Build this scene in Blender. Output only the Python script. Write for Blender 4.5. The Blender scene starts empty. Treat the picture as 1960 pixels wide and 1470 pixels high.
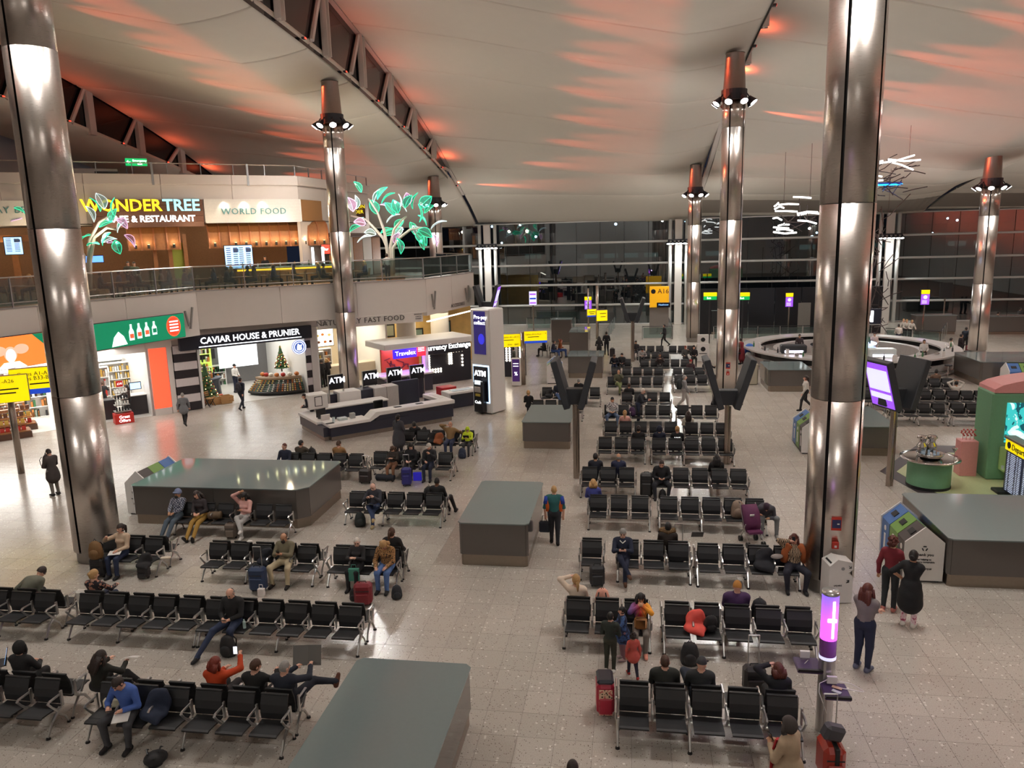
import bpy, bmesh, math, random
import numpy as np
from mathutils import Vector, Matrix
random.seed(7); rng = np.random.default_rng(7)
PI = math.pi
scene = bpy.context.scene
COL = scene.collection
# ---------------------------------------------------------------- camera
F_PX, YAW, PITCH, ROLL, EYE = 1464.08, 0.155652932, 0.189863243, 0.0272573472, 8.5
def _rot():
    cy, sy = math.cos(YAW), math.sin(YAW); cp, sp = math.cos(PITCH), math.sin(PITCH); cr, sr = math.cos(ROLL), math.sin(ROLL)
    f = np.array([-sy*cp, cy*cp, -sp]); r = np.array([cy, sy, 0.]); d = np.cross(f, r)
    return np.array([r*cr + d*sr, -r*sr + d*cr, f])
CM = _rot()
cam_d = bpy.data.cameras.new('camera'); cam = bpy.data.objects.new('camera', cam_d); COL.objects.link(cam)
cam_d.sensor_width = 36; cam_d.lens = F_PX/1960*36; cam_d.clip_end = 600
cam.matrix_world = Matrix(((CM[0][0], -CM[1][0], -CM[2][0], 0), (CM[0][1], -CM[1][1], -CM[2][1], 0), (CM[0][2], -CM[1][2], -CM[2][2], EYE), (0, 0, 0, 1)))
scene.camera = cam
def at(px, py, z=0.):                       # survey helper: the point at height z seen at a pixel of the 1960x1470 photograph
    d = CM.T @ np.array([(px-980)/F_PX, (py-735)/F_PX, 1.]); t = (z-EYE)/d[2]
    return Vector((d[0]*t, d[1]*t, z))
def aty(px, py, Y):
    d = CM.T @ np.array([(px-980)/F_PX, (py-735)/F_PX, 1.]); t = Y/d[1]
    return Vector((d[0]*t, Y, EYE+d[2]*t))
def proj(X, Y, Z):
    v = CM @ np.array([X, Y, Z-EYE]); return F_PX*v[0]/v[2]+980, F_PX*v[1]/v[2]+735, v[2]
def xat(px, Y, z=.8):                       # x of the point of plane y=Y, height z, seen at column px
    a = (px-980)/F_PX; A, B = CM[0], CM[2]
    return -((A[1]-a*B[1])*Y + (A[2]-a*B[2])*(z-EYE))/(A[0]-a*B[0])
# ---------------------------------------------------------------- world, exposure
scene.view_settings.view_transform = 'Standard'; scene.view_settings.look = 'None'
scene.view_settings.exposure = -0.22; scene.view_settings.gamma = 1.0; scene.view_settings.use_curve_mapping = False
w = bpy.data.worlds.new('night'); scene.world = w; w.use_nodes = True
w.node_tree.nodes['Background'].inputs[0].default_value = (.010, .014, .028, 1); w.node_tree.nodes['Background'].inputs[1].default_value = 1.0
scene.cycles.use_denoising = True; scene.cycles.max_bounces = 7; scene.cycles.diffuse_bounces = 4; scene.cycles.glossy_bounces = 3
scene.cycles.transparent_max_bounces = 10; scene.cycles.sample_clamp_indirect = 6; scene.cycles.caustics_reflective = False; scene.cycles.caustics_refractive = False
FLOOD_W, RED_W, SHOP_W, ROOF_FILL_W = 610., 110., 1.15, 720.     # watts per floodlight, per red projector; scale of the shop lamps; watts of the added ceiling fill
def lamp(kind, name, loc, power, col=(1, 1, 1), size=.2, aim=None, spot=120, blend=.6, sy=None):
    d = bpy.data.lights.new(name, kind); d.energy = power; d.color = col
    if kind == 'AREA':
        d.size = size
        if sy: d.shape = 'RECTANGLE'; d.size_y = sy
    else: d.shadow_soft_size = size
    if kind == 'SPOT': d.spot_size = math.radians(spot); d.spot_blend = blend
    o = bpy.data.objects.new(name, d); COL.objects.link(o); o.location = loc
    if aim is not None: o.rotation_euler = Vector(aim).to_track_quat('-Z', 'Y').to_euler()
    return o
# ---------------------------------------------------------------- materials
def lin(c): return tuple((v/12.92 if v <= .04045 else ((v+.055)/1.055)**2.4) for v in (x/255 for x in c))
MATS = {}
def mat(name, c=(128, 128, 128), rough=.55, metal=0., emit=None, es=1., var=.08, scale=14., bump=0., spec=.5, alpha=1.):
    if name in MATS: return MATS[name]
    m = bpy.data.materials.new(name); m.use_nodes = True; MATS[name] = m
    nt = m.node_tree; p = nt.nodes['Principled BSDF']; lc = lin(c)
    p.inputs['Roughness'].default_value = rough; p.inputs['Metallic'].default_value = metal; p.inputs['Specular IOR Level'].default_value = spec
    tc = nt.nodes.new('ShaderNodeTexCoord'); nz = nt.nodes.new('ShaderNodeTexNoise'); nz.inputs['Scale'].default_value = scale; nz.inputs['Detail'].default_value = 2
    nt.links.new(tc.outputs['Object'], nz.inputs['Vector'])
    mx = nt.nodes.new('ShaderNodeMix'); mx.data_type = 'RGBA'; nt.links.new(nz.outputs['Fac'], mx.inputs[0])
    mx.inputs[6].default_value = (*[v*(1-var) for v in lc], 1); mx.inputs[7].default_value = (*[min(1, v*(1+var)) for v in lc], 1)
    nt.links.new(mx.outputs[2], p.inputs['Base Color'])
    if bump:
        b = nt.nodes.new('ShaderNodeBump'); b.inputs['Strength'].default_value = bump; b.inputs['Distance'].default_value = .02
        nt.links.new(nz.outputs['Fac'], b.inputs['Height']); nt.links.new(b.outputs['Normal'], p.inputs['Normal'])
    if emit is not None:
        p.inputs['Emission Color'].default_value = (*lin(emit), 1); p.inputs['Emission Strength'].default_value = es
    if alpha < 1: p.inputs['Alpha'].default_value = alpha
    return m
def ramp_mat(name, tex, scale, stops, rough=.7, stretch=(1, 1, 1), const=True, dist=0., emit=0., coord='Object', detail=2):
    if name in MATS: return MATS[name]
    m = bpy.data.materials.new(name); m.use_nodes = True; MATS[name] = m
    nt = m.node_tree; p = nt.nodes['Principled BSDF']; p.inputs['Roughness'].default_value = rough
    tc = nt.nodes.new('ShaderNodeTexCoord'); mp = nt.nodes.new('ShaderNodeMapping'); mp.inputs['Scale'].default_value = stretch
    nt.links.new(tc.outputs[coord], mp.inputs[0])
    t = nt.nodes.new('ShaderNodeTex'+tex)
    if 'Scale' in t.inputs: t.inputs['Scale'].default_value = scale
    nt.links.new(mp.outputs[0], t.inputs['Vector'])
    if tex == 'Noise': t.inputs['Detail'].default_value = detail; t.inputs['Distortion'].default_value = dist
    if tex == 'Wave': t.inputs['Distortion'].default_value = dist
    r = nt.nodes.new('ShaderNodeValToRGB'); r.color_ramp.interpolation = 'CONSTANT' if const else 'LINEAR'
    nt.links.new(t.outputs['Color' if tex != 'Voronoi' else 'Distance'], r.inputs[0])
    while len(r.color_ramp.elements) < len(stops): r.color_ramp.elements.new(.5)
    for e, (pos, c) in zip(r.color_ramp.elements, stops): e.position = pos; e.color = (*lin(c), 1)
    nt.links.new(r.outputs[0], p.inputs['Base Color'])
    if emit: nt.links.new(r.outputs[0], p.inputs['Emission Color']); p.inputs['Emission Strength'].default_value = emit
    return m
def glass_mat(name, tint=(200, 215, 212), refl=.06, op=.12, rough=.01):
    if name in MATS: return MATS[name]
    m = bpy.data.materials.new(name); m.use_nodes = True; MATS[name] = m; nt = m.node_tree
    nt.nodes.remove(nt.nodes['Principled BSDF']); out = nt.nodes['Material Output']
    tr = nt.nodes.new('ShaderNodeBsdfTransparent'); tr.inputs[0].default_value = (*lin(tint), 1)
    gl = nt.nodes.new('ShaderNodeBsdfGlossy'); gl.inputs['Roughness'].default_value = rough; gl.inputs['Color'].default_value = (.9, .97, 1, 1)
    fr = nt.nodes.new('ShaderNodeFresnel'); fr.inputs[0].default_value = 1.45
    ad = nt.nodes.new('ShaderNodeMath'); ad.operation = 'ADD'; ad.use_clamp = True; nt.links.new(fr.outputs[0], ad.inputs[0]); ad.inputs[1].default_value = refl
    mx = nt.nodes.new('ShaderNodeMixShader'); nt.links.new(ad.outputs[0], mx.inputs[0]); nt.links.new(tr.outputs[0], mx.inputs[1]); nt.links.new(gl.outputs[0], mx.inputs[2])
    df = nt.nodes.new('ShaderNodeBsdfDiffuse'); df.inputs[0].default_value = (*lin(tint), 1)
    m2 = nt.nodes.new('ShaderNodeMixShader'); m2.inputs[0].default_value = op*.4; nt.links.new(mx.outputs[0], m2.inputs[1]); nt.links.new(df.outputs[0], m2.inputs[2])
    nt.links.new(m2.outputs[0], out.inputs[0]); return m
def glow(name, c=(255, 255, 255), s=1.): return mat(name, c, .4, emit=c, es=s, var=.02)
# ---------------------------------------------------------------- meshes
class MB:
    def __init__(s): s.v = []; s.f = []; s.mi = []; s.k = 0; s.sm = []; s.smooth = False
    def add(s, vs, fs):
        b = len(s.v); s.v += [tuple(p) for p in vs]; s.f += [tuple(b+i for i in f) for f in fs]; s.mi += [s.k]*len(fs); s.sm += [s.smooth]*len(fs); return s
    def box(s, c, d, rz=0., ch=0., top=1., rx=0., ry=0.):
        x, y, z = d[0]/2, d[1]/2, d[2]/2
        if ch <= 0:
            vs = [(-x, -y, -z), (x, -y, -z), (x, y, -z), (-x, y, -z), (-x*top, -y*top, z), (x*top, -y*top, z), (x*top, y*top, z), (-x*top, y*top, z)]
            fs = [(3, 2, 1, 0), (4, 5, 6, 7), (0, 1, 5, 4), (1, 2, 6, 5), (2, 3, 7, 6), (3, 0, 4, 7)]
        else:
            h = min(ch, x*.9, y*.9, z*.9); vs = []; idx = {}
            for sx in (-1, 1):
                for sy in (-1, 1):
                    for sz in (-1, 1):
                        for a, p in ((0, (sx*x, sy*(y-h), sz*(z-h))), (1, (sx*(x-h), sy*y, sz*(z-h))), (2, (sx*(x-h), sy*(y-h), sz*z))):
                            idx[sx, sy, sz, a] = len(vs); vs.append(p)
            fs = []
            for sg in (-1, 1):
                fs += [tuple(idx[sg, a, b, 0] for a, b in ((-1, -1), (1, -1), (1, 1), (-1, 1)))[::sg],
                       tuple(idx[a, sg, b, 1] for a, b in ((-1, -1), (-1, 1), (1, 1), (1, -1)))[::sg],
                       tuple(idx[a, b, sg, 2] for a, b in ((-1, -1), (1, -1), (1, 1), (-1, 1)))[::sg]]
            for a in (-1, 1):
                for b in (-1, 1):
                    fs += [(idx[a, b, -1, 0], idx[a, b, -1, 1], idx[a, b, 1, 1], idx[a, b, 1, 0]), (idx[a, -1, b, 0], idx[a, -1, b, 2], idx[a, 1, b, 2], idx[a, 1, b, 0]),
                           (idx[-1, a, b, 1], idx[-1, a, b, 2], idx[1, a, b, 2], idx[1, a, b, 1])]
            fs += [tuple(idx[a, b, cc, k] for k in (0, 1, 2)) for a in (-1, 1) for b in (-1, 1) for cc in (-1, 1)]
        if rx or ry or rz:
            R = (Matrix.Rotation(rz, 3, 'Z') @ Matrix.Rotation(ry, 3, 'Y') @ Matrix.Rotation(rx, 3, 'X'))
            vs = [R @ Vector(p) for p in vs]
        return s.add([(p[0]+c[0], p[1]+c[1], p[2]+c[2]) for p in vs], fs)
    def tube(s, pts, r, n=8, cap=True, flat=1.):
        pts = [Vector(p) for p in pts]; r = r if isinstance(r, (list, tuple)) else [r]*len(pts); vs = []; fs = []
        up = Vector((0, 0, 1)); t0 = (pts[-1]-pts[0]).normalized() if (pts[-1]-pts[0]).length > 1e-6 else Vector((1, 0, 0))
        if abs(t0.z) > .9: up = Vector((0, 1, 0))
        for i, p in enumerate(pts):
            t = (pts[min(i+1, len(pts)-1)]-pts[max(i-1, 0)])
            t = t.normalized() if t.length > 1e-9 else t0
            a = t.cross(up); a = a.normalized() if a.length > 1e-6 else t.orthogonal().normalized(); b = a.cross(t)
            vs += [p + a*(r[i]*math.cos(2*PI*k/n)) + b*(r[i]*flat*math.sin(2*PI*k/n)) for k in range(n)]
        for i in range(len(pts)-1):
            fs += [(i*n+k, i*n+(k+1) % n, (i+1)*n+(k+1) % n, (i+1)*n+k) for k in range(n)]
        if cap: fs += [tuple(range(n))[::-1], tuple((len(pts)-1)*n+k for k in range(n))]
        return s.add(vs, fs)
    def lathe(s, prof, n=24, c=(0, 0, 0), a0=0., a1=2*PI, sx=1., sy=1.):
        full = abs(a1-a0-2*PI) < 1e-6; m = n if full else n+1; vs = []; fs = []
        for r, z in prof: vs += [(c[0]+r*sx*math.cos(a0+(a1-a0)*k/n), c[1]+r*sy*math.sin(a0+(a1-a0)*k/n), c[2]+z) for k in range(m)]
        for i in range(len(prof)-1):
            fs += [(i*m+k, i*m+(k+1) % m, (i+1)*m+(k+1) % m, (i+1)*m+k) for k in range(n)]
        return s.add(vs, fs)
    def prism(s, poly, z0, z1):
        n = len(poly); ar = sum(poly[i][0]*poly[(i+1) % n][1]-poly[(i+1) % n][0]*poly[i][1] for i in range(n))
        if ar < 0: poly = poly[::-1]
        vs = [(p[0], p[1], z0) for p in poly]+[(p[0], p[1], z1) for p in poly]
        return s.add(vs, [tuple(range(n))[::-1], tuple(range(n, 2*n))]+[(i, (i+1) % n, n+(i+1) % n, n+i) for i in range(n)])
    def ext(s, poly, axis, a, b):              # extrude a 2-D outline (u,v) along an axis: 'x' -> (.,u,v), 'y' -> (u,.,v)
        g = {'x': lambda u, v, t: (t, u, v), 'y': lambda u, v, t: (u, t, v)}[axis]; n = len(poly)
        vs = [g(*p, a) for p in poly]+[g(*p, b) for p in poly]
        return s.add(vs, [tuple(range(n)), tuple(range(n, 2*n))[::-1]]+[(i, n+i, n+(i+1) % n, (i+1) % n) for i in range(n)])
    def ball(s, c, r, n=10, m=7):
        r = r if isinstance(r, (list, tuple)) else (r, r, r); vs = [(c[0], c[1], c[2]-r[2])]; fs = []
        for i in range(1, m):
            ph = -PI/2+PI*i/m
            vs += [(c[0]+r[0]*math.cos(ph)*math.cos(2*PI*k/n), c[1]+r[1]*math.cos(ph)*math.sin(2*PI*k/n), c[2]+r[2]*math.sin(ph)) for k in range(n)]
        vs.append((c[0], c[1], c[2]+r[2])); L = len(vs)-1
        fs += [(0, 1+(k+1) % n, 1+k) for k in range(n)]+[(L, L-n+k, L-n+(k+1) % n) for k in range(n)]
        for i in range(m-2): fs += [(1+i*n+k, 1+i*n+(k+1) % n, 1+(i+1)*n+(k+1) % n, 1+(i+1)*n+k) for k in range(n)]
        return s.add(vs, fs)
    def quad(s, a, b, c, d): return s.add([a, b, c, d], [(0, 1, 2, 3)])
    def mesh(s, name, mats):
        me = bpy.data.meshes.new(name); me.from_pydata(s.v, [], s.f); mats = mats if isinstance(mats, (list, tuple)) else [mats]
        for m in mats: me.materials.append(m)
        if any(s.mi): me.polygons.foreach_set('material_index', s.mi)
        if any(s.sm): me.polygons.foreach_set('use_smooth', s.sm)
        me.update(); return me
def link(name, data, parent=None, loc=(0, 0, 0), rz=0.):
    o = bpy.data.objects.new(name, data); COL.objects.link(o); o.location = loc
    if rz: o.rotation_euler = (0, 0, rz)
    if parent is not None: o.parent = parent
    return o
def part(name, mb, m, parent, loc=(0, 0, 0), rz=0.): return link(name, mb.mesh(name, m), parent, loc, rz)
def tag(o, label, cat, group=None):
    o['label'] = label; o['category'] = cat
    if group: o['group'] = group
    return o
def T(name, label, cat, loc=(0, 0, 0), rz=0., group=None):
    o = tag(link(name, None, None, loc, rz), label, cat, group); o['kind'] = 'thing'; return o
def thing(name, mb, m, label, cat, loc=(0, 0, 0), rz=0., group=None): return tag(part(name, mb, m, None, loc, rz), label, cat, group)
def struct(name, mb=None, m=None, loc=(0, 0, 0), rz=0., parent=None):
    o = link(name, mb.mesh(name, m) if mb else None, parent, loc, rz)
    if parent is None: o['kind'] = 'structure'
    return o
def kids(o): return [c for c in bpy.data.objects if c.parent == o]
def dup(root, loc, rz, label, group=None, ch=None):
    r = root.copy(); COL.objects.link(r); r.location = loc; r.rotation_euler = (0, 0, rz); r['label'] = label
    if group: r['group'] = group
    for c in (ch if ch is not None else kids(root)):
        d = c.copy(); COL.objects.link(d); d.parent = r
        for g in list(c.children):
            e = g.copy(); COL.objects.link(e); e.parent = d
    return r
TEXTS = []
def text(s, parent, org, right, m, size, up=(0, 0, 1), name='lettering', align='CENTER', bold=0., depth=.006, sx=1., sp=1., shear=0.):
    cu = bpy.data.curves.new(name, 'FONT'); cu.body = s; cu.size = size; cu.align_x = align; cu.align_y = 'CENTER'; cu.extrude = depth; cu.offset = bold; cu.space_character = sp; cu.shear = shear
    cu.resolution_u = 2; cu.materials.append(m); o = link(name, cu, parent); TEXTS.append(o)
    r = Vector(right).normalized(); u = Vector(up).normalized(); n = r.cross(u).normalized(); u = n.cross(r)
    o.matrix_local = Matrix(((r.x*sx, u.x, n.x, org[0]), (r.y*sx, u.y, n.y, org[1]), (r.z*sx, u.z, n.z, org[2]), (0, 0, 0, 1)))
    return o
class Fr:                                    # a vertical frame: origin o, direction r along the face; n points out of the face
    def __init__(s, o, r):
        s.o = Vector(o); s.r = Vector(r).normalized(); s.n = s.r.cross(Vector((0, 0, 1))); s.rz = math.atan2(s.r.y, s.r.x)
    def p(s, u, z, d=0.): return s.o + s.r*u + s.n*d + Vector((0, 0, z))
    def box(s, mb, u0, u1, z0, z1, d0, d1, ch=0.):
        c = s.p((u0+u1)/2, (z0+z1)/2, (d0+d1)/2); return mb.box(c, (abs(u1-u0), abs(d1-d0), abs(z1-z0)), s.rz, ch)
STEEL = mat('brushed_aluminium', (196, 194, 192), .3, .9, var=.05)
CHROME = mat('chrome', (215, 214, 214), .1, 1., var=.02)
DARKSTEEL = mat('dark_steel', (70, 68, 70), .35, .7)
BLACK = mat('black_plastic', (22, 22, 24), .5); CHAR = mat('charcoal_paint', (52, 54, 58), .5)
WHITE = mat('white_laminate', (228, 224, 220), .35, var=.03); OFFW = mat('offwhite_plaster', (214, 208, 202), .6, var=.03)
GLASS = glass_mat('clear_glass'); LAMPGLOW = glow('lamp_glow', (255, 252, 246), 30.)
WARMGLOW = glow('warm_glow', (255, 214, 140), 12.); TXT_W = glow('lit_white_letters', (255, 255, 255), 2.5); TXT_K = mat('black_print', (20, 20, 22), .6)
# ================================================================ STRUCTURE: floor
def floor_mat():
    m = bpy.data.materials.new('terrazzo'); m.use_nodes = True; nt = m.node_tree; p = nt.nodes['Principled BSDF']
    g = nt.nodes.new('ShaderNodeNewGeometry'); L = nt.links.new
    v1 = nt.nodes.new('ShaderNodeTexVoronoi'); v1.inputs['Scale'].default_value = 13; L(g.outputs['Position'], v1.inputs['Vector'])
    v2 = nt.nodes.new('ShaderNodeTexVoronoi'); v2.inputs['Scale'].default_value = 31; L(g.outputs['Position'], v2.inputs['Vector'])
    n1 = nt.nodes.new('ShaderNodeTexNoise'); n1.inputs['Scale'].default_value = 55; n1.inputs['Detail'].default_value = 3; L(g.outputs['Position'], n1.inputs['Vector'])
    sn = nt.nodes.new('ShaderNodeVectorMath'); sn.operation = 'SNAP'; sn.inputs[1].default_value = (.652, .68, 5.); 
    sh = nt.nodes.new('ShaderNodeVectorMath'); sh.operation = 'ADD'; sh.inputs[1].default_value = (-TX0+65.2, -TY0+68., 1.); L(g.outputs['Position'], sh.inputs[0]); L(sh.outputs[0], sn.inputs[0])
    wn = nt.nodes.new('ShaderNodeTexWhiteNoise'); L(sn.outputs[0], wn.inputs['Vector'])
    def rmp(src, stops, const=False):
        r = nt.nodes.new('ShaderNodeValToRGB'); r.color_ramp.interpolation = 'CONSTANT' if const else 'LINEAR'; L(src, r.inputs[0])
        for e, (q, c) in zip(r.color_ramp.elements, stops): e.position = q; e.color = (*c, 1)
        return r
    base = rmp(n1.outputs['Fac'], ((.3, lin((176, 167, 157))), (.7, lin((198, 189, 179)))))
    def mixc(fac, a, b, k=1.):
        x = nt.nodes.new('ShaderNodeMix'); x.data_type = 'RGBA'
        if fac is not None: L(fac, x.inputs[0])
        else: x.inputs[0].default_value = k
        L(a, x.inputs[6])
        if isinstance(b, tuple): x.inputs[7].default_value = (*b, 1)
        else: L(b, x.inputs[7])
        return x
    def chip(v, thr, lo):            # chips: cells whose random value passes, near the cell centre
        s = nt.nodes.new('ShaderNodeSeparateColor'); L(v.outputs['Color'], s.inputs[0])
        a = nt.nodes.new('ShaderNodeMath'); a.operation = 'GREATER_THAN'; L(s.outputs[0], a.inputs[0]); a.inputs[1].default_value = lo
        b = nt.nodes.new('ShaderNodeMath'); b.operation = 'LESS_THAN'; L(v.outputs['Distance'], b.inputs[0]); b.inputs[1].default_value = thr
        c = nt.nodes.new('ShaderNodeMath'); c.operation = 'MULTIPLY'; L(a.outputs[0], c.inputs[0]); L(b.outputs[0], c.inputs[1]); return c.outputs[0]
    c1 = mixc(chip(v1, .3, .86), base.outputs[0], lin((222, 217, 208)))
    c2 = mixc(chip(v2, .33, .84), c1.outputs[2], lin((128, 116, 106)))
    tv = rmp(wn.outputs['Value'], ((0., (.90, .90, .90)), (1., (1., 1., 1.))))
    mu = nt.nodes.new('ShaderNodeMix'); mu.data_type = 'RGBA'; mu.blend_type = 'MULTIPLY'; mu.inputs[0].default_value = 1.; L(c2.outputs[2], mu.inputs[6]); L(tv.outputs[0], mu.inputs[7])
    L(mu.outputs[2], p.inputs['Base Color'])
    n2 = nt.nodes.new('ShaderNodeTexNoise'); n2.inputs['Scale'].default_value = .8; L(g.outputs['Position'], n2.inputs['Vector'])
    rr = nt.nodes.new('ShaderNodeMapRange'); L(n2.outputs['Fac'], rr.inputs[0]); rr.inputs[3].default_value = .15; rr.inputs[4].default_value = .27; L(rr.outputs[0], p.inputs['Roughness'])
    p.inputs['Specular IOR Level'].default_value = .55
    return m
TX0, TY0, TPX, TPY = -3.87, 15.11, .652, .68
TERR = floor_mat(); GROUT = mat('grout', (128, 120, 112), .7)
mb = MB(); mb.box((2, 32, -.106), (110, 90, .2)); floor = struct('floor', mb, GROUT)
cells = []
for i in range(-75, 75):
    for j in range(-20, 91):
        cx, cy = TX0+(i+.5)*TPX, TY0+(j+.5)*TPY
        if cy < 3: continue
        a = proj(cx, cy, 0)
        if a[2] > 1 and -120 < a[0] < 2080 and a[1] < 1580: cells.append((math.hypot(cx, cy), cx, cy, -20 < a[0] < 1980 and a[1] < 1500))
cells.sort()
near = [c for c in cells if c[3]][:300]; ns = set(near)
mb = MB(); mb.box((0, 0, -.015), (TPX-.006, TPY-.006, .03)); tile_me = mb.mesh('tile', TERR)
for c in near: link('tile', tile_me, floor, (c[1], c[2], 0))
mb = MB()
for c in cells:
    if c not in ns:
        x, y = TPX/2-.003, TPY/2-.003; cx, cy = c[1], c[2]
        mb.add([(cx-x, cy-y, 0), (cx+x, cy-y, 0), (cx+x, cy+y, 0), (cx-x, cy+y, 0), (cx-x, cy-y, -.006), (cx+x, cy-y, -.006), (cx+x, cy+y, -.006), (cx-x, cy+y, -.006)],
               [(0, 1, 2, 3), (0, 4, 5, 1), (1, 5, 6, 2), (2, 6, 7, 3), (3, 7, 4, 0)])
far_tiles = part('far_tiles', mb, TERR, floor); far_tiles['kind'] = 'stuff'
# ================================================================ STRUCTURE: roof
_ys = [-30, -10, 10, 20, 30.4, 38.6, 44.2, 49, 54.9, 60.3, 66.6, 71, 74.5]
_zl = [18.7, 18.7, 18.4, 18.1, 17.67, 17.06, 16.44, 15.7, 14.77, 13.83, 12.5, 11.1, 9.75]
_yt = [-30, -10, 10, 20, 30, 39, 43.6, 48.6, 54, 59, 66.4, 71, 74.5]
_zt = [23.4, 23.4, 23.0, 22.4, 21.6, 20.23, 19.4, 18.37, 17.07, 15.61, 12.97, 11.3, 9.8]
def smooth(xs, ys):
    g = np.linspace(-30, 76, 213); v = np.interp(g, xs, ys); k = np.ones(9)/9; w_ = np.convolve(np.pad(v, 4, 'edge'), k, 'valid'); w_[-12:] = v[-12:]
    return lambda y: float(np.interp(y, g, w_))
zLf, zTf = smooth(_ys, _zl), smooth(_yt, _zt)
BAYS = [(-35., -15.), (-14.5, 5.5), (6., 25.5), (26., 46.)]
def drop(b, y): return (0, 0, 1.9, 2.6)[b]*min(1, max(0, (73-y)/13))
_gt = [0, .12, .3, .435, .62, .76, .84, 1.]; _gv = [1, .87, .66, .48, .24, .09, 0., 0.]
def zroof(b, x, y):
    x0, x1 = BAYS[b]; t = (x-x0)/(x1-x0); zm = zLf(y)-.35-drop(b, y); zt = max(zTf(y)-drop(b, y), zm+.25 if y < 73 else zm)
    g = float(np.interp(t, _gt, _gv)); z = zm+(zt-zm)*g
    if t > .82: z += .45*((t-.82)/.18)**2*min(1, max(0, (75-y)/8))
    return z
FABRIC = mat('ceiling_fabric', (222, 216, 205), .75, var=.02, scale=2.)
ceiling = struct('ceiling')
sy = [-12+5.35*k for k in range(17)]; sy = [y for y in sy if y < 73]+[74.4]
ts = [0, .04, .08, .12, .18, .24, .3, .37, .435, .5, .56, .62, .69, .76, .8, .84, .87, .9, .93, .96, .98, 1.]
def grid(rows, flip=False):
    n = len(rows[0]); vs = [p for r in rows for p in r]; fs = []
    for i in range(len(rows)-1):
        for k in range(n-1):
            f = (i*n+k, i*n+k+1, (i+1)*n+k+1, (i+1)*n+k); fs.append(f[::-1] if flip else f)
    return vs, fs
for b, (x0, x1) in enumerate(BAYS):
    for a, c in zip(sy[:-1], sy[1:]):
        rows = []
        for y, up in [(a+.012, .09), (a+.05, .02), (a+.12, 0)]+[(a+(c-a)*q, 0) for q in (.2, .4, .6, .8)]+[(c-.12, 0), (c-.05, .02), (c-.012, .09)]:
            row = [(x0+(x1-x0)*t, y, zroof(b, x0+(x1-x0)*t, y)+up) for t in ts]
            z1 = row[-1][2]
            if b < 3: row += [(x1+.16, y, z1+.1), (x1+.24, y, z1+.26), (x1+.2, y, z1+.42), (x1+.05, y, z1+.5)]
            rows.append(row)
        m_ = MB(); m_.smooth = True; m_.add(*grid(rows)); part('ceiling_panel', m_, FABRIC, ceiling)
# backing roof deck that closes the joints
for b, (x0, x1) in enumerate(BAYS):
    rows = [[(x0+(x1-x0)*t, y, zroof(b, x0+(x1-x0)*t, y)+.12) for t in ts] for y in sy]
    m_ = MB(); m_.add(*grid(rows)); part('roof_deck', m_, mat('deck_grey', (150, 142, 134), .8), ceiling)
# clerestory glazing between the waves
POST = mat('truss_paint', (214, 204, 198), .5, var=.03); DARKGLASS = mat('night_glass', (10, 12, 18), .06, var=.1, spec=.6)
def clerestory(idx, b, xg, y_from, y_to):
    r = struct('window_%d' % idx)
    def lo(y): return zroof(b, BAYS[b][1], y)+.4
    def hi(y): return zroof(b+1, BAYS[b+1][0], y)-.02
    ys = []; y = y_from
    while y < y_to: ys.append(y); y += 5.1
    for k, (a, c) in enumerate(zip(ys[:-1], ys[1:])):
        if hi(c)-lo(c) < .15: continue
        m_ = MB(); m_.quad((xg-.02, a, lo(a)-.4), (xg-.02, c, lo(c)-.4), (xg-.02, c, hi(c)+.3), (xg-.02, a, hi(a)+.3)); part('pane', m_, DARKGLASS, r)
        m_ = MB(); m_.box((xg+.14, a, (lo(a)+hi(a))/2), (.08, .46, hi(a)-lo(a)+.5)); m_.box((xg+.2, a-.2, (lo(a)+hi(a))/2), (.3, .05, hi(a)-lo(a)+.5)); m_.box((xg+.2, a+.2, (lo(a)+hi(a))/2), (.3, .05, hi(a)-lo(a)+.5))
        part('post', m_, POST, r)
        m_ = MB(); m_.tube([(xg+.12, c-.2, hi(c)-.05), (xg+.12, c-1.6, lo(c-1.6))], .12, 6); part('brace', m_, POST, r)
    rows = [[(xg-.05, y, hi(y)+.02), (xg+.25, y, hi(y)+.02), (xg+.25, y, hi(y)+.3), (xg-.05, y, hi(y)+.3)] for y in ys]
    m_ = MB(); m_.add(*grid(rows)); part('head_rail', m_, POST, r)
clerestory(1, 0, -14.78, 12.3, 70)
clerestory(2, 1, 5.72, 12.3, 70)
# west side of bay A
r = struct('window_3')
def loA(y): return zLf(y)+.1
def hiA(y): return zroof(0, -35., y)
y = 12.
while y < 66:
    m_ = MB(); m_.quad((-35.1, y, loA(y)), (-35.1, y+5.1, loA(y+5.1)), (-35.1, y+5.1, hiA(y+5.1)+.2), (-35.1, y, hiA(y)+.2)); part('pane', m_, DARKGLASS, r)
    m_ = MB(); m_.box((-34.9, y, (loA(y)+hiA(y))/2), (.3, .6, hiA(y)-loA(y)+.4)); part('post', m_, POST, r)
    m_ = MB(); m_.tube([(-34.9, y+4.8, hiA(y+4.8)), (-34.9, y+3.2, loA(y+3.2))], .14, 6); part('brace', m_, POST, r); y += 5.1
m_ = MB(); m_.smooth = True
rows = [[(-40, y, zLf(y)-.4), (-37, y, zLf(y)-.75), (-35.6, y, zLf(y)-.5), (-34.9, y, zLf(y)), (-34.9, y, zLf(y)+.25), (-35.2, y, zLf(y)+.3)] for y in np.linspace(5, 74.4, 40)]
m_.add(*grid(rows)); part('ceiling_lip', m_, FABRIC, ceiling)
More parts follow.
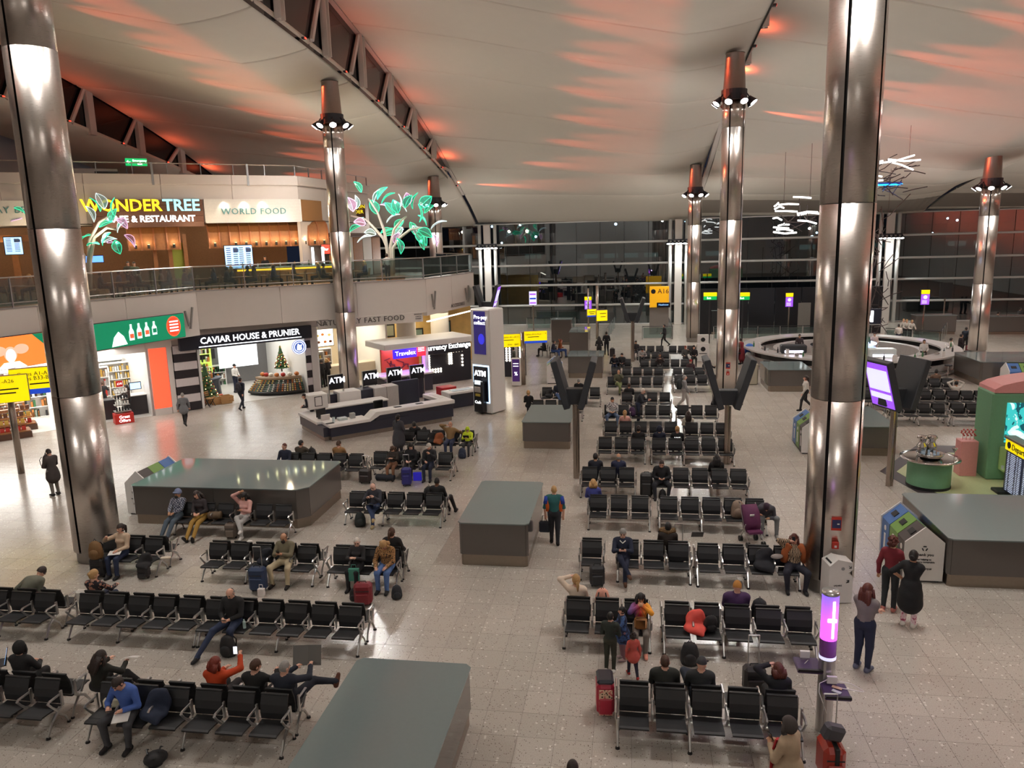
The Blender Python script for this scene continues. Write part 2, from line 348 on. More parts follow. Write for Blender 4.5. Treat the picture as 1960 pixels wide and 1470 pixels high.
# red projectors along each sill
RED = (1., .13, .05); REDLENS = glow('red_lens', (255, 60, 40), 4.)
m_ = MB(); m_.box((0, 0, .06), (.16, .22, .1), ch=.02); m_.k = 1; m_.box((.082, 0, .06), (.006, .18, .07)); proj_me = m_.mesh('red_projector', [CHAR, REDLENS])
k = 0
for b, xs in ((0, -34.72), (1, -14.64), (2, 5.86)):
    y = 14.8
    while y < 66:
        if b == 0: z = loA(y)-.05
        else: z = zroof(b-1, BAYS[b-1][1], y)+.12
        o = link('red_projector', proj_me, None, (xs, y, z)); k += 1
        tag(o, 'small red projector on a roof sill throwing red light up the ceiling', 'projector', 'red projectors along the roof sills')
        z_t = zroof(b, BAYS[b][0]+.8*(BAYS[b][1]-BAYS[b][0]), y)
        for dy in (-1.28, 1.28): lamp('SPOT', 'red_beam', (xs+.14, y+dy*.1, z+.06), RED_W*(120 if b else 140), RED, .06, aim=(16.6, dy*.95, z_t-z-.75), spot=14, blend=.7)
        lamp('SPOT', 'red_spill', (xs+.14, y, z+.3), RED_W*.8, RED, .05, aim=(.6, .1, 1.), spot=150, blend=1.)
        y += 5.1
# ================================================================ facade
MULL = mat('mullion_white', (205, 206, 204), .4, var=.03); NIGHTPANE = glass_mat('facade_glass', (150, 165, 170), .16, .02)
fac = struct('window_4', loc=(0, 74, 0))
vx = [-25.3+2.25*k for k in range(35)]
zr = [0., 1.9, 3.85, 5.75, 7.75, 9.75]
for a, c in zip(vx[:-1], vx[1:]):
    for z0, z1 in zip(zr[:-1], zr[1:]):
        m_ = MB(); m_.box(((a+c)/2, .0, (z0+z1)/2), (c-a-.05, .03, z1-z0-.05)); part('pane', m_, NIGHTPANE, fac)
for z in zr[1:-1]:
    m_ = MB(); m_.tube([(-26, -.22, z), (51, -.22, z)], .1, 8); part('rail', m_, MULL, fac)
for z in (0.04, 9.72):
    m_ = MB(); m_.box((12.5, 0, z), (77, .12, .1)); part('rail', m_, MULL, fac)
for a in vx:
    m_ = MB(); m_.box((a, .06, 4.85), (.05, .12, 9.7)); part('mullion', m_, BLACK, fac)
m_ = MB(); m_.box((12.5, 75, 12.), (90, .3, 4.6)); struct('wall_back', m_, OFFW)
# outside: apron with lamps, dark terminal opposite
m_ = MB(); m_.box((15, 150, -1.2), (300, 150, .2)); struct('apron', m_, mat('asphalt', (40, 42, 46), .8))
SODIUM = glow('apron_lamp_glow', (225, 238, 255), 40.)
for k in range(26):
    x = -70+rng.random()*210; y = 110+rng.random()*60; h = 7+rng.random()*5
    o = T('lamp_mast', 'far lamp mast outside on the dark apron behind the glass', 'lamp', (x, y, -1.1), 0, 'apron lamps beyond the glass')
    m_ = MB(); m_.tube([(0, 0, 0), (0, 0, h)], .12, 6); part('pole', m_, DARKSTEEL, o)
    m_ = MB(); m_.ball((0, 0, h), .22, 8, 6); part('lamp_head', m_, SODIUM, o)
BLD = mat('night_building', (46, 52, 60), .8); LITW = glow('far_lit_window', (190, 215, 200), .5)
for k, (x, y, w_, h) in enumerate(((-45, 190, 50, 9), (10, 200, 44, 8), (62, 195, 48, 10), (115, 185, 40, 8))):
    o = T('terminal_building', ('long dark building beyond the apron, far left', 'low dark building beyond the apron, second from the left', 'dark building beyond the apron right of the big column', 'dark building at the far right of the apron')[k], 'building', (x, y, -1.1))
    m_ = MB(); m_.box((0, 0, h/2), (w_, 14, h)); part('wall', m_, BLD, o)
    for q in range(9):
        if rng.random() < .6: m_ = MB(); m_.box((-w_/2+(q+.5)*w_/9, -7.03, h*.55), (w_/13, .06, 1.1)); part('window', m_, LITW, o)
# side and rear walls of the hall
m_ = MB(); m_.box((47, 30, 12), (.3, 95, 26)); struct('wall_right', m_, OFFW)
m_ = MB(); m_.box((-42, 25, 12), (.3, 100, 26)); struct('wall_left', m_, OFFW)
m_ = MB(); m_.box((2, -13, 12), (95, .3, 26)); struct('wall_front', m_, OFFW)
# ================================================================ columns
def col_mat():
    m = bpy.data.materials.new('column_steel'); m.use_nodes = True; nt = m.node_tree; p = nt.nodes['Principled BSDF']; L = nt.links.new
    tc = nt.nodes.new('ShaderNodeTexCoord'); mp = nt.nodes.new('ShaderNodeMapping'); mp.inputs['Scale'].default_value = (2.2, 2.2, .55); L(tc.outputs['Object'], mp.inputs[0])
    n = nt.nodes.new('ShaderNodeTexNoise'); n.inputs['Scale'].default_value = 1.3; n.inputs['Detail'].default_value = 1; L(mp.outputs[0], n.inputs['Vector'])
    mp2 = nt.nodes.new('ShaderNodeMapping'); mp2.inputs['Scale'].default_value = (1, 1, 60); L(tc.outputs['Object'], mp2.inputs[0])
    n2 = nt.nodes.new('ShaderNodeTexNoise'); n2.inputs['Scale'].default_value = 6; L(mp2.outputs[0], n2.inputs['Vector'])
    r = nt.nodes.new('ShaderNodeMapRange'); L(n2.outputs['Fac'], r.inputs[0]); r.inputs[3].default_value = .24; r.inputs[4].default_value = .34; L(r.outputs[0], p.inputs['Roughness'])
    b = nt.nodes.new('ShaderNodeBump'); b.inputs['Strength'].default_value = .10; b.inputs['Distance'].default_value = .05; L(n.outputs['Fac'], b.inputs['Height']); L(b.outputs['Normal'], p.inputs['Normal'])
    p.inputs['Metallic'].default_value = 1.; p.inputs['Base Color'].default_value = (*lin((206, 197, 190)), 1); return m
COLSTEEL = col_mat(); SEAM = mat('dark_seam', (24, 20, 20), .6); BRACKET = mat('lamp_bracket', (44, 46, 56), .5)
def column(x, y, ztop, rr, seam_deg, label, lamps=True, hot=True):
    r = T('steel_column', label, 'column', (x, y, 0)); zl = ztop-2.15
    z = .32
    m_ = MB(); m_.smooth = True; m_.lathe([(rr*.9, 0), (rr*.9, .32)], 40); part('plinth', m_, mat('plinth_steel', (150, 145, 140), .4, .9), r)
    while z < zl-.1:
        z1 = min(z+4.35, zl)
        m_ = MB(); m_.smooth = True
        for a in seam_deg:
            m_.smooth = True
        aa = sorted(math.radians(s) for s in seam_deg); g = .035/rr
        for i, a in enumerate(aa):
            b_ = aa[(i+1) % len(aa)]+(2*PI if i == len(aa)-1 else 0)
            m_.lathe([(rr-.06, z+.008), (rr, z+.008), (rr, z1-.008), (rr-.06, z1-.008)], 28, (0, 0, 0), a+g, b_-g)
        part('cladding_panel', m_, COLSTEEL, r); z = z1
    m_ = MB(); m_.lathe([(rr-.06, .3), (rr-.06, zl)], 28); part('core', m_, SEAM, r)
    m_ = MB(); m_.smooth = True; m_.lathe([(rr*1.02, zl), (rr*1.02, zl+.5), (rr*.96, zl+.55), (rr*.8, ztop-.05), (rr*.84, ztop), (0, ztop)], 32); part('column_head', m_, mat('head_steel', (150, 134, 128), .38, .9), r)
    m_ = MB(); m_.lathe([(rr*1.03, zl+.02), (rr*1.12, zl+.02), (rr*1.12, zl+.5), (rr*1.03, zl+.5)], 24); part('lamp_ring', m_, BRACKET, r)
    if lamps:
        for q in range(8):
            a = 2*PI*(q+.5)/8; ca, sa = math.cos(a), math.sin(a)
            dr = Vector((ca*.62, sa*.62, -.78)); c = Vector((ca*(rr*1.12+.12), sa*(rr*1.12+.12), zl+.12))
            m_ = MB(); m_.smooth = True; m_.tube([c-dr*.02, c+dr*.12, c+dr*.3, c+dr*.34], [.07, .12, .19, .2], 12); m_.tube([c, (ca*rr*1.1, sa*rr*1.1, zl+.3)], .03, 5)
            fl = part('floodlight', m_, BRACKET, r)
            m_ = MB(); m_.tube([c+dr*.341, c+dr*.352], .17, 12); part('lens', m_, LAMPGLOW, fl)
        if hot:
            for q in range(4):
                a = 2*PI*(q+.5)/4; ca, sa = math.cos(a), math.sin(a)
                lamp('SPOT', 'flood_beam', (x+ca*(rr+.75), y+sa*(rr+.75), zl-.3), FLOOD_W*2, (1., .97, .92), .12, aim=(ca*.5, sa*.5, -.87), spot=128, blend=.7)
                lamp('SPOT', 'roof_fill', (x+ca*(rr+.3), y+sa*(rr+.3), zl-4.5), ROOF_FILL_W, (1., .93, .86), .15, aim=(ca, sa, .62), spot=112, blend=1.)  # added spot without a fixture, brightens the ceiling from beside the shaft
    return r
column(-14.72, 18.19, 17.75, .60, (262, 100), 'nearest steel column on the left, its foot among the seats beside the shops')
column(-15.6, 40.5, 16.75, .54, (282, 120), 'steel column standing behind the white currency desk')
column(-15.7, 62., 13.45, .54, (285, 120), 'steel column behind the glass tree sculpture on the upper terrace')
column(4.74, 18.22, 17.75, .58, (240, 318, 100), 'widest steel column, right of the seats, with fire notice near its foot')
column(4.9, 39.7, 16.75, .54, (245, 322, 100), 'steel column rising beside the middle seats behind a twin display')
column(4.9, 61.5, 13.5, .52, (245, 322, 100), 'farther steel column just left of the middle one')
column(22.8, 54.4, 13.0, .56, (248, 90), 'steel column at the far right beyond the round bar')
column(-15., -4., 18.2, .6, (240, 100), 'steel column behind the viewpoint on the left'); column(4.8, -4., 18.2, .6, (240, 100), 'steel column behind the viewpoint on the right')
column(24.8, 18.2, 16.0, .6, (240, 100), 'steel column out past the pink and green booth'); column(24.8, 36., 15.2, .6, (240, 100), 'steel column out past the right seats')
# facade columns
for k, x in enumerate((-13.5, 4.4, 22.7, 40.5)):
    r = T('facade_column', ('white facade column by the terrace edge', 'white facade column behind the gate sign', 'white facade column right of the widest steel column', 'white facade column farthest right')[k], 'column', (x, 73.1, 0))
    m_ = MB(); m_.box((0, 0, 4.85), (.66, .3, 9.7), ch=.03); part('web', m_, OFFW, r)
    for s_ in (-1, 1):
        m_ = MB(); m_.smooth = True; m_.tube([(s_*.75, .1, 0), (s_*.75, .1, 9.7)], .17, 10); part('tube', m_, MULL, r)
    m_ = MB(); m_.box((0, -.22, 7.85), (1.9, .1, .12)); part('lamp_bar', m_, BRACKET, r)
    for q in range(6):
        m_ = MB(); m_.tube([(-.9+q*.36, -.3, 7.8), (-.9+q*.36, -.42, 7.5)], [.07, .16], 8); fl = part('floodlight', m_, BRACKET, r)
        m_ = MB(); m_.tube([(-.9+q*.36, -.421, 7.495), (-.9+q*.36, -.425, 7.485)], .15, 8); part('lens', m_, LAMPGLOW, fl)
    lamp('SPOT', 'flood_beam', (x, 72.5, 7.4), FLOOD_W*2.0, (.95, 1., .95), .2, aim=(0, -.5, -.85), spot=140, blend=.7)
# ================================================================ BENCHES
SEATBLK = mat('seat_mesh_black', (42, 42, 44), .55, var=.12, scale=60.)
SEATEDGE = mat('seat_edge', (24, 24, 26), .5)
P_ = .61
def _seat_me():
    m = MB(); m.smooth = False
    pr = [(-.14, .415), (-.25, .405), (-.42, .43), (-.58, .445), (-.62, .43)]
    for (a, b) in zip(pr[:-1], pr[1:]):
        m.add([(-.245, a[0], a[1]), (.245, a[0], a[1]), (.245, b[0], b[1]), (-.245, b[0], b[1])], [(0, 1, 2, 3)][::-1])
    m.k = 1; q = pr+[(p[0], p[1]-.028) for p in pr[::-1]]; n = len(pr)
    for sx in (-.245, .245):
        vs = [(sx, *p) for p in q]; m.add(vs, [(i, i+1, 2*n-2-i, 2*n-1-i) if sx > 0 else (2*n-1-i, 2*n-2-i, i+1, i) for i in range(n-1)])
    for (a, b) in zip(pr[:-1], pr[1:]): m.add([(-.245, a[0], a[1]-.028), (.245, a[0], a[1]-.028), (.245, b[0], b[1]-.028), (-.245, b[0], b[1]-.028)], [(0, 1, 2, 3)])
    m.add([(-.245, -.62, .43), (.245, -.62, .43), (.245, -.62, .402), (-.245, -.62, .402)], [(3, 2, 1, 0)][::-1])
    return m.mesh('seat', [SEATBLK, SEATEDGE])
def _back_me():
    m = MB(); pr = [(-.155, .44), (-.175, .56), (-.15, .7), (-.085, .86)]
    for (a, b) in zip(pr[:-1], pr[1:]):
        m.k = 0; m.add([(-.245, a[0], a[1]), (.245, a[0], a[1]), (.245, b[0], b[1]), (-.245, b[0], b[1])], [(0, 1, 2, 3)])
        m.k = 1; m.add([(-.245, a[0]+.03, a[1]), (.245, a[0]+.03, a[1]), (.245, b[0]+.03, b[1]), (-.245, b[0]+.03, b[1])], [(3, 2, 1, 0)])
        for sx in (-.245, .245): m.add([(sx, *a), (sx, *b), (sx, b[0]+.03, b[1]), (sx, a[0]+.03, a[1])], [(0, 1, 2, 3) if sx < 0 else (3, 2, 1, 0)])
    m.box((0, -.075, .865), (.5, .05, .03), ch=.008)
    return m.mesh('backrest', [SEATBLK, SEATEDGE])
def _arm_me():
    m = MB(); m.tube([(0, -.2, .655), (0, -.46, .66), (0, -.5, .63)], [.02, .023, .023], 6); m.tube([(0, -.495, .645), (0, -.42, .53), (0, -.3, .39)], [.022, .02, .026], 6); m.box((0, -.17, .56), (.03, .05, .3))
    return m.mesh('armrest', STEEL)
def _leg_me():
    m = MB(); m.tube([(0, -.2, .40), (0, -.42, .25), (0, -.56, .03)], [.034, .026, .018], 6); m.tube([(0, -.3, .36), (0, -.12, .18), (0, -.05, .03)], [.024, .02, .016], 6)
    m.k = 1; m.lathe([(.0, .03), (.035, .03), (.042, .0), (0, 0)], 8, (0, -.56, 0)); m.lathe([(.0, .03), (.03, .03), (.035, .0), (0, 0)], 8, (0, -.05, 0))
    return m.mesh('leg', [STEEL, BLACK])
ME_SEAT, ME_BACK, ME_ARM, ME_LEG = _seat_me(), _back_me(), _arm_me(), _leg_me()
BEAMS = {}
def beam_me(n):
    if n not in BEAMS: m = MB(); m.box((n*P_/2, -.26, .375), (n*P_+.02, .07, .05), ch=.012); BEAMS[n] = m.mesh('beam', STEEL)
    return BEAMS[n]
def bench(x0, Y, n, label, double=True, far=False, rz=0.):
    r = T('back_to_back_bench' if double else 'bench', label, 'bench', (x0, Y, 0), rz, 'black airport benches')
    for s in ((0, 1) if double else (0,)):
        a = PI*s; mx = (lambda x: x) if not s else (lambda x: n*P_-x)
        def put(nm, me, x): o = link(nm, me, r, (x, 0, 0)); o.rotation_euler = (0, 0, a); return o
        for k in range(n): put('seat', ME_SEAT, (k+.5)*P_); put('backrest', ME_BACK, (k+.5)*P_)
        b = link('beam', beam_me(n), r, (n*P_ if s else 0, 0, 0)); b.rotation_euler = (0, 0, a)
        for k in range(n+1):
            if not (far and s): put('armrest', ME_ARM, k*P_)
        for x in ([.03, n*P_-.03] + ([round(n/2)*P_] if n > 3 else [])): put('leg', ME_LEG, x)
    return r
BN = [  # x0, y of the spine, seats, label, double
 (-9.4, 11.25, 6, 'bench in the nearest left row with the man in blue shirt on its end'),
 (-12.55, 11.25, 4, 'bench in the nearest left row that runs off the left edge, laptop user behind it'),
 (-9.22, 14.45, 6, 'bench holding the bald man in black jacket who stretches one leg'),
 (-12.3, 14.45, 5, 'empty bench with the blonde bun woman seated behind its left end'),
 (-15.2, 14.4, 4, 'bench at the left edge with the hunched person in olive coat behind it'),
 (-14.05, 17.65, 3, 'short bench by the left column foot, woman in beige cardigan eating on it'),
 (-10.9, 17.5, 5, 'bench with the bearded man in cream trousers beside a blue suitcase'),
 (-7.5, 17.5, 3, 'short bench with white-haired woman and woman in leopard blouse'),
 (-13.5, 20.42, 6, 'bench against the big grey plinth, man in blue turban and woman in pink on it', False),
 (-8.62, 21.65, 5, 'bench with the bald man reading a newspaper'),
 (-12.6, 25.75, 5, 'bench behind the big grey plinth, man in glasses on its left end'),
 (-9.35, 26.1, 5, 'bench with the man in white-front cap and girl in brown trousers'),
 (-9.2, 29.3, 5, 'bench before the white currency desk, boy in yellow hoodie on it'),
 (-.22, 12.15, 5, 'nearest bench of the middle block, pink patterned suitcase at its left end'),
 (-1.38, 15.22, 3, 'short bench with the girl in the rainbow cardigan'),
 (.68, 15.2, 5, 'bench with the coral jacket thrown on its second seat'),
 (-1.25, 18.5, 1, 'single seat left of the man in navy sweater'),
 (-.32, 18.48, 3, 'short bench with the man in navy sweater and white collar'),
 (1.62, 18.4, 4, 'bench with the woman in rust cardigan beside the wide column'),
 (-1.22, 21.85, 3, 'short empty bench with a person in blue and white jacket behind it'),
 (.83, 21.85, 5, 'bench with the woman leaning over a purple pushchair'),
 (-1.62, 24.65, 3, 'short bench with two men in navy seated behind it'),
 (.75, 24.72, 5, 'bench with the man in black looking down at his phone'),
 (-1.23, 28.55, 3, 'short bench in the sixth middle row, empty towards us'),
 (.78, 28.5, 5, 'bench in the sixth middle row behind the man in black'),
 (-1.08, 31.1, 5, 'bench with the person in pink seated behind it'),
 (2.18, 31.0, 3, 'short bench with the woman in white hooded top behind it'),
 (-1.2, 34.2, 5, 'bench with the man in checked shirt at its left end'),
 (2.05, 34.25, 3, 'short bench beside the twin display by the middle column'),
 (-.45, 37.1, 4, 'bench just beyond the standing white-haired man'),
 (2.35, 41.9, 4, 'bench right of the walking man in grey with backpack', True),
 (-1.25, 41.3, 5, 'bench with the man in olive jacket and green trousers', True),
 (-1.1, 44.3, 5, 'bench whose left end holds a white paper, behind the olive jacket man', True),
 (2.4, 44.2, 3, 'short bench with the person in a face mask seated behind it', True),
 (.6, 47.2, 5, 'bench with the dark-haired woman in profile, far along the middle block', True),
 (-1.1, 47.4, 2, 'short bench on the left with two people in dark coats, far along the middle block', True),
 (.75, 50.3, 3, 'bench in the last but one middle row, with a striped top on it', True),
 (.5, 53.0, 3, 'last middle bench on the left, a man in dark jacket on it', True),
 (2.6, 53.0, 4, 'last empty middle bench, by the farther column', True),
 (-4.6, 35.2, 4, 'bench just behind the low plinth left of the middle aisle', True),
 (-4.5, 38.3, 5, 'bench in front of the white recycling bin far left of the aisle', True),
 (11.15, 35.0, 4, 'bench behind the silver drinks bowl, left part of its row', True),
 (13.75, 35.0, 6, 'bench behind the green booth, right part of its row', True),
 (9.6, 37.9, 6, 'bench in the middle right-hand row, its left part behind the twin display', True),
 (13.4, 37.8, 8, 'bench in the second right-hand row, right part', True),
 (9.9, 40.9, 5, 'bench with the woman in black top looking down, by the round bar', True),
 (13.1, 40.9, 5, 'bench nearest the bar stools, man in tan behind it', True),
]
for q in BN: bench(q[0], q[1], q[2], q[3], q[4] if len(q) > 4 else True, q[1] > 30)
# ================================================================ glass-topped service plinths
PGLASS = mat('plinth_glass_top', (120, 132, 132), .06, spec=.6, var=.03); PSIDE = mat('plinth_side', (96, 90, 86), .12, var=.03, spec=.6); PBASE = mat('plinth_base_steel', (150, 138, 126), .3, .85)
def plinth(x0, x1, y0, y1, h, label, cut=None, pane=True):
    cx, cy = (x0+x1)/2, (y0+y1)/2; r = T('service_plinth', label, 'plinth', (cx, cy, 0)); a, b = (x1-x0)/2, (y1-y0)/2
    def outline(a, b, c=.06):
        o = []
        for sx, sy_, d in ((1, -1, 0), (1, 1, 1), (-1, 1, 2), (-1, -1, 3)):
            cc = c if not (cut and (sx, sy_) in cut) else cut[(sx, sy_)]
            o += [(sx*(a-(cc if d in (0, 2) else 0)), sy_*(b-(cc if d in (1, 3) else 0))), (sx*(a-(0 if d in (0, 2) else cc)), sy_*(b-(0 if d in (1, 3) else cc)))]
        return o
    m = MB(); m.prism(outline(a-.03, b-.03), 0, .3); part('base', m, PBASE, r)
    o = outline(a, b)
    for p, q in zip(o, o[1:]+o[:1]):
        d = Vector((q[0]-p[0], q[1]-p[1], 0)); L = d.length
        if L < .02: continue
        n_ = max(1, round(L/2.6)); u = d/L; nn = Vector((u.y, -u.x, 0))
        for k in range(n_):
            A = Vector((*p, 0))+u*(L*k/n_+.006); B = Vector((*p, 0))+u*(L*(k+1)/n_-.006); C = B-nn*.03; D = A-nn*.03
            m = MB(); m.add([(v.x, v.y, z) for z in (.31, h-.03) for v in (A, B, C, D)], [(0, 1, 5, 4), (1, 2, 6, 5), (2, 3, 7, 6), (3, 0, 4, 7), (4, 5, 6, 7)]); part('side_panel', m, PSIDE, r)
    m = MB(); m.prism(outline(a+.03, b+.03, .1), h-.03, h); part('glass_top', m, PGLASS, r)
    m = MB(); m.prism(outline(a-.05, b-.05), .3, h-.035); part('core', m, SEAM, r)
    return r
g0 = at(704, 1262, 1.12); g1 = at(903, 1272, 1.12)
plinth(-4.8, g1.x-.03, 6.2, (g0.y+g1.y)/2, 1.12, 'nearest grey plinth, its pale glass top cut by the bottom edge')
plinth(-4.43, -2.6, 18.55, 22.0, 1.2, 'grey glass-topped plinth beside the walking man in teal vest')
plinth(-4.32, -2.36, 29.9, 33.1, 1.12, 'grey plinth by the post of the twin display left of the middle aisle')
plinth(-15.3, -9.6, 20.65, 23.6, 1.25, 'large grey plinth reflecting the green advert, behind the turbaned man', {(1, 1): .1, (1, -1): .3})
plinth(7.5, 12.4, 18.4, 21.7, 1.22, 'plum-toned plinth beside the white recycling bins on the right', {(1, 1): .9})
plinth(7.3, 9.5, 41.7, 44.4, 1.2, 'grey plinth in front of the round bar counter', {(-1, -1): .1})
plinth(8.0, 9.9, 29.6, 33.0, 1.15, 'grey plinth half hidden behind the widest column', None)
plinth(18.5, 23.0, 43.5, 47.0, 1.3, 'blue-grey plinth by the pink and green booth, recycling bin on its near side', {(-1, -1): .1})
plinth(-3.7, -1.6, 45.6, 47.8, 1.35, 'small grey plinth beyond the white bin left of the aisle')
# ================================================================ LEFT BUILDING: shops below, terrace restaurant above
def ux(fr, px, z=1.5):                      # u along a frame of the point at height z seen at column px
    a = (px-980)/F_PX; A, B = CM[0], CM[2]; k = [A[i]-a*B[i] for i in range(3)]
    return -(k[0]*fr.o.x+k[1]*fr.o.y+k[2]*(z-EYE))/(k[0]*fr.r.x+k[1]*fr.r.y)
FA = [(-27.8, 16.4), (-21.95, 36.4), (-11.9, 44.0), (-10.45, 51.0), (-14.5, 57.5)]
zbot = [3.75, 3.75, 3.8, 4.05, 4.05]
FASC = mat('terrace_fascia', (222, 214, 206), .5, var=.02, scale=3.)
m = MB()
for (a, b) in zip(FA[:-1], FA[1:]):          # terrace slab front, one face per straight
    pass
slab_poly = FA+[(-41.5, 57.5), (-41.5, 16.4)]
m.prism(slab_poly, 4.3, 6.0); struct('terrace_floor', m, FASC)
tf = bpy.data.objects['terrace_floor']
for i, (a, b) in enumerate(zip(FA[:-1], FA[1:])):
    fr = Fr((*a, 0), (b[0]-a[0], b[1]-a[1], 0)); L = (Vector(b)-Vector(a)).length
    n = max(1, round(L/4.2))
    for k in range(n):
        m = MB(); fr.box(m, L*k/n+.01, L*(k+1)/n-.01, (3.95, 4.25, 4.05, 4.05)[i], 6.2, -.25, .03, .01); part('fascia_panel', m, FASC, tf)
    m = MB(); fr.box(m, 0, L, 6.2, 6.24, -.32, .06); part('coping', m, mat('coping_grey', (160, 154, 150), .5), tf)
# dark timber floor upstairs
m = MB(); m.prism([(p[0]-.4*(1 if i < 2 else .6), p[1]+.3) for i, p in enumerate(FA)]+[(-41, 57), (-41, 16.6)], 6.0, 6.03); part('deck_boards', m, mat('deck_wood', (112, 92, 74), .5, var=.2), tf)
# glass balustrade
def balustrade(pts, z0, h, label, step, low=True, glass=True, pw=.05):
    r = T('glass_balustrade' if glass else 'railing', label, 'railing', (*pts[0], z0))
    off = Vector((*pts[0], z0))
    for a, b in zip(pts[:-1], pts[1:]):
        fr = Fr(Vector((*a, z0))-off, (b[0]-a[0], b[1]-a[1], 0)); L = (Vector(b)-Vector(a)).length; n = max(1, round(L/step))
        m = MB(); m.tube([fr.p(0, h), fr.p(L, h)], .035, 6); part('handrail', m, STEEL, r)
        if low: m = MB(); m.tube([fr.p(0, .22), fr.p(L, .22)], .025, 6); part('lower_rail', m, STEEL, r)
        for k in range(n+1):
            m = MB(); fr.box(m, L*k/n-pw/2, L*k/n+pw/2, 0, h, -.04, .04); part('post', m, mat('post_grey', (150, 150, 150), .4, .6), r)
            if glass and k < n: m = MB(); fr.box(m, L*k/n+.05, L*(k+1)/n-.05, .1, h-.06, -.008, .008); part('pane', m, GLASS, r)
inset = lambda P, d: [(p[0]-d*.75, p[1]+d*.6) for p in P]
balustrade([(p[0]-.12, p[1]+.08) for p in FA], 6.2, 1.24, 'glass balustrade with steel posts along the restaurant terrace edge', 2.3)
# --- restaurant front
RD = Vector((.8, .6, 0)); RN = Vector((-.6, .8, 0)); RO = Vector((-21.95, 36.4, 0))+RN*7
RL = Fr(RO, RD)                              # u=7.2 is the corner
R2 = Vector((xat(705, 57, 11), 57, 0)); RC = RL.p(7.2, 0); RB = Fr(RC, R2-RC); LB = (R2-RC).length
UPW = mat('upper_wall', (206, 194, 186), .5, var=.02, scale=3.)
up = struct('wall_upper')
for k in range(7):
    m = MB(); u0, u1 = -20+27.2*k/7, -20+27.2*(k+1)/7; RL.box(m, u0+.008, u1-.008, 9.85, 11.98, -.3, 0); part('fascia_panel', m, UPW, up)
    m = MB(); RL.box(m, u0+.008, u1-.008, 11.98, 12.55, -.3, .18, .02); part('parapet_panel', m, UPW, up)
for k in range(3):
    m = MB(); RB.box(m, LB*k/3+.008, LB*(k+1)/3-.008, 9.85, 11.98, -.3, 0); part('fascia_panel', m, UPW, up)
    m = MB(); RB.box(m, LB*k/3+.008, LB*(k+1)/3-.008, 11.98, 12.55, -.3, .18, .02); part('parapet_panel', m, UPW, up)
m = MB(); m.prism([RL.p(-20, 0, -.2)[:2], RC[:2], R2[:2], (-41.5, 57), (-41.5, 30)], 9.8, 9.9); part('soffit', m, mat('soffit_dark', (60, 52, 46), .7), up)
m = MB(); m.prism([RL.p(-20, 0, -.2)[:2], RC[:2], R2[:2], (-41.5, 57), (-41.5, 30)], 11.9, 12.0); part('upper_deck', m, UPW, up)
balustrade([RL.p(-20, 0, -.05)[:2], RL.p(7.1, 0, -.05)[:2], (R2.x-.05, R2.y)], 12.55, .62, 'white railing on the upper deck above the restaurant signs', 1.75, False, False, .04)
for u in (-1., 4.2): 
    m = MB(); RL.box(m, u, u+.12, 11.95, 13.2, .1, .2); part('rail_stay', m, mat('post_grey'), up)
# upper deck clutter: box and green exit sign
bx = RL.p(-3.9, 12.0, -2.5); m = MB(); m.box((0, 0, .5), (2.6, .8, 1.0), ch=.03); m.k = 1; m.box((.7, -.41, .45), (1.2, .02, .8)); thing('equipment_cabinet', m, [mat('cab_grey', (170, 165, 165), .5), BLACK], 'grey cabinet with black front on the upper deck', 'cabinet', bx, RL.rz)
es = RL.p(-1.6, 12.0, -1.6); r = T('exit_sign', 'green lit exit sign on a post above the upper deck railing', 'sign', es, RL.rz)
m = MB(); m.box((-.55, 0, .7), (.06, .06, 1.4)); part('post', m, DARKSTEEL, r)
m = MB(); m.box((0, 0, 1.35), (1.15, .12, .42), ch=.02); part('panel', m, glow('exit_green', (20, 170, 90), 1.6), r)
text('Emergency', r, (.18, -.07, 1.43), (1, 0, 0), TXT_W, .17); text('exit', r, (.18, -.07, 1.25), (1, 0, 0), TXT_W, .17)
m = MB(); m.tube([(-.3, -.07, 1.35), (-.48, -.07, 1.35)], .02, 4); m.tube([(-.42, -.07, 1.43), (-.5, -.07, 1.35), (-.42, -.07, 1.27)], .018, 4); part('arrow', m, TXT_W, r)
# --- wood front of the restaurant
WOOD = ramp_mat('sign_wood', 'Wave', 3., ((0., (98, 62, 44)), (.5, (112, 72, 52)), (1., (92, 58, 42))), .5, (1, 1, 6), False, 3.)
WOODL = mat('warm_wood', (150, 98, 56), .5, var=.2, scale=8.); WOODD = mat('dark_wood', (84, 54, 38), .5, var=.2, scale=6.)
YEL = glow('sign_yellow', (255, 226, 40), 1.3); CYAN = glow('sign_cyan', (160, 235, 250), 1.2); LWHITE = glow('sign_white', (245, 250, 255), 2.2)
def zpx(fr, px, py, d=0.):                   # height on a frame's face of the pixel
    lo, hi = -2., 25.
    for _ in range(40):
        mid = (lo+hi)/2; q = fr.p(ux(fr, px, mid), mid); lo, hi = (lo, mid) if proj(q.x, q.y, q.z)[1] < py else (mid, hi)
    return lo
u0, u1 = ux(RL, 174, 10.5), ux(RL, 388, 10.5)
r = T('restaurant_sign', 'brown wooden sign with large yellow and pale blue letters above the restaurant', 'sign', RL.p((u0+u1)/2, 10.45), RL.rz); W_ = u1-u0
for k in range(5): m = MB(); m.box((0, -.12, -.7+k*.31), (W_, .2, .3), ch=.01); part('plank', m, WOOD, r)
text('WONDER', r, (W_*.12, -.25, .34), (1, 0, 0), YEL, .92, align='RIGHT', bold=.018, depth=.03, sx=.98)
text('TREE', r, (W_*.12+.06, -.25, .34), (1, 0, 0), CYAN, .92, align='LEFT', bold=.018, depth=.03, sx=.98)
text('CAFE & RESTAURANT', r, (W_*.02, -.25, -.4), (1, 0, 0), LWHITE, .5, bold=.012, depth=.03, sx=.95)
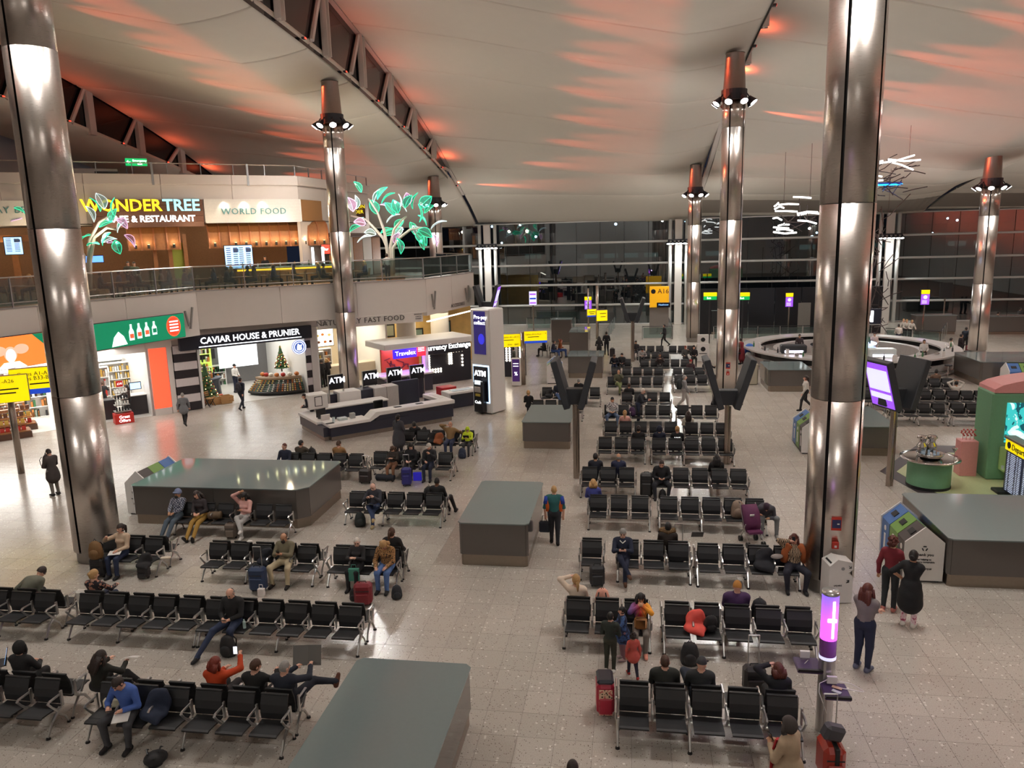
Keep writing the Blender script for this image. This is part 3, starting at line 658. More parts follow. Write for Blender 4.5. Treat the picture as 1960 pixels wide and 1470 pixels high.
TILE = ramp_mat('white_tiles', 'Brick', 6., ((0., (214, 210, 204)), (1., (236, 232, 226))), .3, coord='Object')
u0, u1 = ux(RL, 391, 10.5), ux(RL, 576, 10.5)
r = T('food_sign', 'white tiled panel with raised teal letters reading world food', 'sign', RL.p((u0+u1)/2, 10.45), RL.rz); W_ = u1-u0
m = MB(); m.box((0, -.06, .03), (W_, .1, 1.36)); part('panel', m, mat('tile_white', (226, 220, 212), .35), r)
m = MB()
for k in range(7): m.box((0, -.115, -.6+k*.2), (W_, .006, .012)) if False else m.box((0, -.113, -.58+k*.2), (W_*.98, .008, .185))
part('tile_courses', m, mat('tile_white2', (222, 216, 208), .25), r)
TEAL = mat('teal_letters', (96, 150, 150), .5)
text('WORLD FOOD', r, (0, -.14, -.02), (1, 0, 0), TEAL, .52, depth=.03, sp=1.1)
for x in (-1.7, -.6, .5): lamp('SPOT', 'sign_wash', RL.p((u0+u1)/2+x, 11.12, .35), 45*SHOP_W, (1, .9, .75), .04, aim=RL.n*-.35+Vector((0, 0, -1)), spot=90)
u0, u1 = ux(RL, -75, 10.5), ux(RL, 120, 10.5)
r = T('breakfast_sign', 'pale panel with teal letters partly hidden behind the left column', 'sign', RL.p((u0+u1)/2, 10.45), RL.rz)
m = MB(); m.box((0, -.05, 0), (u1-u0, .08, 1.3)); part('panel', m, mat('tile_white'), r); text('ALL DAY BREAKFAST', r, (.3, -.1, .15), (1, 0, 0), TEAL, .5, depth=.03, sp=1.1)
r = T('wood_panel_sign', 'plain ochre panel at the corner of the restaurant fascia', 'sign', RB.p(LB*.14, 10.5), RB.rz); m = MB(); m.box((0, -.05, 0), (LB*.26, .08, 1.3), ch=.02); part('panel', m, mat('ochre_board', (158, 112, 66), .6), r)
r = T('small_restaurant_sign', 'small dark sign with yellow and blue letters by the tree sculpture', 'sign', RB.p(LB*.8, 10.35, .2), 0.)
m = MB(); m.box((0, 0, 0), (.9, .1, 1.5), ch=.02); part('panel', m, WOODD, r); text('WON\nDER', r, (0, -.07, .42), (1, 0, 0), YEL, .36); text('TREE', r, (0, -.07, -.28), (1, 0, 0), CYAN, .36, sx=.9)
# interior shell
m = MB(); RL.box(m, -20, 7.2, 6.0, 9.85, -4.7, -4.5); iw = struct('wall_restaurant', m, mat('brown_wall', (120, 84, 54), .6, var=.2))
m = MB(); m.box((RB.p(LB*.5, 7.9, -.1)), (LB, .2, 3.9), RB.rz); part('side_wall', m, UPW, iw)
def canopy(u0, u1, n, label):
    r = T('ribbed_canopy', label, 'canopy', RL.p((u0+u1)/2, 0), RL.rz); W_ = u1-u0
    prof = [(-.1, 9.85), (-.5, 9.8), (-.85, 9.6), (-1.05, 9.25), (-1.1, 8.75), (-1.1, 8.3)]
    for k in range(n):
        a, b = -W_/2+W_*k/n, -W_/2+W_*(k+1)/n
        for (p, q) in zip(prof[:-1], prof[1:]):
            pass
        m = MB(); vs = [(x, -(-y_-1.6)-0.0, z) for x in (a+.05, b-.05) for (y_, z) in prof]; vs = [(x, 1.7+y_, z) for x in (a+.05, b-.05) for (y_, z) in prof]
        nn = len(prof); m.add(vs, [(i, i+1, nn+i+1, nn+i) for i in range(nn-1)]); part('board', m, WOODL, r)
    for k in range(n+1):
        m = MB(); m.tube([(-W_/2+W_*k/n, 1.66+y_, z) for y_, z in prof], .06, 5); part('rib', m, mat('copper_wood', (156, 96, 62), .4), r)
    for k in range(n):
        if rng.random() < .8:
            x = -W_/2+W_*(k+.5)/n; m = MB(); m.tube([(x, .42, 8.4), (x, .42, 8.62)], .07, 8); w_ = part('wall_lamp', m, BLACK, r)
            m = MB(); m.tube([(x, .42, 8.62), (x, .42, 8.63)], .055, 8); part('bulb', m, WARMGLOW, w_)
            q = RL.p((u0+u1)/2+x, 8.75, -.3); lamp('POINT', 'wall_lamp_light', q, 9*SHOP_W, (1, .72, .4), .05)
    return r
canopy(ux(RL, 246, 9), ux(RL, 345, 9), 4, 'curved wooden canopy with lit bays below the big wooden sign')
canopy(ux(RL, 402, 9), ux(RL, 632, 9), 12, 'long ribbed wooden canopy with wall lamps over the bar')
for px, lab in ((15, 'wooden bay at the far left of the restaurant'), (85, 'wooden bay left of the column in the restaurant')):
    r = T('wood_booth', lab, 'booth', RL.p(ux(RL, px, 8), 0, -1.2), RL.rz)
    for q in range(2): m = MB(); m.box((-1.4+q*2.8, 0, 7.5), (.3, .6, 3.1)); part('pillar', m, WOODL, r)
    m = MB(); m.box((0, 0, 9.15), (3.1, .7, .35)); part('lintel', m, WOODL, r)
    lamp('POINT', 'booth_light', RL.p(ux(RL, px, 8), 8.8, -.8), 60*SHOP_W, (1, .72, .38), .1)
for k, px in enumerate((300, 330, 360)):
    m = MB(); m.box((0, 0, 7.6), (.22, .3, 3.2)); thing('timber_post', m, WOODL, ('slim timber post left of the green panel', 'timber post beside the lime green panel', 'timber post right of the lime green panel')[k], 'post', RL.p(ux(RL, px, 8), 0, -1.4), RL.rz)
m = MB(); m.box((0, 0, 7.4), (1.0, .1, 2.6), ch=.02); thing('green_screen', m, mat('lime_panel', (150, 160, 60), .6), 'lime green panel in the restaurant', 'panel', RL.p(ux(RL, 346, 8), 0, -1.6), RL.rz)
# menu screens
def screen(w_, h, m_, label, loc, rz, name='menu_screen', frame=BLACK, draw=None, cat='screen', tilt=0.):
    r = T(name, label, cat, loc, rz); m = MB(); m.box((0, .04, 0), (w_+.08, .08, h+.08), ch=.015); part('housing', m, frame, r)
    m = MB(); m.box((0, -.006, 0), (w_, .012, h)); p = part('display', m, m_, r)
    if draw: draw(r, w_, h)
    return r
BLUEW = glow('menu_blue', (170, 205, 250), 1.4); LINE = mat('menu_lines', (60, 80, 120), .6)
def menu_lines(r, w_, h):
    m = MB()
    for c_ in (-.25, .22):
        for k in range(9): m.box((c_*w_, -.016, h*(.4-.09*k)), (w_*.3, .006, h*.035))
    m.box((w_*.25, -.016, h*.3), (w_*.36, .007, h*.16)); part('menu_lines', m, LINE, r)
for k, px in enumerate((443, 467)): screen(.85, 1.35, BLUEW, ('left of the two pale blue menu screens under the canopy', 'right of the two pale blue menu screens under the canopy')[k], RL.p(ux(RL, px, 8), 7.75, .3), RL.rz, draw=menu_lines)
screen(.8, .9, BLUEW, 'pale menu screen in the bay at the far left of the restaurant', RL.p(ux(RL, 26, 8.5), 8.75, -.3), RL.rz, draw=menu_lines)
screen(1.2, .35, glow('blue_sign', (90, 150, 255), 2.), 'small bright blue sign beside the left tree sculpture', RL.p(ux(RL, 175, 7.8), 7.9, -.5), RL.rz)
# bar counter with yellow lit front
u0, u1 = ux(RL, 448, 6.8), ux(RL, 650, 6.8); r = T('bar_counter', 'long counter with a yellow lit front under the canopy', 'counter', RL.p((u0+u1)/2, 6.0, .9), RL.rz); W_ = u1-u0
m = MB(); m.box((0, 0, 1.08), (W_, .8, .06), ch=.01); part('worktop', m, WHITE, r)
for k in range(8): m = MB(); m.box((-W_/2+W_*(k+.5)/8, 0, .45), (W_/8-.03, .7, .85)); part('front_panel', m, WOODL, r)
m = MB(); m.box((0, -.36, .97), (W_, .03, .1)); part('light_strip', m, glow('amber_strip', (255, 190, 40), 4.), r)
lamp('AREA', 'bar_glow', RL.p((u0+u1)/2, 6.95, 1.4), 40*SHOP_W, (1, .75, .25), W_*.8, aim=(0, 0, -1), sy=.3)
for k in range(14):
    x = -W_/2+.4+k*(W_-.8)/13; m = MB(); h = .2+.15*rng.random(); m.lathe([(0, 0), (.05, 0), (.05, h*.6), (.02, h*.8), (.02, h), (0, h)], 7)
    thing('bottle', m, mat(('b_green', 'b_amber', 'b_clear')[k % 3], ((40, 90, 50), (150, 90, 30), (190, 200, 200))[k % 3], .2), 'small bottle standing on the yellow lit bar', 'bottle', RL.p((u0+u1)/2+x, 7.11, .9), 0, 'bottles on the terrace bar')
screen(.5, .55, glow('red_screen', (255, 60, 45), 2.2), 'red lit screen at the right end of the bar', RL.p(ux(RL, 622, 8), 8.05, .2), RL.rz, draw=lambda r, w_, h: text('Bar', r, (0, -.02, 0), (1, 0, 0), TXT_W, .24))
for k, px in enumerate((596, 615)): m = MB(); m.box((0, 0, .55), (.16, .05, 1.1), ch=.02); thing('light_pillar', m, glow('pillar_white', (235, 245, 255), 3.), ('slim white light pillar on the bar', 'right slim white light pillar below the red screen')[k], 'lamp', RL.p(ux(RL, px, 7.4), 7.1, .5), RL.rz)
# glass tree sculptures
LEAFM = [glass_mat('leaf_%s' % c, t, .35, 1.2, .08) for c, t in (('teal', (90, 225, 190)), ('pale', (190, 225, 225)), ('pink', (225, 180, 220)))]
LEDGE = [glow('leaf_edge_teal', (60, 230, 180), 1.0), glow('leaf_edge_pale', (220, 240, 245), 1.0), glow('leaf_edge_pink', (235, 190, 235), .9)]
def leaf_mesh(k, L=.95, w_=.3):
    m = MB(); n = 7; top = []; 
    pr = [(0, .02), (.12, .5), (.3, .9), (.5, 1.), (.7, .78), (.87, .4), (1., .0)]
    vs = []
    for t, q in pr: vs += [(t*L, -q*w_, .12*math.sin(t*PI)+.06*q), (t*L, 0, .12*math.sin(t*PI)), (t*L, q*w_, .12*math.sin(t*PI)+.06*q)]
    fs = []
    for i in range(n-1): fs += [(i*3, i*3+1, i*3+4, i*3+3), (i*3+1, i*3+2, i*3+5, i*3+4)]
    m.add(vs, fs); m.k = 1; m.tube([vs[i*3] for i in range(n)], .022, 4); m.tube([vs[i*3+2] for i in range(n)], .022, 4); m.tube([vs[i*3+1] for i in range(n)], .016, 4)
    return m.mesh('leaf', [LEAFM[k], LEDGE[k]])
LEAVES = [leaf_mesh(0), leaf_mesh(1), leaf_mesh(2, .8, .28)]
BRANCH = mat('branch_white', (206, 200, 192), .4)
def glass_tree(base, label, stems, leaves, rz=0.):
    r = T('glass_tree', label, 'sculpture', base, rz)
    m = MB(); m.lathe([(0, 0), (.9, 0), (.9, .3), (.7, .34), (0, .34)], 16); part('planter', m, WOODL, r)
    for s in stems: m = MB(); m.smooth = True; m.tube(s, [.13-.08*i/(len(s)-1) for i in range(len(s))], 8); part('stem', m, BRANCH, r)
    for k, (p, az, el, roll, sc) in enumerate(leaves):
        o = link('leaf', LEAVES[k % 3 if rng.random() < .7 else 0], r, p)
        o.rotation_euler = (roll, -el, az); o.scale = (sc, sc, sc)
    return r
tb = at(748, 529, 6.3); tb.z = 6.03; tY = tb.y
def tp(px, py, dy=0.): q = aty(px, py, tY+dy); return (q.x-tb.x, q.y-tb.y, q.z-tb.z)
st = [[(0, 0, .2), tp(742, 480), tp(735, 440), tp(722, 405), tp(705, 380)], [(0, 0, .2), tp(740, 470), tp(733, 455), tp(715, 435), tp(700, 420), tp(672, 413)],
      [(.1, 0, .2), tp(748, 470), tp(754, 440), tp(768, 422), tp(778, 414)], [(.15, 0, .2), tp(752, 475), tp(765, 455), tp(785, 440), tp(805, 436), tp(826, 440)]]
lv = []
for px, py, ang in ((692, 368, 2.2), (715, 388, .9), (722, 382, .8), (730, 390, .6), (682, 400, 1.6), (676, 405, 1.9), (722, 410, 2.), (740, 426, .5), (700, 428, 3.), (690, 432, 3.6), (712, 452, 3.5), (728, 447, .3), (735, 450, .1), (720, 448, 3.),
                    (762, 408, 1.9), (755, 412, 2.2), (765, 398, 1.6), (782, 392, 1.7), (790, 400, 1.2), (778, 405, 2.4), (803, 398, .7), (812, 408, .6), (800, 412, 5.4), (772, 420, 4.), (785, 425, 5.), (770, 435, 4.), (765, 445, 4.3), (760, 456, 4.9), (790, 432, 5.2), (795, 445, 5.4), (800, 440, 5.8), (825, 438, .4), (828, 448, 5.), (811, 450, 4.7), (803, 425, 1.6), (750, 400, 2.8), (775, 398, 1.)):
    p = tp(px, py, rng.uniform(-.7, .7)); side = math.cos(ang); lv.append((p, 0. if side >= 0 else PI, math.asin(max(-1, min(1, math.sin(ang))))*1., rng.uniform(-1.2, 1.2), rng.uniform(.8, 1.15)))
glass_tree(tb, 'sculpture of glass leaves on white curved stems on the terrace', st, lv)
tb = at(172, 560, 6.2); tb.z = 6.03; tY = tb.y
st = [[(0, 0, .2), tp(172, 500), tp(180, 455), tp(205, 436), tp(225, 440)], [(0, 0, .2), tp(170, 500), tp(172, 460), tp(190, 425), tp(206, 415)], [(-.1, 0, .2), tp(160, 490), tp(130, 440), tp(70, 415), tp(55, 412)]]
lv = []
for px, py, ang in ((192, 405, 2.2), (180, 425, 2.), (190, 435, .3), (218, 412, 1.4), (212, 425, 1.), (222, 420, 5.6), (175, 450, 3.6), (195, 465, .2), (205, 465, 6.), (220, 460, 5.), (225, 445, .8), (238, 450, 5.4), (212, 445, 4.), (50, 412, 2.6), (42, 418, 3.4), (190, 468, 3.2), (200, 400, 2.)):
    p = tp(px, py, rng.uniform(-.5, .5)); side = math.cos(ang); lv.append((p, 0. if side >= 0 else PI, math.asin(max(-1, min(1, math.sin(ang)))), rng.uniform(-1.2, 1.2), rng.uniform(.75, 1.)))
glass_tree(tb, 'smaller glass leaf sculpture partly behind the left steel column', st, lv)
# dining furniture on the terrace
CHW = mat('pale_chair_wood', (176, 140, 96), .5); 
def dining_table():
    r = T('dining_table', '', 'table', (0, 0, 6.03)); m = MB(); m.box((0, 0, .73), (.9, .9, .04), ch=.01); part('tabletop', m, WOODL, r)
    m = MB(); m.tube([(0, 0, 0), (0, 0, .72)], .04, 6); m.lathe([(0, 0), (.28, 0), (.28, .02), (0, .02)], 10); part('pedestal', m, BLACK, r); return r
def dining_chair():
    r = T('dining_chair', '', 'chair', (0, 0, 6.03)); m = MB(); m.box((0, 0, .45), (.42, .42, .04), ch=.01); part('seat', m, CHW, r)
    for x, y in ((-.18, -.18), (.18, -.18), (-.18, .18), (.18, .18)): m = MB(); m.tube([(x*1.15, y*1.15, 0), (x, y, .44)], .018, 5); part('leg', m, BLACK if False else CHW, r)
    m = MB()
    for k in range(5): m.tube([(-.16+.08*k, .19, .46), (-.18+.09*k, .26, .85)], .012, 4)
    m.tube([(-.2, .26, .86), (.2, .26, .86)], .02, 5); part('backrest', m, CHW, r); return r
t0, c0 = dining_table(), dining_chair(); tk, ck = kids(t0), kids(c0)
spots = [(225, 1.6), (262, 2.6), (300, 1.5), (345, 2.2), (388, 1.4), (430, 2.4), (470, 1.5), (515, 2.3), (560, 1.4), (605, 2.2), (655, 1.3), (700, 2.4), (50, 2.), (15, 3.)]
T2 = Fr((-21.95, 36.4, 0), (.8, .6, 0)); DIN = []
for k, (px, d) in enumerate(spots):
    c = T2.p(ux(T2, px, 6.8)+.0, 6.03, -d); c.z = 6.03
    lab = 'dining table on the terrace, number %d from the left behind the glass' % 0
    lab = ('pale wooden dining table among diners behind the terrace glass')
    if k == 0: t0.location = c; t0.rotation_euler.z = T2.rz; t0['label'] = lab; t0['group'] = 'terrace dining tables'
    else: dup(t0, c, T2.rz, lab, 'terrace dining tables', tk)
    for s in (-1, 1):
        q = T2.p(ux(T2, px, 6.8)+s*.75, 6.03, -d); q.z = 6.03; lab = 'pale wooden spindle chair at a terrace dining table'
        if k == 0 and s == -1: c0.location = q; c0.rotation_euler.z = T2.rz+PI/2; c0['label'] = lab; c0['group'] = 'terrace dining chairs'
        else: dup(c0, q, T2.rz-s*PI/2, lab, 'terrace dining chairs', ck)
        DIN.append((q.copy(), T2.rz-s*PI/2))
for k in range(9): lamp('POINT', 'restaurant_light', RL.p(-9+k*2., 9.3, 1.2 if k % 2 else -2.), 75*SHOP_W, (1, .78, .5), .15)
for k in range(6): lamp('POINT', 'terrace_fill', T2.p(-4+3.4*k, 9.2, -3.), 85*SHOP_W, (1, .82, .58), .2)  # unseen point lamps added to brighten the diners and terrace floor
# pendant lamp rig & structures right of corner
r = T('service_kiosk', 'white kiosk with shutters behind the tree sculpture', 'kiosk', RB.p(LB*.55, 6.03, 1.), RB.rz)
for k in range(5): m = MB(); m.box((-3.2+1.6*k, 0, 1.4), (1.5, .3, 2.7), ch=.02); part('shutter_panel', m, mat('shutter_white', (205, 200, 194), .5) if k % 2 else WOODL, r)
m = MB(); m.box((0, 0, 2.9), (8.2, .5, .25)); part('canopy', m, WOODD, r)
# ================================================================ SHOPS under the terrace
SL = Fr((-22.5, 36.54, 0), (.70, .714, 0))
def U(px, z=1.5): return ux(SL, px, z)
SHOPW = mat('shop_white', (232, 230, 226), .4, var=.02); SHOPF = mat('shop_floor', (214, 210, 204), .25, var=.03)
sh = struct('wall_shops'); m = MB(); SL.box(m, U(-160), U(745), 3.72, 4.32, -.5, -.12); part('upper_band', m, OFFW, sh)
def room(px0, px1, depth, back, wallm, power, col=(1, .97, .92), h=3.7):
    a, b = U(px0), U(px1)
    m = MB(); SL.box(m, a, b, 0, h, -depth-.15, -depth); part('back_wall', m, back, sh)
    for u in (a, b): m = MB(); SL.box(m, u-.06, u+.06, 0, h, -depth, 0); part('side_wall', m, wallm, sh)
    m = MB(); SL.box(m, a, b, .0, .012, -depth, -.05); part('shop_floor', m, SHOPF, sh)
    lamp('AREA', 'shop_light', SL.p((a+b)/2, h-.1, -depth*.45), power*SHOP_W, col, (b-a)*.85, aim=(0, 0, -1), sy=depth*.7).rotation_euler = (0, 0, SL.rz)
    return a, b
a, b = room(-160, 108, 7., SHOPW, SHOPW, 520.); a2, b2 = room(112, 288, 6., SHOPW, SHOPW, 200.); a3, b3 = room(385, 588, 6.5, mat('shop_grey', (120, 118, 118), .5), SHOPW, 200.); a4, b4 = room(610, 742, 5.5, mat('food_wall', (206, 190, 160), .5), SHOPW, 190., (1, .9, .74))
# lit adverts hung on the fascia
SEG1 = Fr((-27.8, 16.4, 0), (5.85, 20., 0))
def advert(px0, px1, z0, z1, m_, label, draw):
    u0, u1 = ux(SEG1, px0, (z0+z1)/2), ux(SEG1, px1, (z0+z1)/2); r = T('lit_advert', label, 'advert', SEG1.p((u0+u1)/2, (z0+z1)/2, .2), SEG1.rz); W_, H_ = u1-u0, z1-z0
    m = MB(); m.box((0, .03, 0), (W_, .2, H_), ch=.02); part('housing', m, BLACK, r); m = MB(); m.box((0, -.08, 0), (W_-.04, .02, H_-.04)); part('display', m, m_, r); draw(r, W_, H_)
GREENL = glow('advert_green', (0, 130, 90), .9); ORANGEL = glow('advert_orange', (255, 140, 60), 1.); PALEL = glow('advert_pale', (235, 250, 250), 1.3); REDL = glow('advert_red', (255, 96, 60), 1.1)
def shape(r, poly, m_, name, y=-.1, d=.012): m = MB(); m.ext(poly, 'y', y, y-d); return part(name, m, m_, r)
def oval(cx, cz, a, b, n=20): return [(cx+a*math.cos(2*PI*k/n), cz+b*math.sin(2*PI*k/n)) for k in range(n)]
def ad1(r, W_, H_):
    for k, x in enumerate((.02, .09, .16, .23)):
        X = -W_/2+W_*(.36+x*1.2); h = H_*(.62-.03*k); z = -H_*.3+.03*k*H_
        shape(r, [(X-.13, z), (X+.13, z), (X+.13, z+h*.55), (X+.05, z+h*.75), (X+.05, z+h), (X-.05, z+h), (X-.05, z+h*.75), (X-.13, z+h*.55)], PALEL, 'bottle_picture')
        shape(r, [(X-.1, z+.1), (X+.1, z+.1), (X+.1, z+.3), (X-.1, z+.3)], REDL if k != 3 else GREENL, 'bottle_label_picture', -.115)
    shape(r, [(-W_*.33, -H_*.45), (-W_*.17, -H_*.42), (-W_*.2, -H_*.1), (-W_*.25, H_*.1), (-W_*.3, -H_*.1)], PALEL, 'splash_picture')
    X = W_*.36; shape(r, oval(X, .02, .42, .5), REDL, 'offer_badge'); 
    shape(r, oval(X, .02, .36, .44), glow('badge_red', (235, 70, 40), 1.), 'offer_badge_face', -.113)
    for k in range(4): shape(r, [(X-.26, .22-k*.15), (X+.26, .22-k*.15), (X+.26, .29-k*.15), (X-.26, .29-k*.15)], PALEL, 'offer_line', -.126)
advert(170, 346, 4.02, 5.22, GREENL, 'lit green advert with bottles and an orange badge above the shop', ad1)
def ad2(r, W_, H_):
    shape(r, [(W_*.22, H_*.5-.02), (W_*.5-.02, H_*.5-.02), (W_*.5-.02, -H_*.28)], GREENL, 'green_corner')
    X = -W_*.05; shape(r, oval(X, -.12, .2, .27), PALEL, 'face_picture'); shape(r, [(X-.6, -H_*.48), (X+.6, -H_*.48), (X+.3, -.38), (X-.3, -.38)], PALEL, 'shoulders_picture')
    shape(r, oval(X, -.06, .26, .3), glow('hair_pink', (255, 190, 160), 1.), 'hair_picture', -.095)
    for s in (-1, 1): shape(r, oval(X+s*.45, .1, .3, .2), glow('hair_pink'), 'splash_picture', -.1)
advert(-70, 100, 3.85, 5.15, ORANGEL, 'lit orange and green advert showing a smiling face above the shop', ad2)
# shop front pillars
def fpillar(px0, px1, z0, z1, m_, nm, d=.35, dd=.0): m = MB(); SL.box(m, U(px0), U(px1), z0, z1, -d, dd, .01); return part(nm, m, m_, sh)
fpillar(286, 292, 0, 3.75, OFFW, 'white_pier'); fpillar(325, 335, 0, 3.75, OFFW, 'white_pier', .4, .05); fpillar(597, 609, 0, 3.75, OFFW, 'white_pier', .4, .05)
m = MB(); SL.box(m, U(286), U(336), 3.45, 3.8, -.4, .06); part('lintel', m, OFFW, sh); m = MB(); SL.box(m, U(112), U(290), 3.3, 3.78, -.3, .0); part('lintel', m, OFFW, sh)
u0, u1 = U(292), U(324); r = T('red_light_panel', 'tall glowing coral red panel between the shops', 'light panel', SL.p((u0+u1)/2, 0, .06), SL.rz); W_ = u1-u0
m = MB(); m.box((0, .05, 1.9), (W_, .1, 3.1)); part('display', m, glow('coral_red', (255, 92, 60), 1.15), r); m = MB(); m.box((0, .06, .17), (W_, .14, .34)); part('base', m, OFFW, r)
# caviar restaurant front
STW, STK = mat('stripe_white', (214, 206, 206), .5), mat('stripe_black', (38, 32, 36), .5)
def striped(px0, px1, label, d=.5):
    u0, u1 = U(px0), U(px1); r = T('striped_pillar', label, 'pillar', SL.p((u0+u1)/2, 0, .02), SL.rz)
    for k in range(8): m = MB(); m.box((0, d/2, .23+.43*k), (u1-u0, d, .42), ch=.01); part('stone_block', m, STK if k % 2 == 0 else STW, r)
striped(337, 381, 'broad black and white striped pillar at the left of the caviar bar'); striped(587, 597, 'slim black and white striped pillar at the right of the caviar bar')
u0, u1 = U(340, 3.6), U(592, 3.6); zs = (zpx(SL, 465, 634)+zpx(SL, 465, 658))/2; r = T('caviar_sign', 'dark sign with white serif capitals over the caviar bar', 'sign', SL.p((u0+u1)/2, zs, .3), SL.rz); W_ = u1-u0
m = MB(); m.box((0, .1, 0), (W_, .3, .72), ch=.02); part('panel', m, mat('sign_navy', (28, 30, 44), .4), r)
text('CAVIAR HOUSE & PRUNIER', r, (.15, -.06, .06), (1, 0, 0), LWHITE, .47, bold=.008, sx=.94)
m = MB(); m.box((.15, -.06, -.24), (W_*.78, .02, .045)); part('underline', m, LWHITE, r)
r = T('round_emblem', 'round blue and white emblem hanging at the right of the caviar bar', 'emblem', SL.p(U(571, 2.8), 2.72, .1), SL.rz)
m = MB(); m.ext(oval(0, 0, .42, .42, 28), 'y', .02, -.02); part('disc', m, glow('emblem_blue', (70, 100, 180), .8), r)
for q0, q1 in ((.36, .4), (.26, .3)):
    m = MB(); n = 28
    for k in range(n):
        a, b = 2*PI*k/n, 2*PI*(k+1)/n; m.add([(q*math.cos(t), y, q*math.sin(t)) for y in (-.03,) for t, q in ((a, q0), (a, q1), (b, q1), (b, q0))], [(0, 1, 2, 3)])
    part('emblem_ring', m, LWHITE, r)
m = MB(); m.ext([(-.14, -.16), (.02, -.2), (.16, -.12), (.12, .02), (.18, .14), (.04, .1), (-.06, .2), (-.12, .06)], 'y', -.025, -.035); part('emblem_figure', m, LWHITE, r)
def shelf_unit(fr, u, d, w_, h, n, label, frame, cols, name='shelf_unit', lit=False, z0=0.):
    r = T(name, label, 'shelves', fr.p(u, z0, d), fr.rz)
    m = MB(); m.box((0, .18, h/2), (w_, .04, h)); part('back_panel', m, frame, r)
    for s in (-1, 1): m = MB(); m.box((s*w_/2, 0, h/2), (.04, .36, h)); part('side', m, frame, r)
    for k in range(n+1): m = MB(); m.box((0, 0, .04+(h-.08)*k/n), (w_, .36, .03)); part('shelf', m, frame, r)
    for ci, c in enumerate(cols):
        m = MB()
        for k in range(n):
            z = .055+(h-.08)*k/n; x = -w_/2+.08
            while x < w_/2-.08:
                if rng.integers(len(cols)) == ci:
                    hh = (h/n-.08)*rng.uniform(.55, .95); ww = rng.uniform(.07, .13)
                    m.box((x, -.02, z+hh/2), (ww*.8, .2, hh))
                x += .12
        if m.v: o = part('goods', m, c, r); o['kind'] = 'stuff'
    if lit: m = MB(); m.box((0, .12, h+.02), (w_, .1, .04)); part('light_strip', m, LAMPGLOW, r)
    return r
G = lambda n, c: mat(n, c, .4)
mix1 = [G('g_white', (235, 235, 230)), G('g_amber', (190, 120, 60)), G('g_green', (60, 110, 70)), G('g_black', (40, 40, 44))]
mix2 = [G('g_red', (180, 50, 40)), G('g_gold', (210, 170, 80)), G('g_white', 0), G('g_brown', (110, 70, 50))]
shelf_unit(SL, U(430, 1.7), -6.2, 2.0, 2.6, 5, 'shelf of bottles with yellow glow at the back of the caviar bar', glow('lime_lit', (200, 225, 110), .8), mix1, lit=True)
shelf_unit(SL, U(405, 1.7), -5.9, 1.0, 2.5, 5, 'white shelf of jars left of the glowing bottle shelf', SHOPW, mix1)
shelf_unit(SL, U(388, 1.7), -3., .8, 2.2, 4, 'dark wooden wine rack just inside the striped pillar', WOODD, mix2)
shelf_unit(SL, U(465, 1.7), -6.2, 1.6, 1.3, 3, 'low shelf of jars right of the glowing bottle shelf', SHOPW, mix1)
m = MB(); m.smooth = True; m.lathe([(0, 0), (.75, 0), (.7, .9), (.82, 1.0), (.82, 1.06), (0, 1.06)], 20); thing('round_display', m, [mat('navy_round', (30, 34, 48), .4)], 'dark round display counter in the caviar bar', 'counter', SL.p(U(430, 1.), 0, -3.4), 0)
for k in range(6):
    m = MB(); m.lathe([(0, 0), (.06, 0), (.06, .22), (.02, .3), (.02, .4), (0, .4)], 7); a = k*PI/3; thing('bottle', m, G('g_amber', 0) if k % 2 else G('g_black', 0), 'dark bottle grouped on the round display counter', 'bottle', SL.p(U(430, 1.)+.4*math.cos(a), 1.06, -3.4+.4*math.sin(a)), 0, 'bottles on the round display')
# curved chilled counter with rows of food tubs
cc = SL.p(U(585), 0, -2.2); r = T('chilled_counter', 'curved glass-fronted food counter at the right of the caviar bar', 'counter', cc, SL.rz)
A0, A1 = -PI/2-.05, -PI/2-1.5
def arc(rr, n=16): return [(rr*1.25*math.cos(A0+(A1-A0)*k/n), rr*math.sin(A0+(A1-A0)*k/n)) for k in range(n+1)]
def arcband(prof, m_, nm):
    m = MB(); m.smooth = True; rows = [[(x*q, y*q, z) for x, y in arc(1.)] for q, z in prof]; m.add(*grid(rows, True)); return part(nm, m, m_, r)
arcband([(2.05, 0), (2.2, .12), (2.2, .2)], BLACK, 'plinth'); arcband([(2.2, .2), (1.75, .85), (1.7, .85)], mat('counter_dark', (52, 50, 48), .3), 'sloped_front'); arcband([(1.78, .85), (1.8, .98), (1.2, .98), (1.2, .2)], mat('counter_wood', (150, 124, 96), .4), 'worktop')
tubc = [G('tub_g', (70, 110, 90)), G('tub_y', (215, 190, 110)), G('tub_o', (200, 120, 60)), G('tub_w', (225, 220, 205)), G('tub_k', (60, 60, 58))]
for ci in range(5):
    m = MB()
    for i in range(26):
        for j in range(6):
            if (i//4+j//4+i % 2*2) % 5 == ci:
                t = A0+(A1-A0)*(i+.5)/26; q = 2.17-.36*(j+.5)/6*1.15; z = .24+.6*(j+.5)/6; m.box((q*1.25*math.cos(t), q*math.sin(t), z), (.08, .08, .06), t)
    o = part('food_tubs', m, tubc[ci], r); o['kind'] = 'stuff'
for k in range(7):
    m = MB(); m.smooth = True; m.ball((0, 0, .12), (.16, .12, .12), 8, 5); t = A0+(A1-A0)*(k+.5)/7; thing('food_bowl', m, (G('tub_o', 0), G('tub_w', 0), G('g_red', 0))[k % 3], 'heaped bowl of food on the curved counter', 'bowl', cc+Matrix.Rotation(SL.rz, 3, 'Z') @ Vector((1.5*1.25*math.cos(t), 1.5*math.sin(t), .98)), 0, 'bowls on the curved counter')
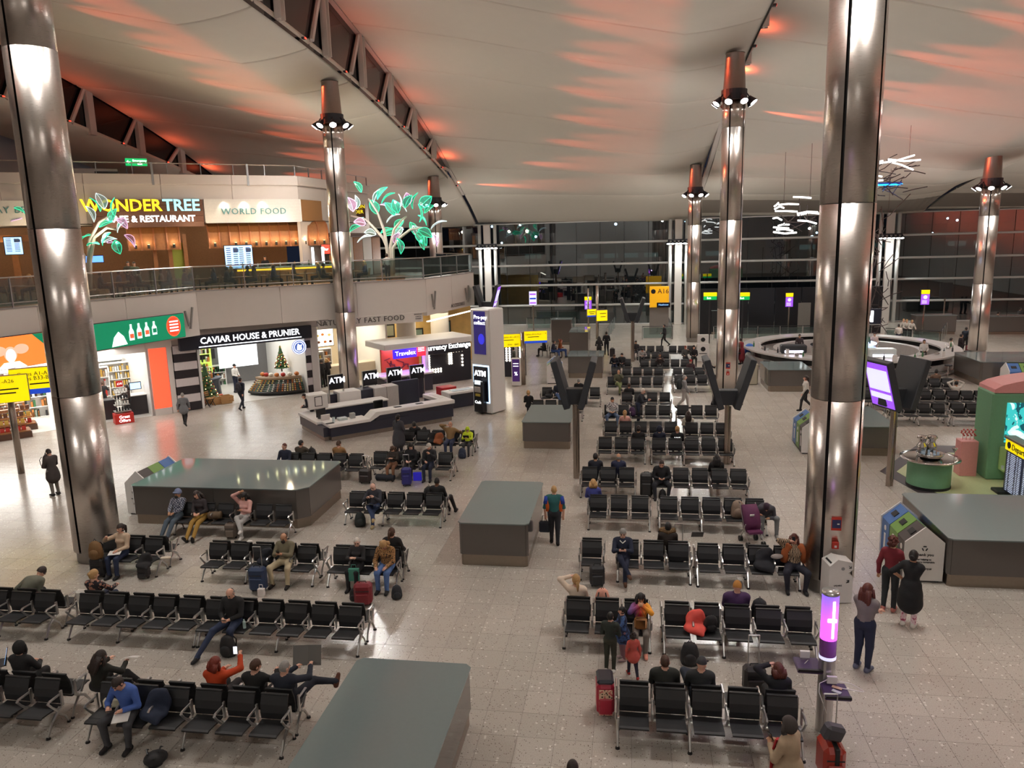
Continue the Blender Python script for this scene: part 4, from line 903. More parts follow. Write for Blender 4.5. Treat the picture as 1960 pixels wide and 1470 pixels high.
# christmas trees
NEEDLE = ramp_mat('fir_needles', 'Noise', 40., ((0., (30, 60, 34)), (.5, (62, 92, 48)), (.8, (110, 120, 60))), .8)
def xmas(loc, h, label, rz=0.):
    r = T('christmas_tree', label, 'tree', loc, rz); m = MB(); m.tube([(0, 0, 0), (0, 0, h*.3)], .05, 6); part('trunk', m, WOODD, r)
    m = MB()
    for k in range(7):
        z0 = h*(.16+.12*k); rr = h*.3*(1-k/7.6); m.lathe([(rr*(1+.12*(j % 2)), z0) if j == 0 else (rr*.25, z0+h*.19) for j in range(2)], 14)
        for q in range(14):
            a = 2*PI*q/14+k; m.add([(rr*.7*math.cos(a-.15), rr*.7*math.sin(a-.15), z0+.05), (rr*1.15*math.cos(a), rr*1.15*math.sin(a), z0-.05), (rr*.7*math.cos(a+.15), rr*.7*math.sin(a+.15), z0+.05)], [(0, 1, 2)])
    part('foliage', m, NEEDLE, r)
    for nm, m_, sd in (('gold_bauble', G('bauble_gold', (220, 180, 80)), 0), ('red_bauble', G('bauble_red', (190, 40, 36)), 1.7), ('fairy_light', WARMGLOW, .9)):
        m = MB()
        for k in range(26):
            t = (k+.5)/26; z = h*(.18+.76*t); rr = h*.31*(1-t)*.95; a = k*2.4+sd; m.ball((rr*math.cos(a), rr*math.sin(a), z), .045 if nm != 'fairy_light' else .022, 6, 4)
        o = part(nm+'_string', m, m_, r); o['kind'] = 'stuff'
    m = MB(); m.box((0, 0, h*1.0), (.12, .04, .14)); part('star', m, G('bauble_gold', 0), r)
xmas(SL.p(U(411, 1.), 0, -1.6), 2.0, 'decorated christmas tree with gold and red baubles beside the dark round counter'); xmas(SL.p(U(571, 1.2), 1.0, -2.6)+Vector((0, 0, 0)), 1.45, 'decorated christmas tree standing on the curved food counter')
CRATE = mat('crate_wood', (188, 144, 92), .6)
for k, (px, d, s) in enumerate(((420, -.6, .45), (437, -.5, .55), (448, -.9, .4), (412, -1., .5))):
    r = T('wooden_crate', ('small slatted crate below the christmas tree', 'slatted crate nearest the walking man with rucksack', 'crate behind the man with rucksack', 'crate wrapped like a hamper beneath the tree')[k], 'crate', SL.p(U(px, .2), 0, d), SL.rz)
    for j in range(3):
        for yy in (-1, 1): m = MB(); m.box((0, yy*s*.4, s*(.16+.27*j)), (s, .03, s*.22)); part('slat', m, CRATE, r)
        for xx in (-1, 1): m = MB(); m.box((xx*s*.49, 0, s*(.16+.27*j)), (.03, s*.8, s*.22)); part('slat', m, CRATE, r)
    m = MB(); m.box((0, 0, .04), (s*.95, s*.78, .04)); part('bottom', m, CRATE, r)
for k, (px, d) in enumerate(((393, -.4), (404, -.3))):
    r = T('folding_chair', ('folding chair with a hamper on it by the striped pillar', 'slatted folding chair in front of the christmas tree')[k], 'chair', SL.p(U(px, .3), 0, d), SL.rz+.5)
    m = MB()
    for j in range(4): m.box((0, -.15+.1*j, .44), (.4, .07, .025))
    part('seat', m, CRATE, r)
    for x in (-.18, .18): m = MB(); m.tube([(x, .25, .85), (x, -.2, 0)], .02, 5); m.tube([(x, .2, 0), (x, -.18, .44)], .02, 5); part('leg', m, BLACK, r)
    m = MB()
    for j in range(3): m.box((0, .22, .58+.1*j), (.4, .02, .06))
    part('backrest', m, CRATE, r)
for k in range(5):
    m = MB(); m.box((0, 0, .12), (.3, .22, .24), ch=.01); m.k = 1; m.box((0, 0, .12), (.31, .04, .245)); thing('gift_box', m, [(G('g_red', 0), G('g_gold', 0), G('g_brown', 0), G('g_white', 0), G('bauble_red', 0))[k], G('g_gold', 0)], ('red gift box stacked left of the christmas tree', 'gold gift box beside the tree foot', 'brown hamper box under the tree', 'white gift box on the low stand', 'dark red gift box on the low stand')[k], 'gift box', SL.p(U(398+k*11, .5), .0 if k < 3 else .0, -1.1-.25*k), SL.rz+.2*k)
# inner caviar wall stripes and video wall
m = MB(); SL.box(m, U(480), U(560), 1.1, 3.5, -5.9, -5.8); r = thing('white_wall_panel', m, [glow('backlit_panel', (240, 246, 250), .8)], 'bright white backlit wall behind the curved counter', 'panel')
for k in range(5):
    m = MB(); SL.box(m, U(385), U(478), .5+k*1.2, 1.1+k*1.2 if .5+k*1.2 < 3 else 3.65, -6.42, -6.3); 
    if .5+k*1.2 < 3: part('stripe', m, STK, sh)
# duty free on the left: counters, product towers
shelf_unit(SL, U(232, 1.6), -5.6, 2.2, 2.4, 5, 'bright white wall shelf behind the shop till', SHOPW, mix1, lit=True); shelf_unit(SL, U(205, 1.6), -4.5, 1.6, 2.2, 4, 'white shelf at the left of the shop assistant', SHOPW, mix2)
shelf_unit(SL, U(262, 1.6), -4.9, 1.8, 2.3, 5, 'white shelf with drapes of packs at the right of the till', SHOPW, [G('g_white', 0), G('g_gold', 0)])
for k, px in enumerate((-110, -60, -20, 25, 70)): shelf_unit(SL, U(px, 1.6), -6.6 if k % 2 else -4., 2.2, 2.2, 4, ('brightly lit shelf outside the left edge', 'second bright shelf at the left edge', 'bright shelf of red boxes at the left edge', 'bright shelf between the two yellow signs', 'bright shelf just left of the column')[k], SHOPW, mix2 if k % 2 else mix1, lit=True)
for k, (px, d) in enumerate(((8, .2), (26, -1.4))):
    r = T('display_gondola', ('stepped wooden display of red boxes at the left edge with a dark base', 'second stepped display of boxes behind the left edge one')[k], 'display', SL.p(U(px, .6), 0, d), SL.rz)
    for j in range(4): m = MB(); m.box((0, .1*j, .3+.32*j), (1.9-.2*j, .9-.2*j, .05)); part('tier', m, WOODL, r)
    m = MB(); m.box((0, 0, .14), (2.0, 1.0, .28)); part('base', m, WOODD, r)
    for j in range(3):
        m = MB()
        for q in range(8): m.box((-.75+.21*q, .1*j-.1, .42+.32*j), (.16, .2, .2))
        o = part('goods', m, (G('g_red', 0), G('g_gold', 0), G('g_brown', 0))[j], r); o['kind'] = 'stuff'
r = T('offers_stand', 'tiered stand with a red base reading great offers', 'display stand', SL.p(U(231, .5), 0, .55), SL.rz)
m = MB(); m.box((0, 0, .25), (.85, .6, .5), ch=.01); part('base', m, mat('offer_red', (200, 44, 36), .4), r); text('Great', r, (0, -.31, .34), (1, 0, 0), TXT_W, .2); text('Offers', r, (0, -.31, .15), (1, 0, 0), TXT_W, .2)
for j in range(4):
    m = MB(); m.box((0, .05, .6+.3*j), (.75-.08*j, .5-.06*j, .03)); part('shelf', m, STEEL, r)
    m = MB()
    for q in range(5): m.tube([(-.26+.13*q, -.05, .62+.3*j), (-.26+.13*q, -.05, .8+.3*j)], .045, 6)
    o = part('jars', m, (G('g_black', 0), G('g_white', 0))[j % 2], r); o['kind'] = 'stuff'
m = MB(); m.box((0, 0, 1.95), (.3, .04, .3)); part('price_card', m, mat('offer_red'), r); text('£19', r, (0, -.03, 1.95), (1, 0, 0), TXT_W, .14)
m = MB(); m.box((0, 0, .5), (1.6, .7, 1.0), ch=.02); m.k = 1; m.box((0, 0, 1.02), (1.7, .8, .04)); thing('till_counter', m, [mat('till_dark', (44, 40, 42), .4), WHITE], 'dark till counter at the red panel end of the shop', 'counter', SL.p(U(277, .6), 0, -1.2), SL.rz)
m = MB(); m.box((0, 0, .5), (1.1, .7, 1.0), ch=.02); thing('side_counter', m, mat('till_dark', 0), 'dark counter left of the great offers stand', 'counter', SL.p(U(205, .6), 0, -1.), SL.rz)
screen(.5, .32, BLUEW, 'till screen facing out on the dark counter', SL.p(U(270, 1.3), 1.45, -1.3), SL.rz, 'till_screen')
# food shop: menu boards, chiller
for k, px in enumerate((625, 648)):
    screen(.9, 1.0, glow('menu_white', (250, 246, 236), 1.4), ('left white menu board with food pictures over the food counter', 'right white menu board half behind the column')[k], SL.p(U(px, 3.), 2.85, -1.8), SL.rz, 'menu_board', draw=lambda r, w_, h: [shape(r, oval(x*w_, z*h, .1, .08, 10), c, 'dish_picture', -.012, .01) for x, z, c in ((-.25, .2, G('tub_o', 0)), (.22, .15, G('tub_y', 0)), (-.1, -.25, G('tub_o', 0)), (.28, -.25, G('g_brown', 0)))] and None)
shelf_unit(SL, U(625, 1.3), -1.6, 1.0, 2.1, 5, 'open chiller full of packed food at the left of the food shop', SHOPW, [G('tub_y', 0), G('tub_w', 0), G('tub_g', 0)], 'chiller')
shelf_unit(SL, U(650, 1.3), -2.6, 1.2, 2.1, 5, 'open chiller behind the two shoppers', SHOPW, [G('tub_w', 0), G('tub_o', 0)], 'chiller')
m = MB(); m.box((0, 0, .55), (4.2, .8, 1.1), ch=.03); thing('serving_counter', m, mat('counter_cream', (214, 200, 176), .4), 'cream serving counter right of the column under the lettering', 'counter', SL.p(U(708, .8), 0, -2.), SL.rz)
# fascia lettering
SEG2 = Fr((-21.95, 36.4, 0), (.8, .6, 0)); LETG = mat('letter_grey', (92, 86, 82), .5)
fl = T('fascia_lettering', 'grey capitals along the lower fascia, partly hidden by the column', 'lettering', SEG2.p(ux(SEG2, 690, 4), 4.04, .06), SEG2.rz)
uR, uL = ux(SEG2, 774, 4), ux(SEG2, 690, 4)
text('NATURALLY FAST FOOD', fl, (uR-uL, -.01, .02), (1, 0, 0), LETG, .42, align='RIGHT', depth=.02, sp=1.12)
m = MB(); m.box((ux(SEG2, 712, 4)-uL, .12, -.02), (ux(SEG2, 812, 4)-ux(SEG2, 612, 4), .2, .56)); part('band', m, FASC, fl)
for px, z in ((620, 4.35), (800, 4.3)):
    for k, s in enumerate(('BREAKFAST', 'LUNCH', 'DINNER')): text(s, fl, (ux(SEG2, px, 4)-uL, -.01, z-4.15-k*.13), (1, 0, 0), LETG, .1, depth=.01)
SEG3 = Fr((-11.9, 44., 0), (1.45, 7., 0)); o = T('side_lettering', 'small grey letters on the shaded end of the terrace fascia', 'lettering', SEG3.p(4.4, 4.3, .05), SEG3.rz); text('ACCESSORIES', o, (0, 0, 0), (1, 0, 0), LETG, .32, sp=1.1)
for k, (fr, px) in enumerate(((SEG1, 358), (SEG3, 826), (SEG3, 890))):
    o = T('v_bracket', ('grey v-shaped fixture on the fascia right of the green advert', 'grey v-shaped fixture on the fascia corner', 'grey v-shaped fixture at the end of the fascia')[k], 'fixture', fr.p(ux(fr, px, 4.9), 4.9, .1), fr.rz)
    for s in (-1, 1): m = MB(); m.box((s*.14, -.05, 0), (.07, .1, 1.1 if s > 0 else .8), ry=.22*s); part('arm', m, mat('bracket_grey', (150, 146, 142), .5), o)
m = MB(); SEG3.box(m, .2, 6.9, 3.66, 3.71, -.15, .02); part('edge_light', m, glow('edge_light', (255, 244, 225), 4.), tf)
# casual seating zone under the terrace end: yellow wall with pictures, black rail
m = MB(); m.box((0, 0, 1.9), (9., .2, 3.8)); wy = struct('wall_dining', m, mat('mottled_yellow', (206, 172, 106), .6, var=.25, scale=2.), (-15.2, 51.2, 0), .5)
for k in range(4):
    o = T('picture_frame', ('framed picture left of the white round pillar', 'small framed picture on the mottled yellow wall', 'dark framed picture above the diners', 'framed picture near the black rail')[k], 'picture', Vector((-15.2, 51.2, 0))+Matrix.Rotation(.5, 3, 'Z') @ Vector((-3.4+2.*k, -.14, 2.1+.3*(k % 2))), .5)
    m = MB(); m.box((0, 0, 0), (.8, .06, .9 if k % 2 else .7), ch=.01); part('frame', m, BLACK, o); m = MB(); m.box((0, -.035, 0), (.62, .01, .7 if k % 2 else .5)); part('picture', m, G('pic%d' % k, (150-20*k, 130, 100+10*k)), o)
for k, (px, Y) in enumerate(((778, 47.5), (842, 50.5))): m = MB(); m.smooth = True; m.lathe([(.62, 0), (.62, 3.8)], 24); o = thing('round_pillar', m, OFFW, ('white round pillar under the terrace behind the currency kiosk', 'white round pillar under the terrace end')[k], 'pillar', (xat(px, Y, 2.5), Y, 0)); o['kind'] = 'thing'
balustrade([(xat(800, 47, 1), 47), (xat(905, 49, 1), 49)], 0, 1.9, 'black rail in front of the casual dining area', 2.2, True, False)
lamp('AREA', 'dining_light', (-14, 49, 3.6), 160*SHOP_W, (1, .85, .6), 5, aim=(0, 0, -1), sy=3)
for k in range(3): lamp('AREA', 'dutyfree_wash', SEG1.p(9+4*k, 3.6, -1.5), 60*SHOP_W, (1, .97, .93), 3, aim=(0, 0, -1), sy=1.5)
# ================================================================ white currency desk
NAVY = mat('desk_navy', (44, 46, 60), .35); DBASE = mat('desk_base_steel', (158, 148, 140), .25, .85)
e0, e1 = at(635, 846), at(869, 805); DK = Fr(e0, e1-e0); DL = (e1-e0).length
r = T('currency_desk', 'long white and navy service desk in front of the cash machines', 'desk', e0, DK.rz)
def dbox(u0, u1, d0, d1, z0, z1, m_, nm, ch=.01): m = MB(); m.box(((u0+u1)/2, (d0+d1)/2, (z0+z1)/2), (u1-u0, d1-d0, z1-z0), ch=ch); return part(nm, m, m_, r)
lowL = DL*.30
dbox(.05, DL-.05, .1, .75, 0, .2, DBASE, 'base'); dbox(0, DL, .02, .82, .2, .62, NAVY, 'front_panel'); dbox(lowL+.3, DL, .02, .55, .62, .86, NAVY, 'upper_panel')
dbox(-.08, lowL, -.06, .9, .62, .76, WHITE, 'low_worktop', .02); dbox(lowL+.42, DL+.06, -.06, .62, .84, 1.02, WHITE, 'high_worktop', .02)
m = MB(); m.ext([(lowL-.02, .62), (lowL+.45, .84), (lowL+.45, 1.02), (lowL+.3, 1.02), (lowL-.02, .76)], 'y', -.06, .62); part('ramp', m, WHITE, r)
dbox(-.3, .55, .9, 3.4, .62, .76, WHITE, 'return_worktop', .02); dbox(-.26, .1, .2, 3.3, .2, .62, NAVY, 'return_panel'); dbox(-.2, .1, .3, 3.3, 0, .2, DBASE, 'return_base')
dbox(.6, DL*.66, 2.9, 3.7, .0, .80, NAVY, 'back_panel'); dbox(.55, DL*.66+.05, 2.85, 3.75, .8, .88, WHITE, 'back_worktop', .02)
dbox(DL-.5, DL+.06, .6, 2.2, .84, 1.02, WHITE, 'end_worktop', .02); dbox(DL-.44, DL, .6, 2.15, .2, .84, NAVY, 'end_panel')
RZ = Matrix.Rotation(DK.rz, 3, 'Z')
def dk(u, d, z=0.): return e0+RZ @ Vector((u, d, z))
m = MB(); m.box((0, 0, .34), (.95, .75, .68), ch=.03); c_ = thing('white_cabinet', m, WHITE, 'white box with a posted notice on the desk by the left cash machine', 'cabinet', dk(.55, 3.3, .88), DK.rz)
m = MB(); m.box((.0, -.385, .36), (.36, .012, .46)); m.k = 1; m.box((0, -.39, .36), (.3, .012, .4)); part('notice', m, [BLACK, WHITE], c_)
dbox2 = lambda nm, u, d, w_, dd, h, m_, lab, cat='cabinet', z=0: thing(nm, MB().box((0, 0, h/2), (w_, dd, h), ch=.02), m_, lab, cat, dk(u, d, z), DK.rz)
q = dbox2('tall_cabinet', 2.5, 4.3, 1.1, .9, 1.3, WHITE, 'tall white cabinet behind the desk, second machine beside it'); dbox2('navy_cabinet', 3.45, 4.4, .75, .8, 1.25, NAVY, 'navy cabinet next to the tall white one')
r2 = T('grey_lockers', 'pale grey double-door cabinet behind the desk', 'cabinet', dk(4.4, 4.2), DK.rz)
for s in (-1, 1): part('door', MB().box((s*.33, 0, .65), (.64, .8, 1.3), ch=.02), mat('locker_grey', (190, 184, 180), .4), r2)
dbox2('dark_back_wall', 5.8, 4.6, 1.5, .2, 1.35, NAVY, 'dark panel at the right end behind the desk', 'panel')
# monitor, glasses, notepads
mo = T('monitor', 'black monitor on the left end of the white desk', 'monitor', dk(.1, 1.4, .76), DK.rz+.3); part('screen', MB().box((0, 0, .28), (.5, .05, .36), ch=.01), BLACK, mo); part('stand', MB().box((0, .06, .06), (.2, .16, .12), ch=.01), DARKSTEEL, mo)
thing('paper_tray', MB().box((0, 0, .06), (.4, .3, .12), ch=.01), mat('tray_clear', (214, 224, 224), .2), 'clear paper tray on the low part of the white desk', 'tray', dk(.75, .55, .76), DK.rz)
m = MB(); m.lathe([(0, 0), (.06, 0), (.07, .22), (.06, .22), (.05, .02), (0, .02)], 10); thing('glass_jar', m, mat('tray_clear'), 'clear glass jar on the low front corner of the white desk', 'jar', dk(.3, .4, .76))
m = MB(); m.box((0, 0, .12), (.22, .2, .24), ch=.01); thing('desk_printer', m, mat('printer_grey', (170, 170, 168), .4), 'small grey printer on the low part of the desk', 'printer', dk(1.25, .6, .76), DK.rz)
thing('leaflet_stand', MB().box((0, 0, .13), (.4, .06, .26), rx=.2), WHITE, 'white leaflet stand at the back of the low desk', 'stand', dk(.15, 1.0, .76), DK.rz)
for k, (u, z) in enumerate(((.08, .76), (lowL+1.5, 1.02), (lowL+2.6, 1.02))): thing('card_mat', MB().box((0, 0, .008), (.34, .2, .016)), BLACK, ('black card mat on the low front corner of the desk', 'black card mat halfway along the raised desk top', 'black card mat toward the right of the raised desk top')[k], 'mat', dk(u, .28, z), DK.rz)
ch_ = T('office_chair', 'black office chair behind the raised part of the desk', 'chair', dk(3.1, 1.7), DK.rz); m = MB(); m.smooth = True; m.box((0, .25, .85), (.5, .08, .5), ch=.04); part('backrest', m, BLACK, ch_); part('seat', MB().box((0, 0, .5), (.5, .5, .08), ch=.03), BLACK, ch_); part('stem', MB().tube([(0, 0, 0.05), (0, 0, .48)], .03, 6), STEEL, ch_)
m = MB()
for q in range(5): m.tube([(0, 0, .08), (.28*math.cos(q*1.257), .28*math.sin(q*1.257), .03)], .02, 5)
part('foot', m, BLACK, ch_)
for k in range(3): thing('leaflet', MB().box((0, 0, .004), (.2, .28, .008)), WHITE, ('white leaflet left on the end worktop', 'second white leaflet on the end worktop', 'white leaflet nearest the desk end')[k], 'leaflet', dk(DL-.2, .9+.4*k, 1.02), DK.rz+.2*k)
# cash machine screens on posts
for k, (px, pt, pb, d) in enumerate(((642, 717, 745, 4.2), (707, 709, 737, 5.0), (753, 703, 730, 5.4), (797, 698, 725, 5.8))):
    p = dk(0, d); fr = Fr(p, DK.r); u = ux(fr, px, 2.); b = fr.p(u, 0); zt = zpx(fr, px, pt); zb = zpx(fr, px, pb)
    rr = T('cash_machine', ('leftmost black cash machine header above the white box', 'black cash machine header right of the column', 'third black cash machine header from the column', 'rightmost black cash machine header before the orange mural')[k], 'cash machine', b, DK.rz)
    w_ = (zt-zb)*1.02; part('header', MB().box((0, 0, (zt+zb)/2), (w_, .16, zt-zb), ch=.015), mat('header_black', (26, 26, 32), .3), rr)
    for s in (-1, 1): part('upright', MB().box((s*w_/2, .02, zt/2), (.05, .1, zt)), STEEL, rr)
    part('body', MB().box((0, .3, .6), (w_*.9, .5, 1.2), ch=.02), NAVY, rr)
    text('ATM', rr, (0.05, -.09, (zt+zb)/2+.08), (1, 0, 0), glow('atm_letters', (240, 242, 250), 1.2), .4, bold=.01)
# currency kiosk behind
KF = Fr(dk(1.9, 8.2), DK.r)
def ku(px, z=2.): return ux(KF, px, z)
uA, uB, uC = ku(742), ku(815), ku(905); zc0, zc1 = zpx(KF, 820, 664), zpx(KF, 820, 650)
r = T('currency_kiosk', 'white-framed currency kiosk with purple light behind the desk', 'kiosk', KF.p((uA+uC)/2, 0), KF.rz); uM = (uA+uC)/2
def kb(u0, u1, d0, d1, z0, z1, m_, nm, ch=.01): return part(nm, MB().box(((u0+u1)/2-uM, (d0+d1)/2, (z0+z1)/2), (u1-u0, d1-d0, z1-z0), ch=ch), m_, r)
VIO = glow('violet_glow', (170, 130, 255), 1.6)
kb(uA-.3, uC, -.3, 2.4, zc1-.34, zc1, WHITE, 'canopy', .03); kb(uB-.12, uB+.12, -.1, .2, 0, zc1-.3, WHITE, 'pier'); kb(uB-.16, uB-.12, -.1, .2, .9, zc1-.4, VIO, 'violet_strip')
kb(uA, uB, .9, 1.05, 1., zc1-.3, mat('mural_orange', (214, 84, 30), .5), 'mural')
kb(uA-.6, uB, -.7, .9, 0, .95, NAVY, 'counter_front'); kb(uA-.66, uB+.05, -.8, .95, .95, 1.05, WHITE, 'counter_top', .02); kb(uA-.6, uB, -.3, .0, 1.05, 1.07, VIO, 'violet_edge')
lamp('AREA', 'violet_light', KF.p((uA+uB)/2, zc1-.4, -.1), 60, (.6, .4, 1.), 2.5, aim=(0, 0, -1), sy=.6)
zs0, zs1 = zpx(KF, 775, 684), zpx(KF, 775, 664)
u0, u1, u2 = ku(751), ku(795), ku(812)
kb(u0, u1, -.2, -.05, zs0, zs1, glow('kiosk_blue', (70, 40, 230), 1.1), 'blue_sign'); kb(u1, u2, -.2, -.05, zs0, zs1, glow('kiosk_red', (240, 40, 50), 1.1), 'red_sign')
text('Travelex', r, (u1-uM-.08, -.22, zs0+.27), (1, 0, 0), TXT_W, .36, align='RIGHT')
m = MB()
for q in range(3): m.box(((u1+u2)/2-uM, -.21, zs0+.3+q*.09), ((u2-u1)*.7, .01, .03))
part('small_lines', m, TXT_W, r)
m = MB()                                     # mural: a bull-like brushed shape in dark strokes
for q in range(16): a = rng.uniform(uA+.3, uB-.3); z = rng.uniform(1.2, zc1-.9); m.tube([(a-uM, .885, z), (a-uM+rng.uniform(-.5, .5), .885, z+rng.uniform(-.3, .3))], rng.uniform(.02, .05), 5)
part('mural_strokes', m, mat('mural_dark', (110, 40, 24), .6), r)
# right half: dark wall with bulbs
kb(uB+.1, uC+.2, .6, .8, 0, zc1-.34, mat('kiosk_black', (30, 30, 40), .4), 'bulb_wall'); zs = zpx(KF, 860, 664)
kb(uB+.12, uC, .3, .6, zs-.4, zs+.42, mat('kiosk_black'), 'sign_board'); text('Currency Exchange', r, ((uB+uC)/2-uM, .27, zs), (1, 0, 0), TXT_W, .44, bold=.008, sx=.92)
BULB = glow('bulb', (255, 240, 215), 9.)
def bulbs(lines, nm='bulb_row'):
    for (a, za), (b, zb), n, rows in lines:
        m = MB()
        for j in range(rows):
            for i in range(n):
                t = i/(n-1); m.ball((a+(b-a)*t+(j*.15 if a == b else 0)-uM, .56, za+(zb-za)*t+(0 if a == b else j*.15)), .062, 6, 4)
        o = part(nm, m, BULB, r)
uL_ = ku(825); ub_ = ku(868); zb0 = zpx(KF, 826, 710); zt0 = zpx(KF, 826, 673)
bulbs([((uL_, zb0), (uL_, zt0), 9, 2), ((uL_, zb0-.2), (uL_+.9, zb0-.2), 6, 2), ((ub_, zb0+.2), (ub_, zt0), 8, 2), ((ub_+.3, zb0+.9), (ub_+.9, zb0+.9), 4, 2), ((ub_+.4, zt0-.1), (ub_+1., zt0-.1), 4, 1), ((ub_+.9, zb0), (ub_+.9, zb0+.6), 4, 1)])
# further marquee posts beyond the tower
for k, (px, py0, py1, Y) in enumerate(((945, 655, 686, 45.), (972, 663, 690, 46.), (998, 660, 686, 46.5), (877, 668, 700, 44))):
    if k == 3: continue
    x = xat(px, Y, 2.); z0 = aty(px, py1, Y).z; z1 = aty(px, py0, Y).z; o = T('bulb_post', ('dark post of light bulbs just right of the white tower', 'second post of light bulbs below the yellow sign', 'post of light bulbs right of the sign post')[k], 'light post', (x, Y, 0))
    part('board', MB().box((0, .08, z1/2+.1), (.5, .12, z1+.2)), mat('kiosk_black'), o); m = MB()
    for i in range(7):
        for j in (-.1, .1): m.ball((j, 0, z0+(z1-z0)*i/6), .065, 6, 4)
    part('bulb', m, BULB, o)
# small white desk right
o = T('small_desk', 'small white desk with navy front between the kiosk and the white tower', 'desk', at(884, 777), DK.rz); part('worktop', MB().box((0, 0, .8), (1.9, .9, .12), ch=.02), WHITE, o); part('front_panel', MB().box((0.1, .05, .38), (1.6, .7, .72)), NAVY, o); part('glass_inset', MB().box((0, 0, .868), (1.2, .5, .012)), mat('inset_grey', (130, 140, 138), .1), o); part('side_leg', MB().box((-.9, 0, .4), (.08, .85, .8)), WHITE, o)
thing('red_cabinet', MB().box((0, 0, .3), (.9, .7, .6), ch=.02), mat('cabinet_red', (176, 30, 34), .4), 'low red cabinet behind the end of the white desk', 'cabinet', at(855, 760), DK.rz)
# white tower with cash machine
t0_, t1_ = at(906, 788), at(942, 794); TW = Fr(t0_, t1_-t0_); WT = (t1_-t0_).length; HT = zpx(TW, 906, 592)
r = T('cash_tower', 'tall white tower with a dark blue screen and a cash machine', 'cash machine', TW.p(WT/2, 0), TW.rz)
part('casing', MB().box((0, .55, HT/2+.03), (WT, 1.1, HT), ch=.06), WHITE, r)
za, zb = zpx(TW, 920, 678), zpx(TW, 920, 596); part('screen', MB().box((0, -.02, (za+zb)/2), (WT*.6, .04, zb-za), ch=.01), glow('tower_blue', (34, 26, 96), .9), r)
text('Pre-pay\ncollect', r, (-.33, -.05, zb-.42), (1, 0, 0), TXT_W, .27, align='LEFT')
part('swirl', MB().ext(oval(.12, za+.75, .2, .26, 14), 'y', -.045, -.05), glow('tower_swirl', (50, 50, 220), 1.), r)
zc, zd = .62, zpx(TW, 925, 702); part('halo', MB().box((0, -.012, (zc+zd)/2), (WT*.84, .02, zd-zc+.14), ch=.005), glow('cool_halo', (190, 225, 255), 2.2), r)
part('atm_panel', MB().box((0, -.04, (zc+zd)/2), (WT*.74, .06, zd-zc), ch=.01), mat('atm_navy', (24, 26, 40), .3), r)
text('ATM', r, (0, -.09, zd-.34), (1, 0, 0), TXT_W, .36, bold=.015)
a_ = part('machine', MB().box((0.02, -.16, .86), (.6, .3, 1.5), ch=.03), mat('atm_body', (50, 50, 52), .3, .4), r)
part('keypad', MB().box((.02, -.33, 1.25), (.4, .06, .28), ch=.02), STEEL, a_); part('atm_screen', MB().box((.02, -.32, 1.6), (.36, .03, .2)), glow('atm_screen', (225, 235, 240), 1.2), a_); part('card_slot', MB().box((.02, -.32, .98), (.3, .03, .12)), mat('slot_yellow', (200, 180, 80), .4), a_)
text('Cash', r, (.02, -.33, .62), (1, 0, 0), TXT_W, .2); text('£€$', r, (0, -.08, zd-.78), (1, 0, 0), TXT_W, .16)
# ================================================================ free-standing signs
SIGNY = glow('sign_yellow_lit', (255, 226, 0), .95); SIGNB = glow('sign_blue_lit', (30, 70, 190), .9); PURP = glow('purple_lit', (150, 80, 230), 1.2); LILAC = glow('lilac_lit', (215, 215, 250), 1.2); POLE = mat('pole_steel', (168, 156, 146), .25, .95)
def yline(r, u, z, w_, y, h=.05, m_=None): return part('text_line', MB().box((u, y, z), (w_, .008, h)), m_ or TXT_K, r)
def dirsign(px0, px1, pt, pb, Y, label, rz, lines, blue=False, pole=None, nm='direction_sign', back=.22):
    xm = xat((px0+px1)/2, Y, 3.); zt, zb = aty((px0+px1)/2, pt, Y).z, aty((px0+px1)/2, pb, Y).z
    w_ = abs(xat(px1, Y, 3)-xat(px0, Y, 3))/max(.3, math.cos(rz)); r = T(nm, label, 'sign', (xm, Y, (zt+zb)/2), rz); h = zt-zb
    part('casing', MB().box((0, back/2+.01, 0), (w_+.04, back, h+.04), ch=.02), mat('sign_case', (150, 138, 126), .4, .6), r); part('display', MB().box((0, -.01, 0), (w_, .03, h)), SIGNY, r)
    if blue: part('blue_band', MB().box((0, -.022, -h*.42), (w_, .02, h*.2)), SIGNB, r)
    for q in lines:
        if isinstance(q[0], str): text(q[0], r, (q[1]*w_, -.032, q[2]*h), (1, 0, 0), q[4] if len(q) > 4 else TXT_K, q[3], align=q[5] if len(q) > 5 else 'CENTER')
        else: yline(r, q[0]*w_, q[1]*h, q[2]*w_, -.03, q[3])
    return r
def pole(px, Y, z, r_=.07, label='', h0=0.): m = MB(); m.smooth = True; m.tube([(0, 0, h0), (0, 0, z)], r_, 10); return thing('sign_post', m, POLE, label, 'post', (xat(px, Y, z/2), Y, 0))
Y0 = 43.4
dirsign(953, 999, 640, 664, Y0, 'lit yellow direction sign left of its post, beside the white tower', .25, [('Gates A1-A10', .02, .28, .17), (-.1, .05, .5, .04), ('B44 - B49', .12, -.32, .16), ('\u2190', -.44, .3, .2)])
dirsign(1004, 1046, 634, 656, Y0, 'lit yellow direction sign right of its post with a blue lower band', .25, [('Gates A15-A26', -.1, .25, .15), (-.1, .02, .5, .04), ('\u2192', .42, .3, .2)], True)
pole(1001, Y0+.1, aty(1001, 636, Y0).z, .14, 'brown steel post between the two lit yellow direction signs')
dirsign(1124, 1141, 592, 606, 63., 'small lit yellow sign far down the middle aisle, left one', .3, [(0, .15, .7, .06), (0, -.1, .5, .06)], True); dirsign(1142, 1162, 594, 614, 63., 'small lit yellow sign far down the middle aisle, right one', .3, [(.1, .2, .6, .06), (.1, -.1, .5, .06)])
pole(1126, 63.2, 4.2, .07, 'thin left post of the far pair of yellow signs'); pole(1143, 63.2, 4.4, .12, 'thick right post of the far pair of yellow signs')
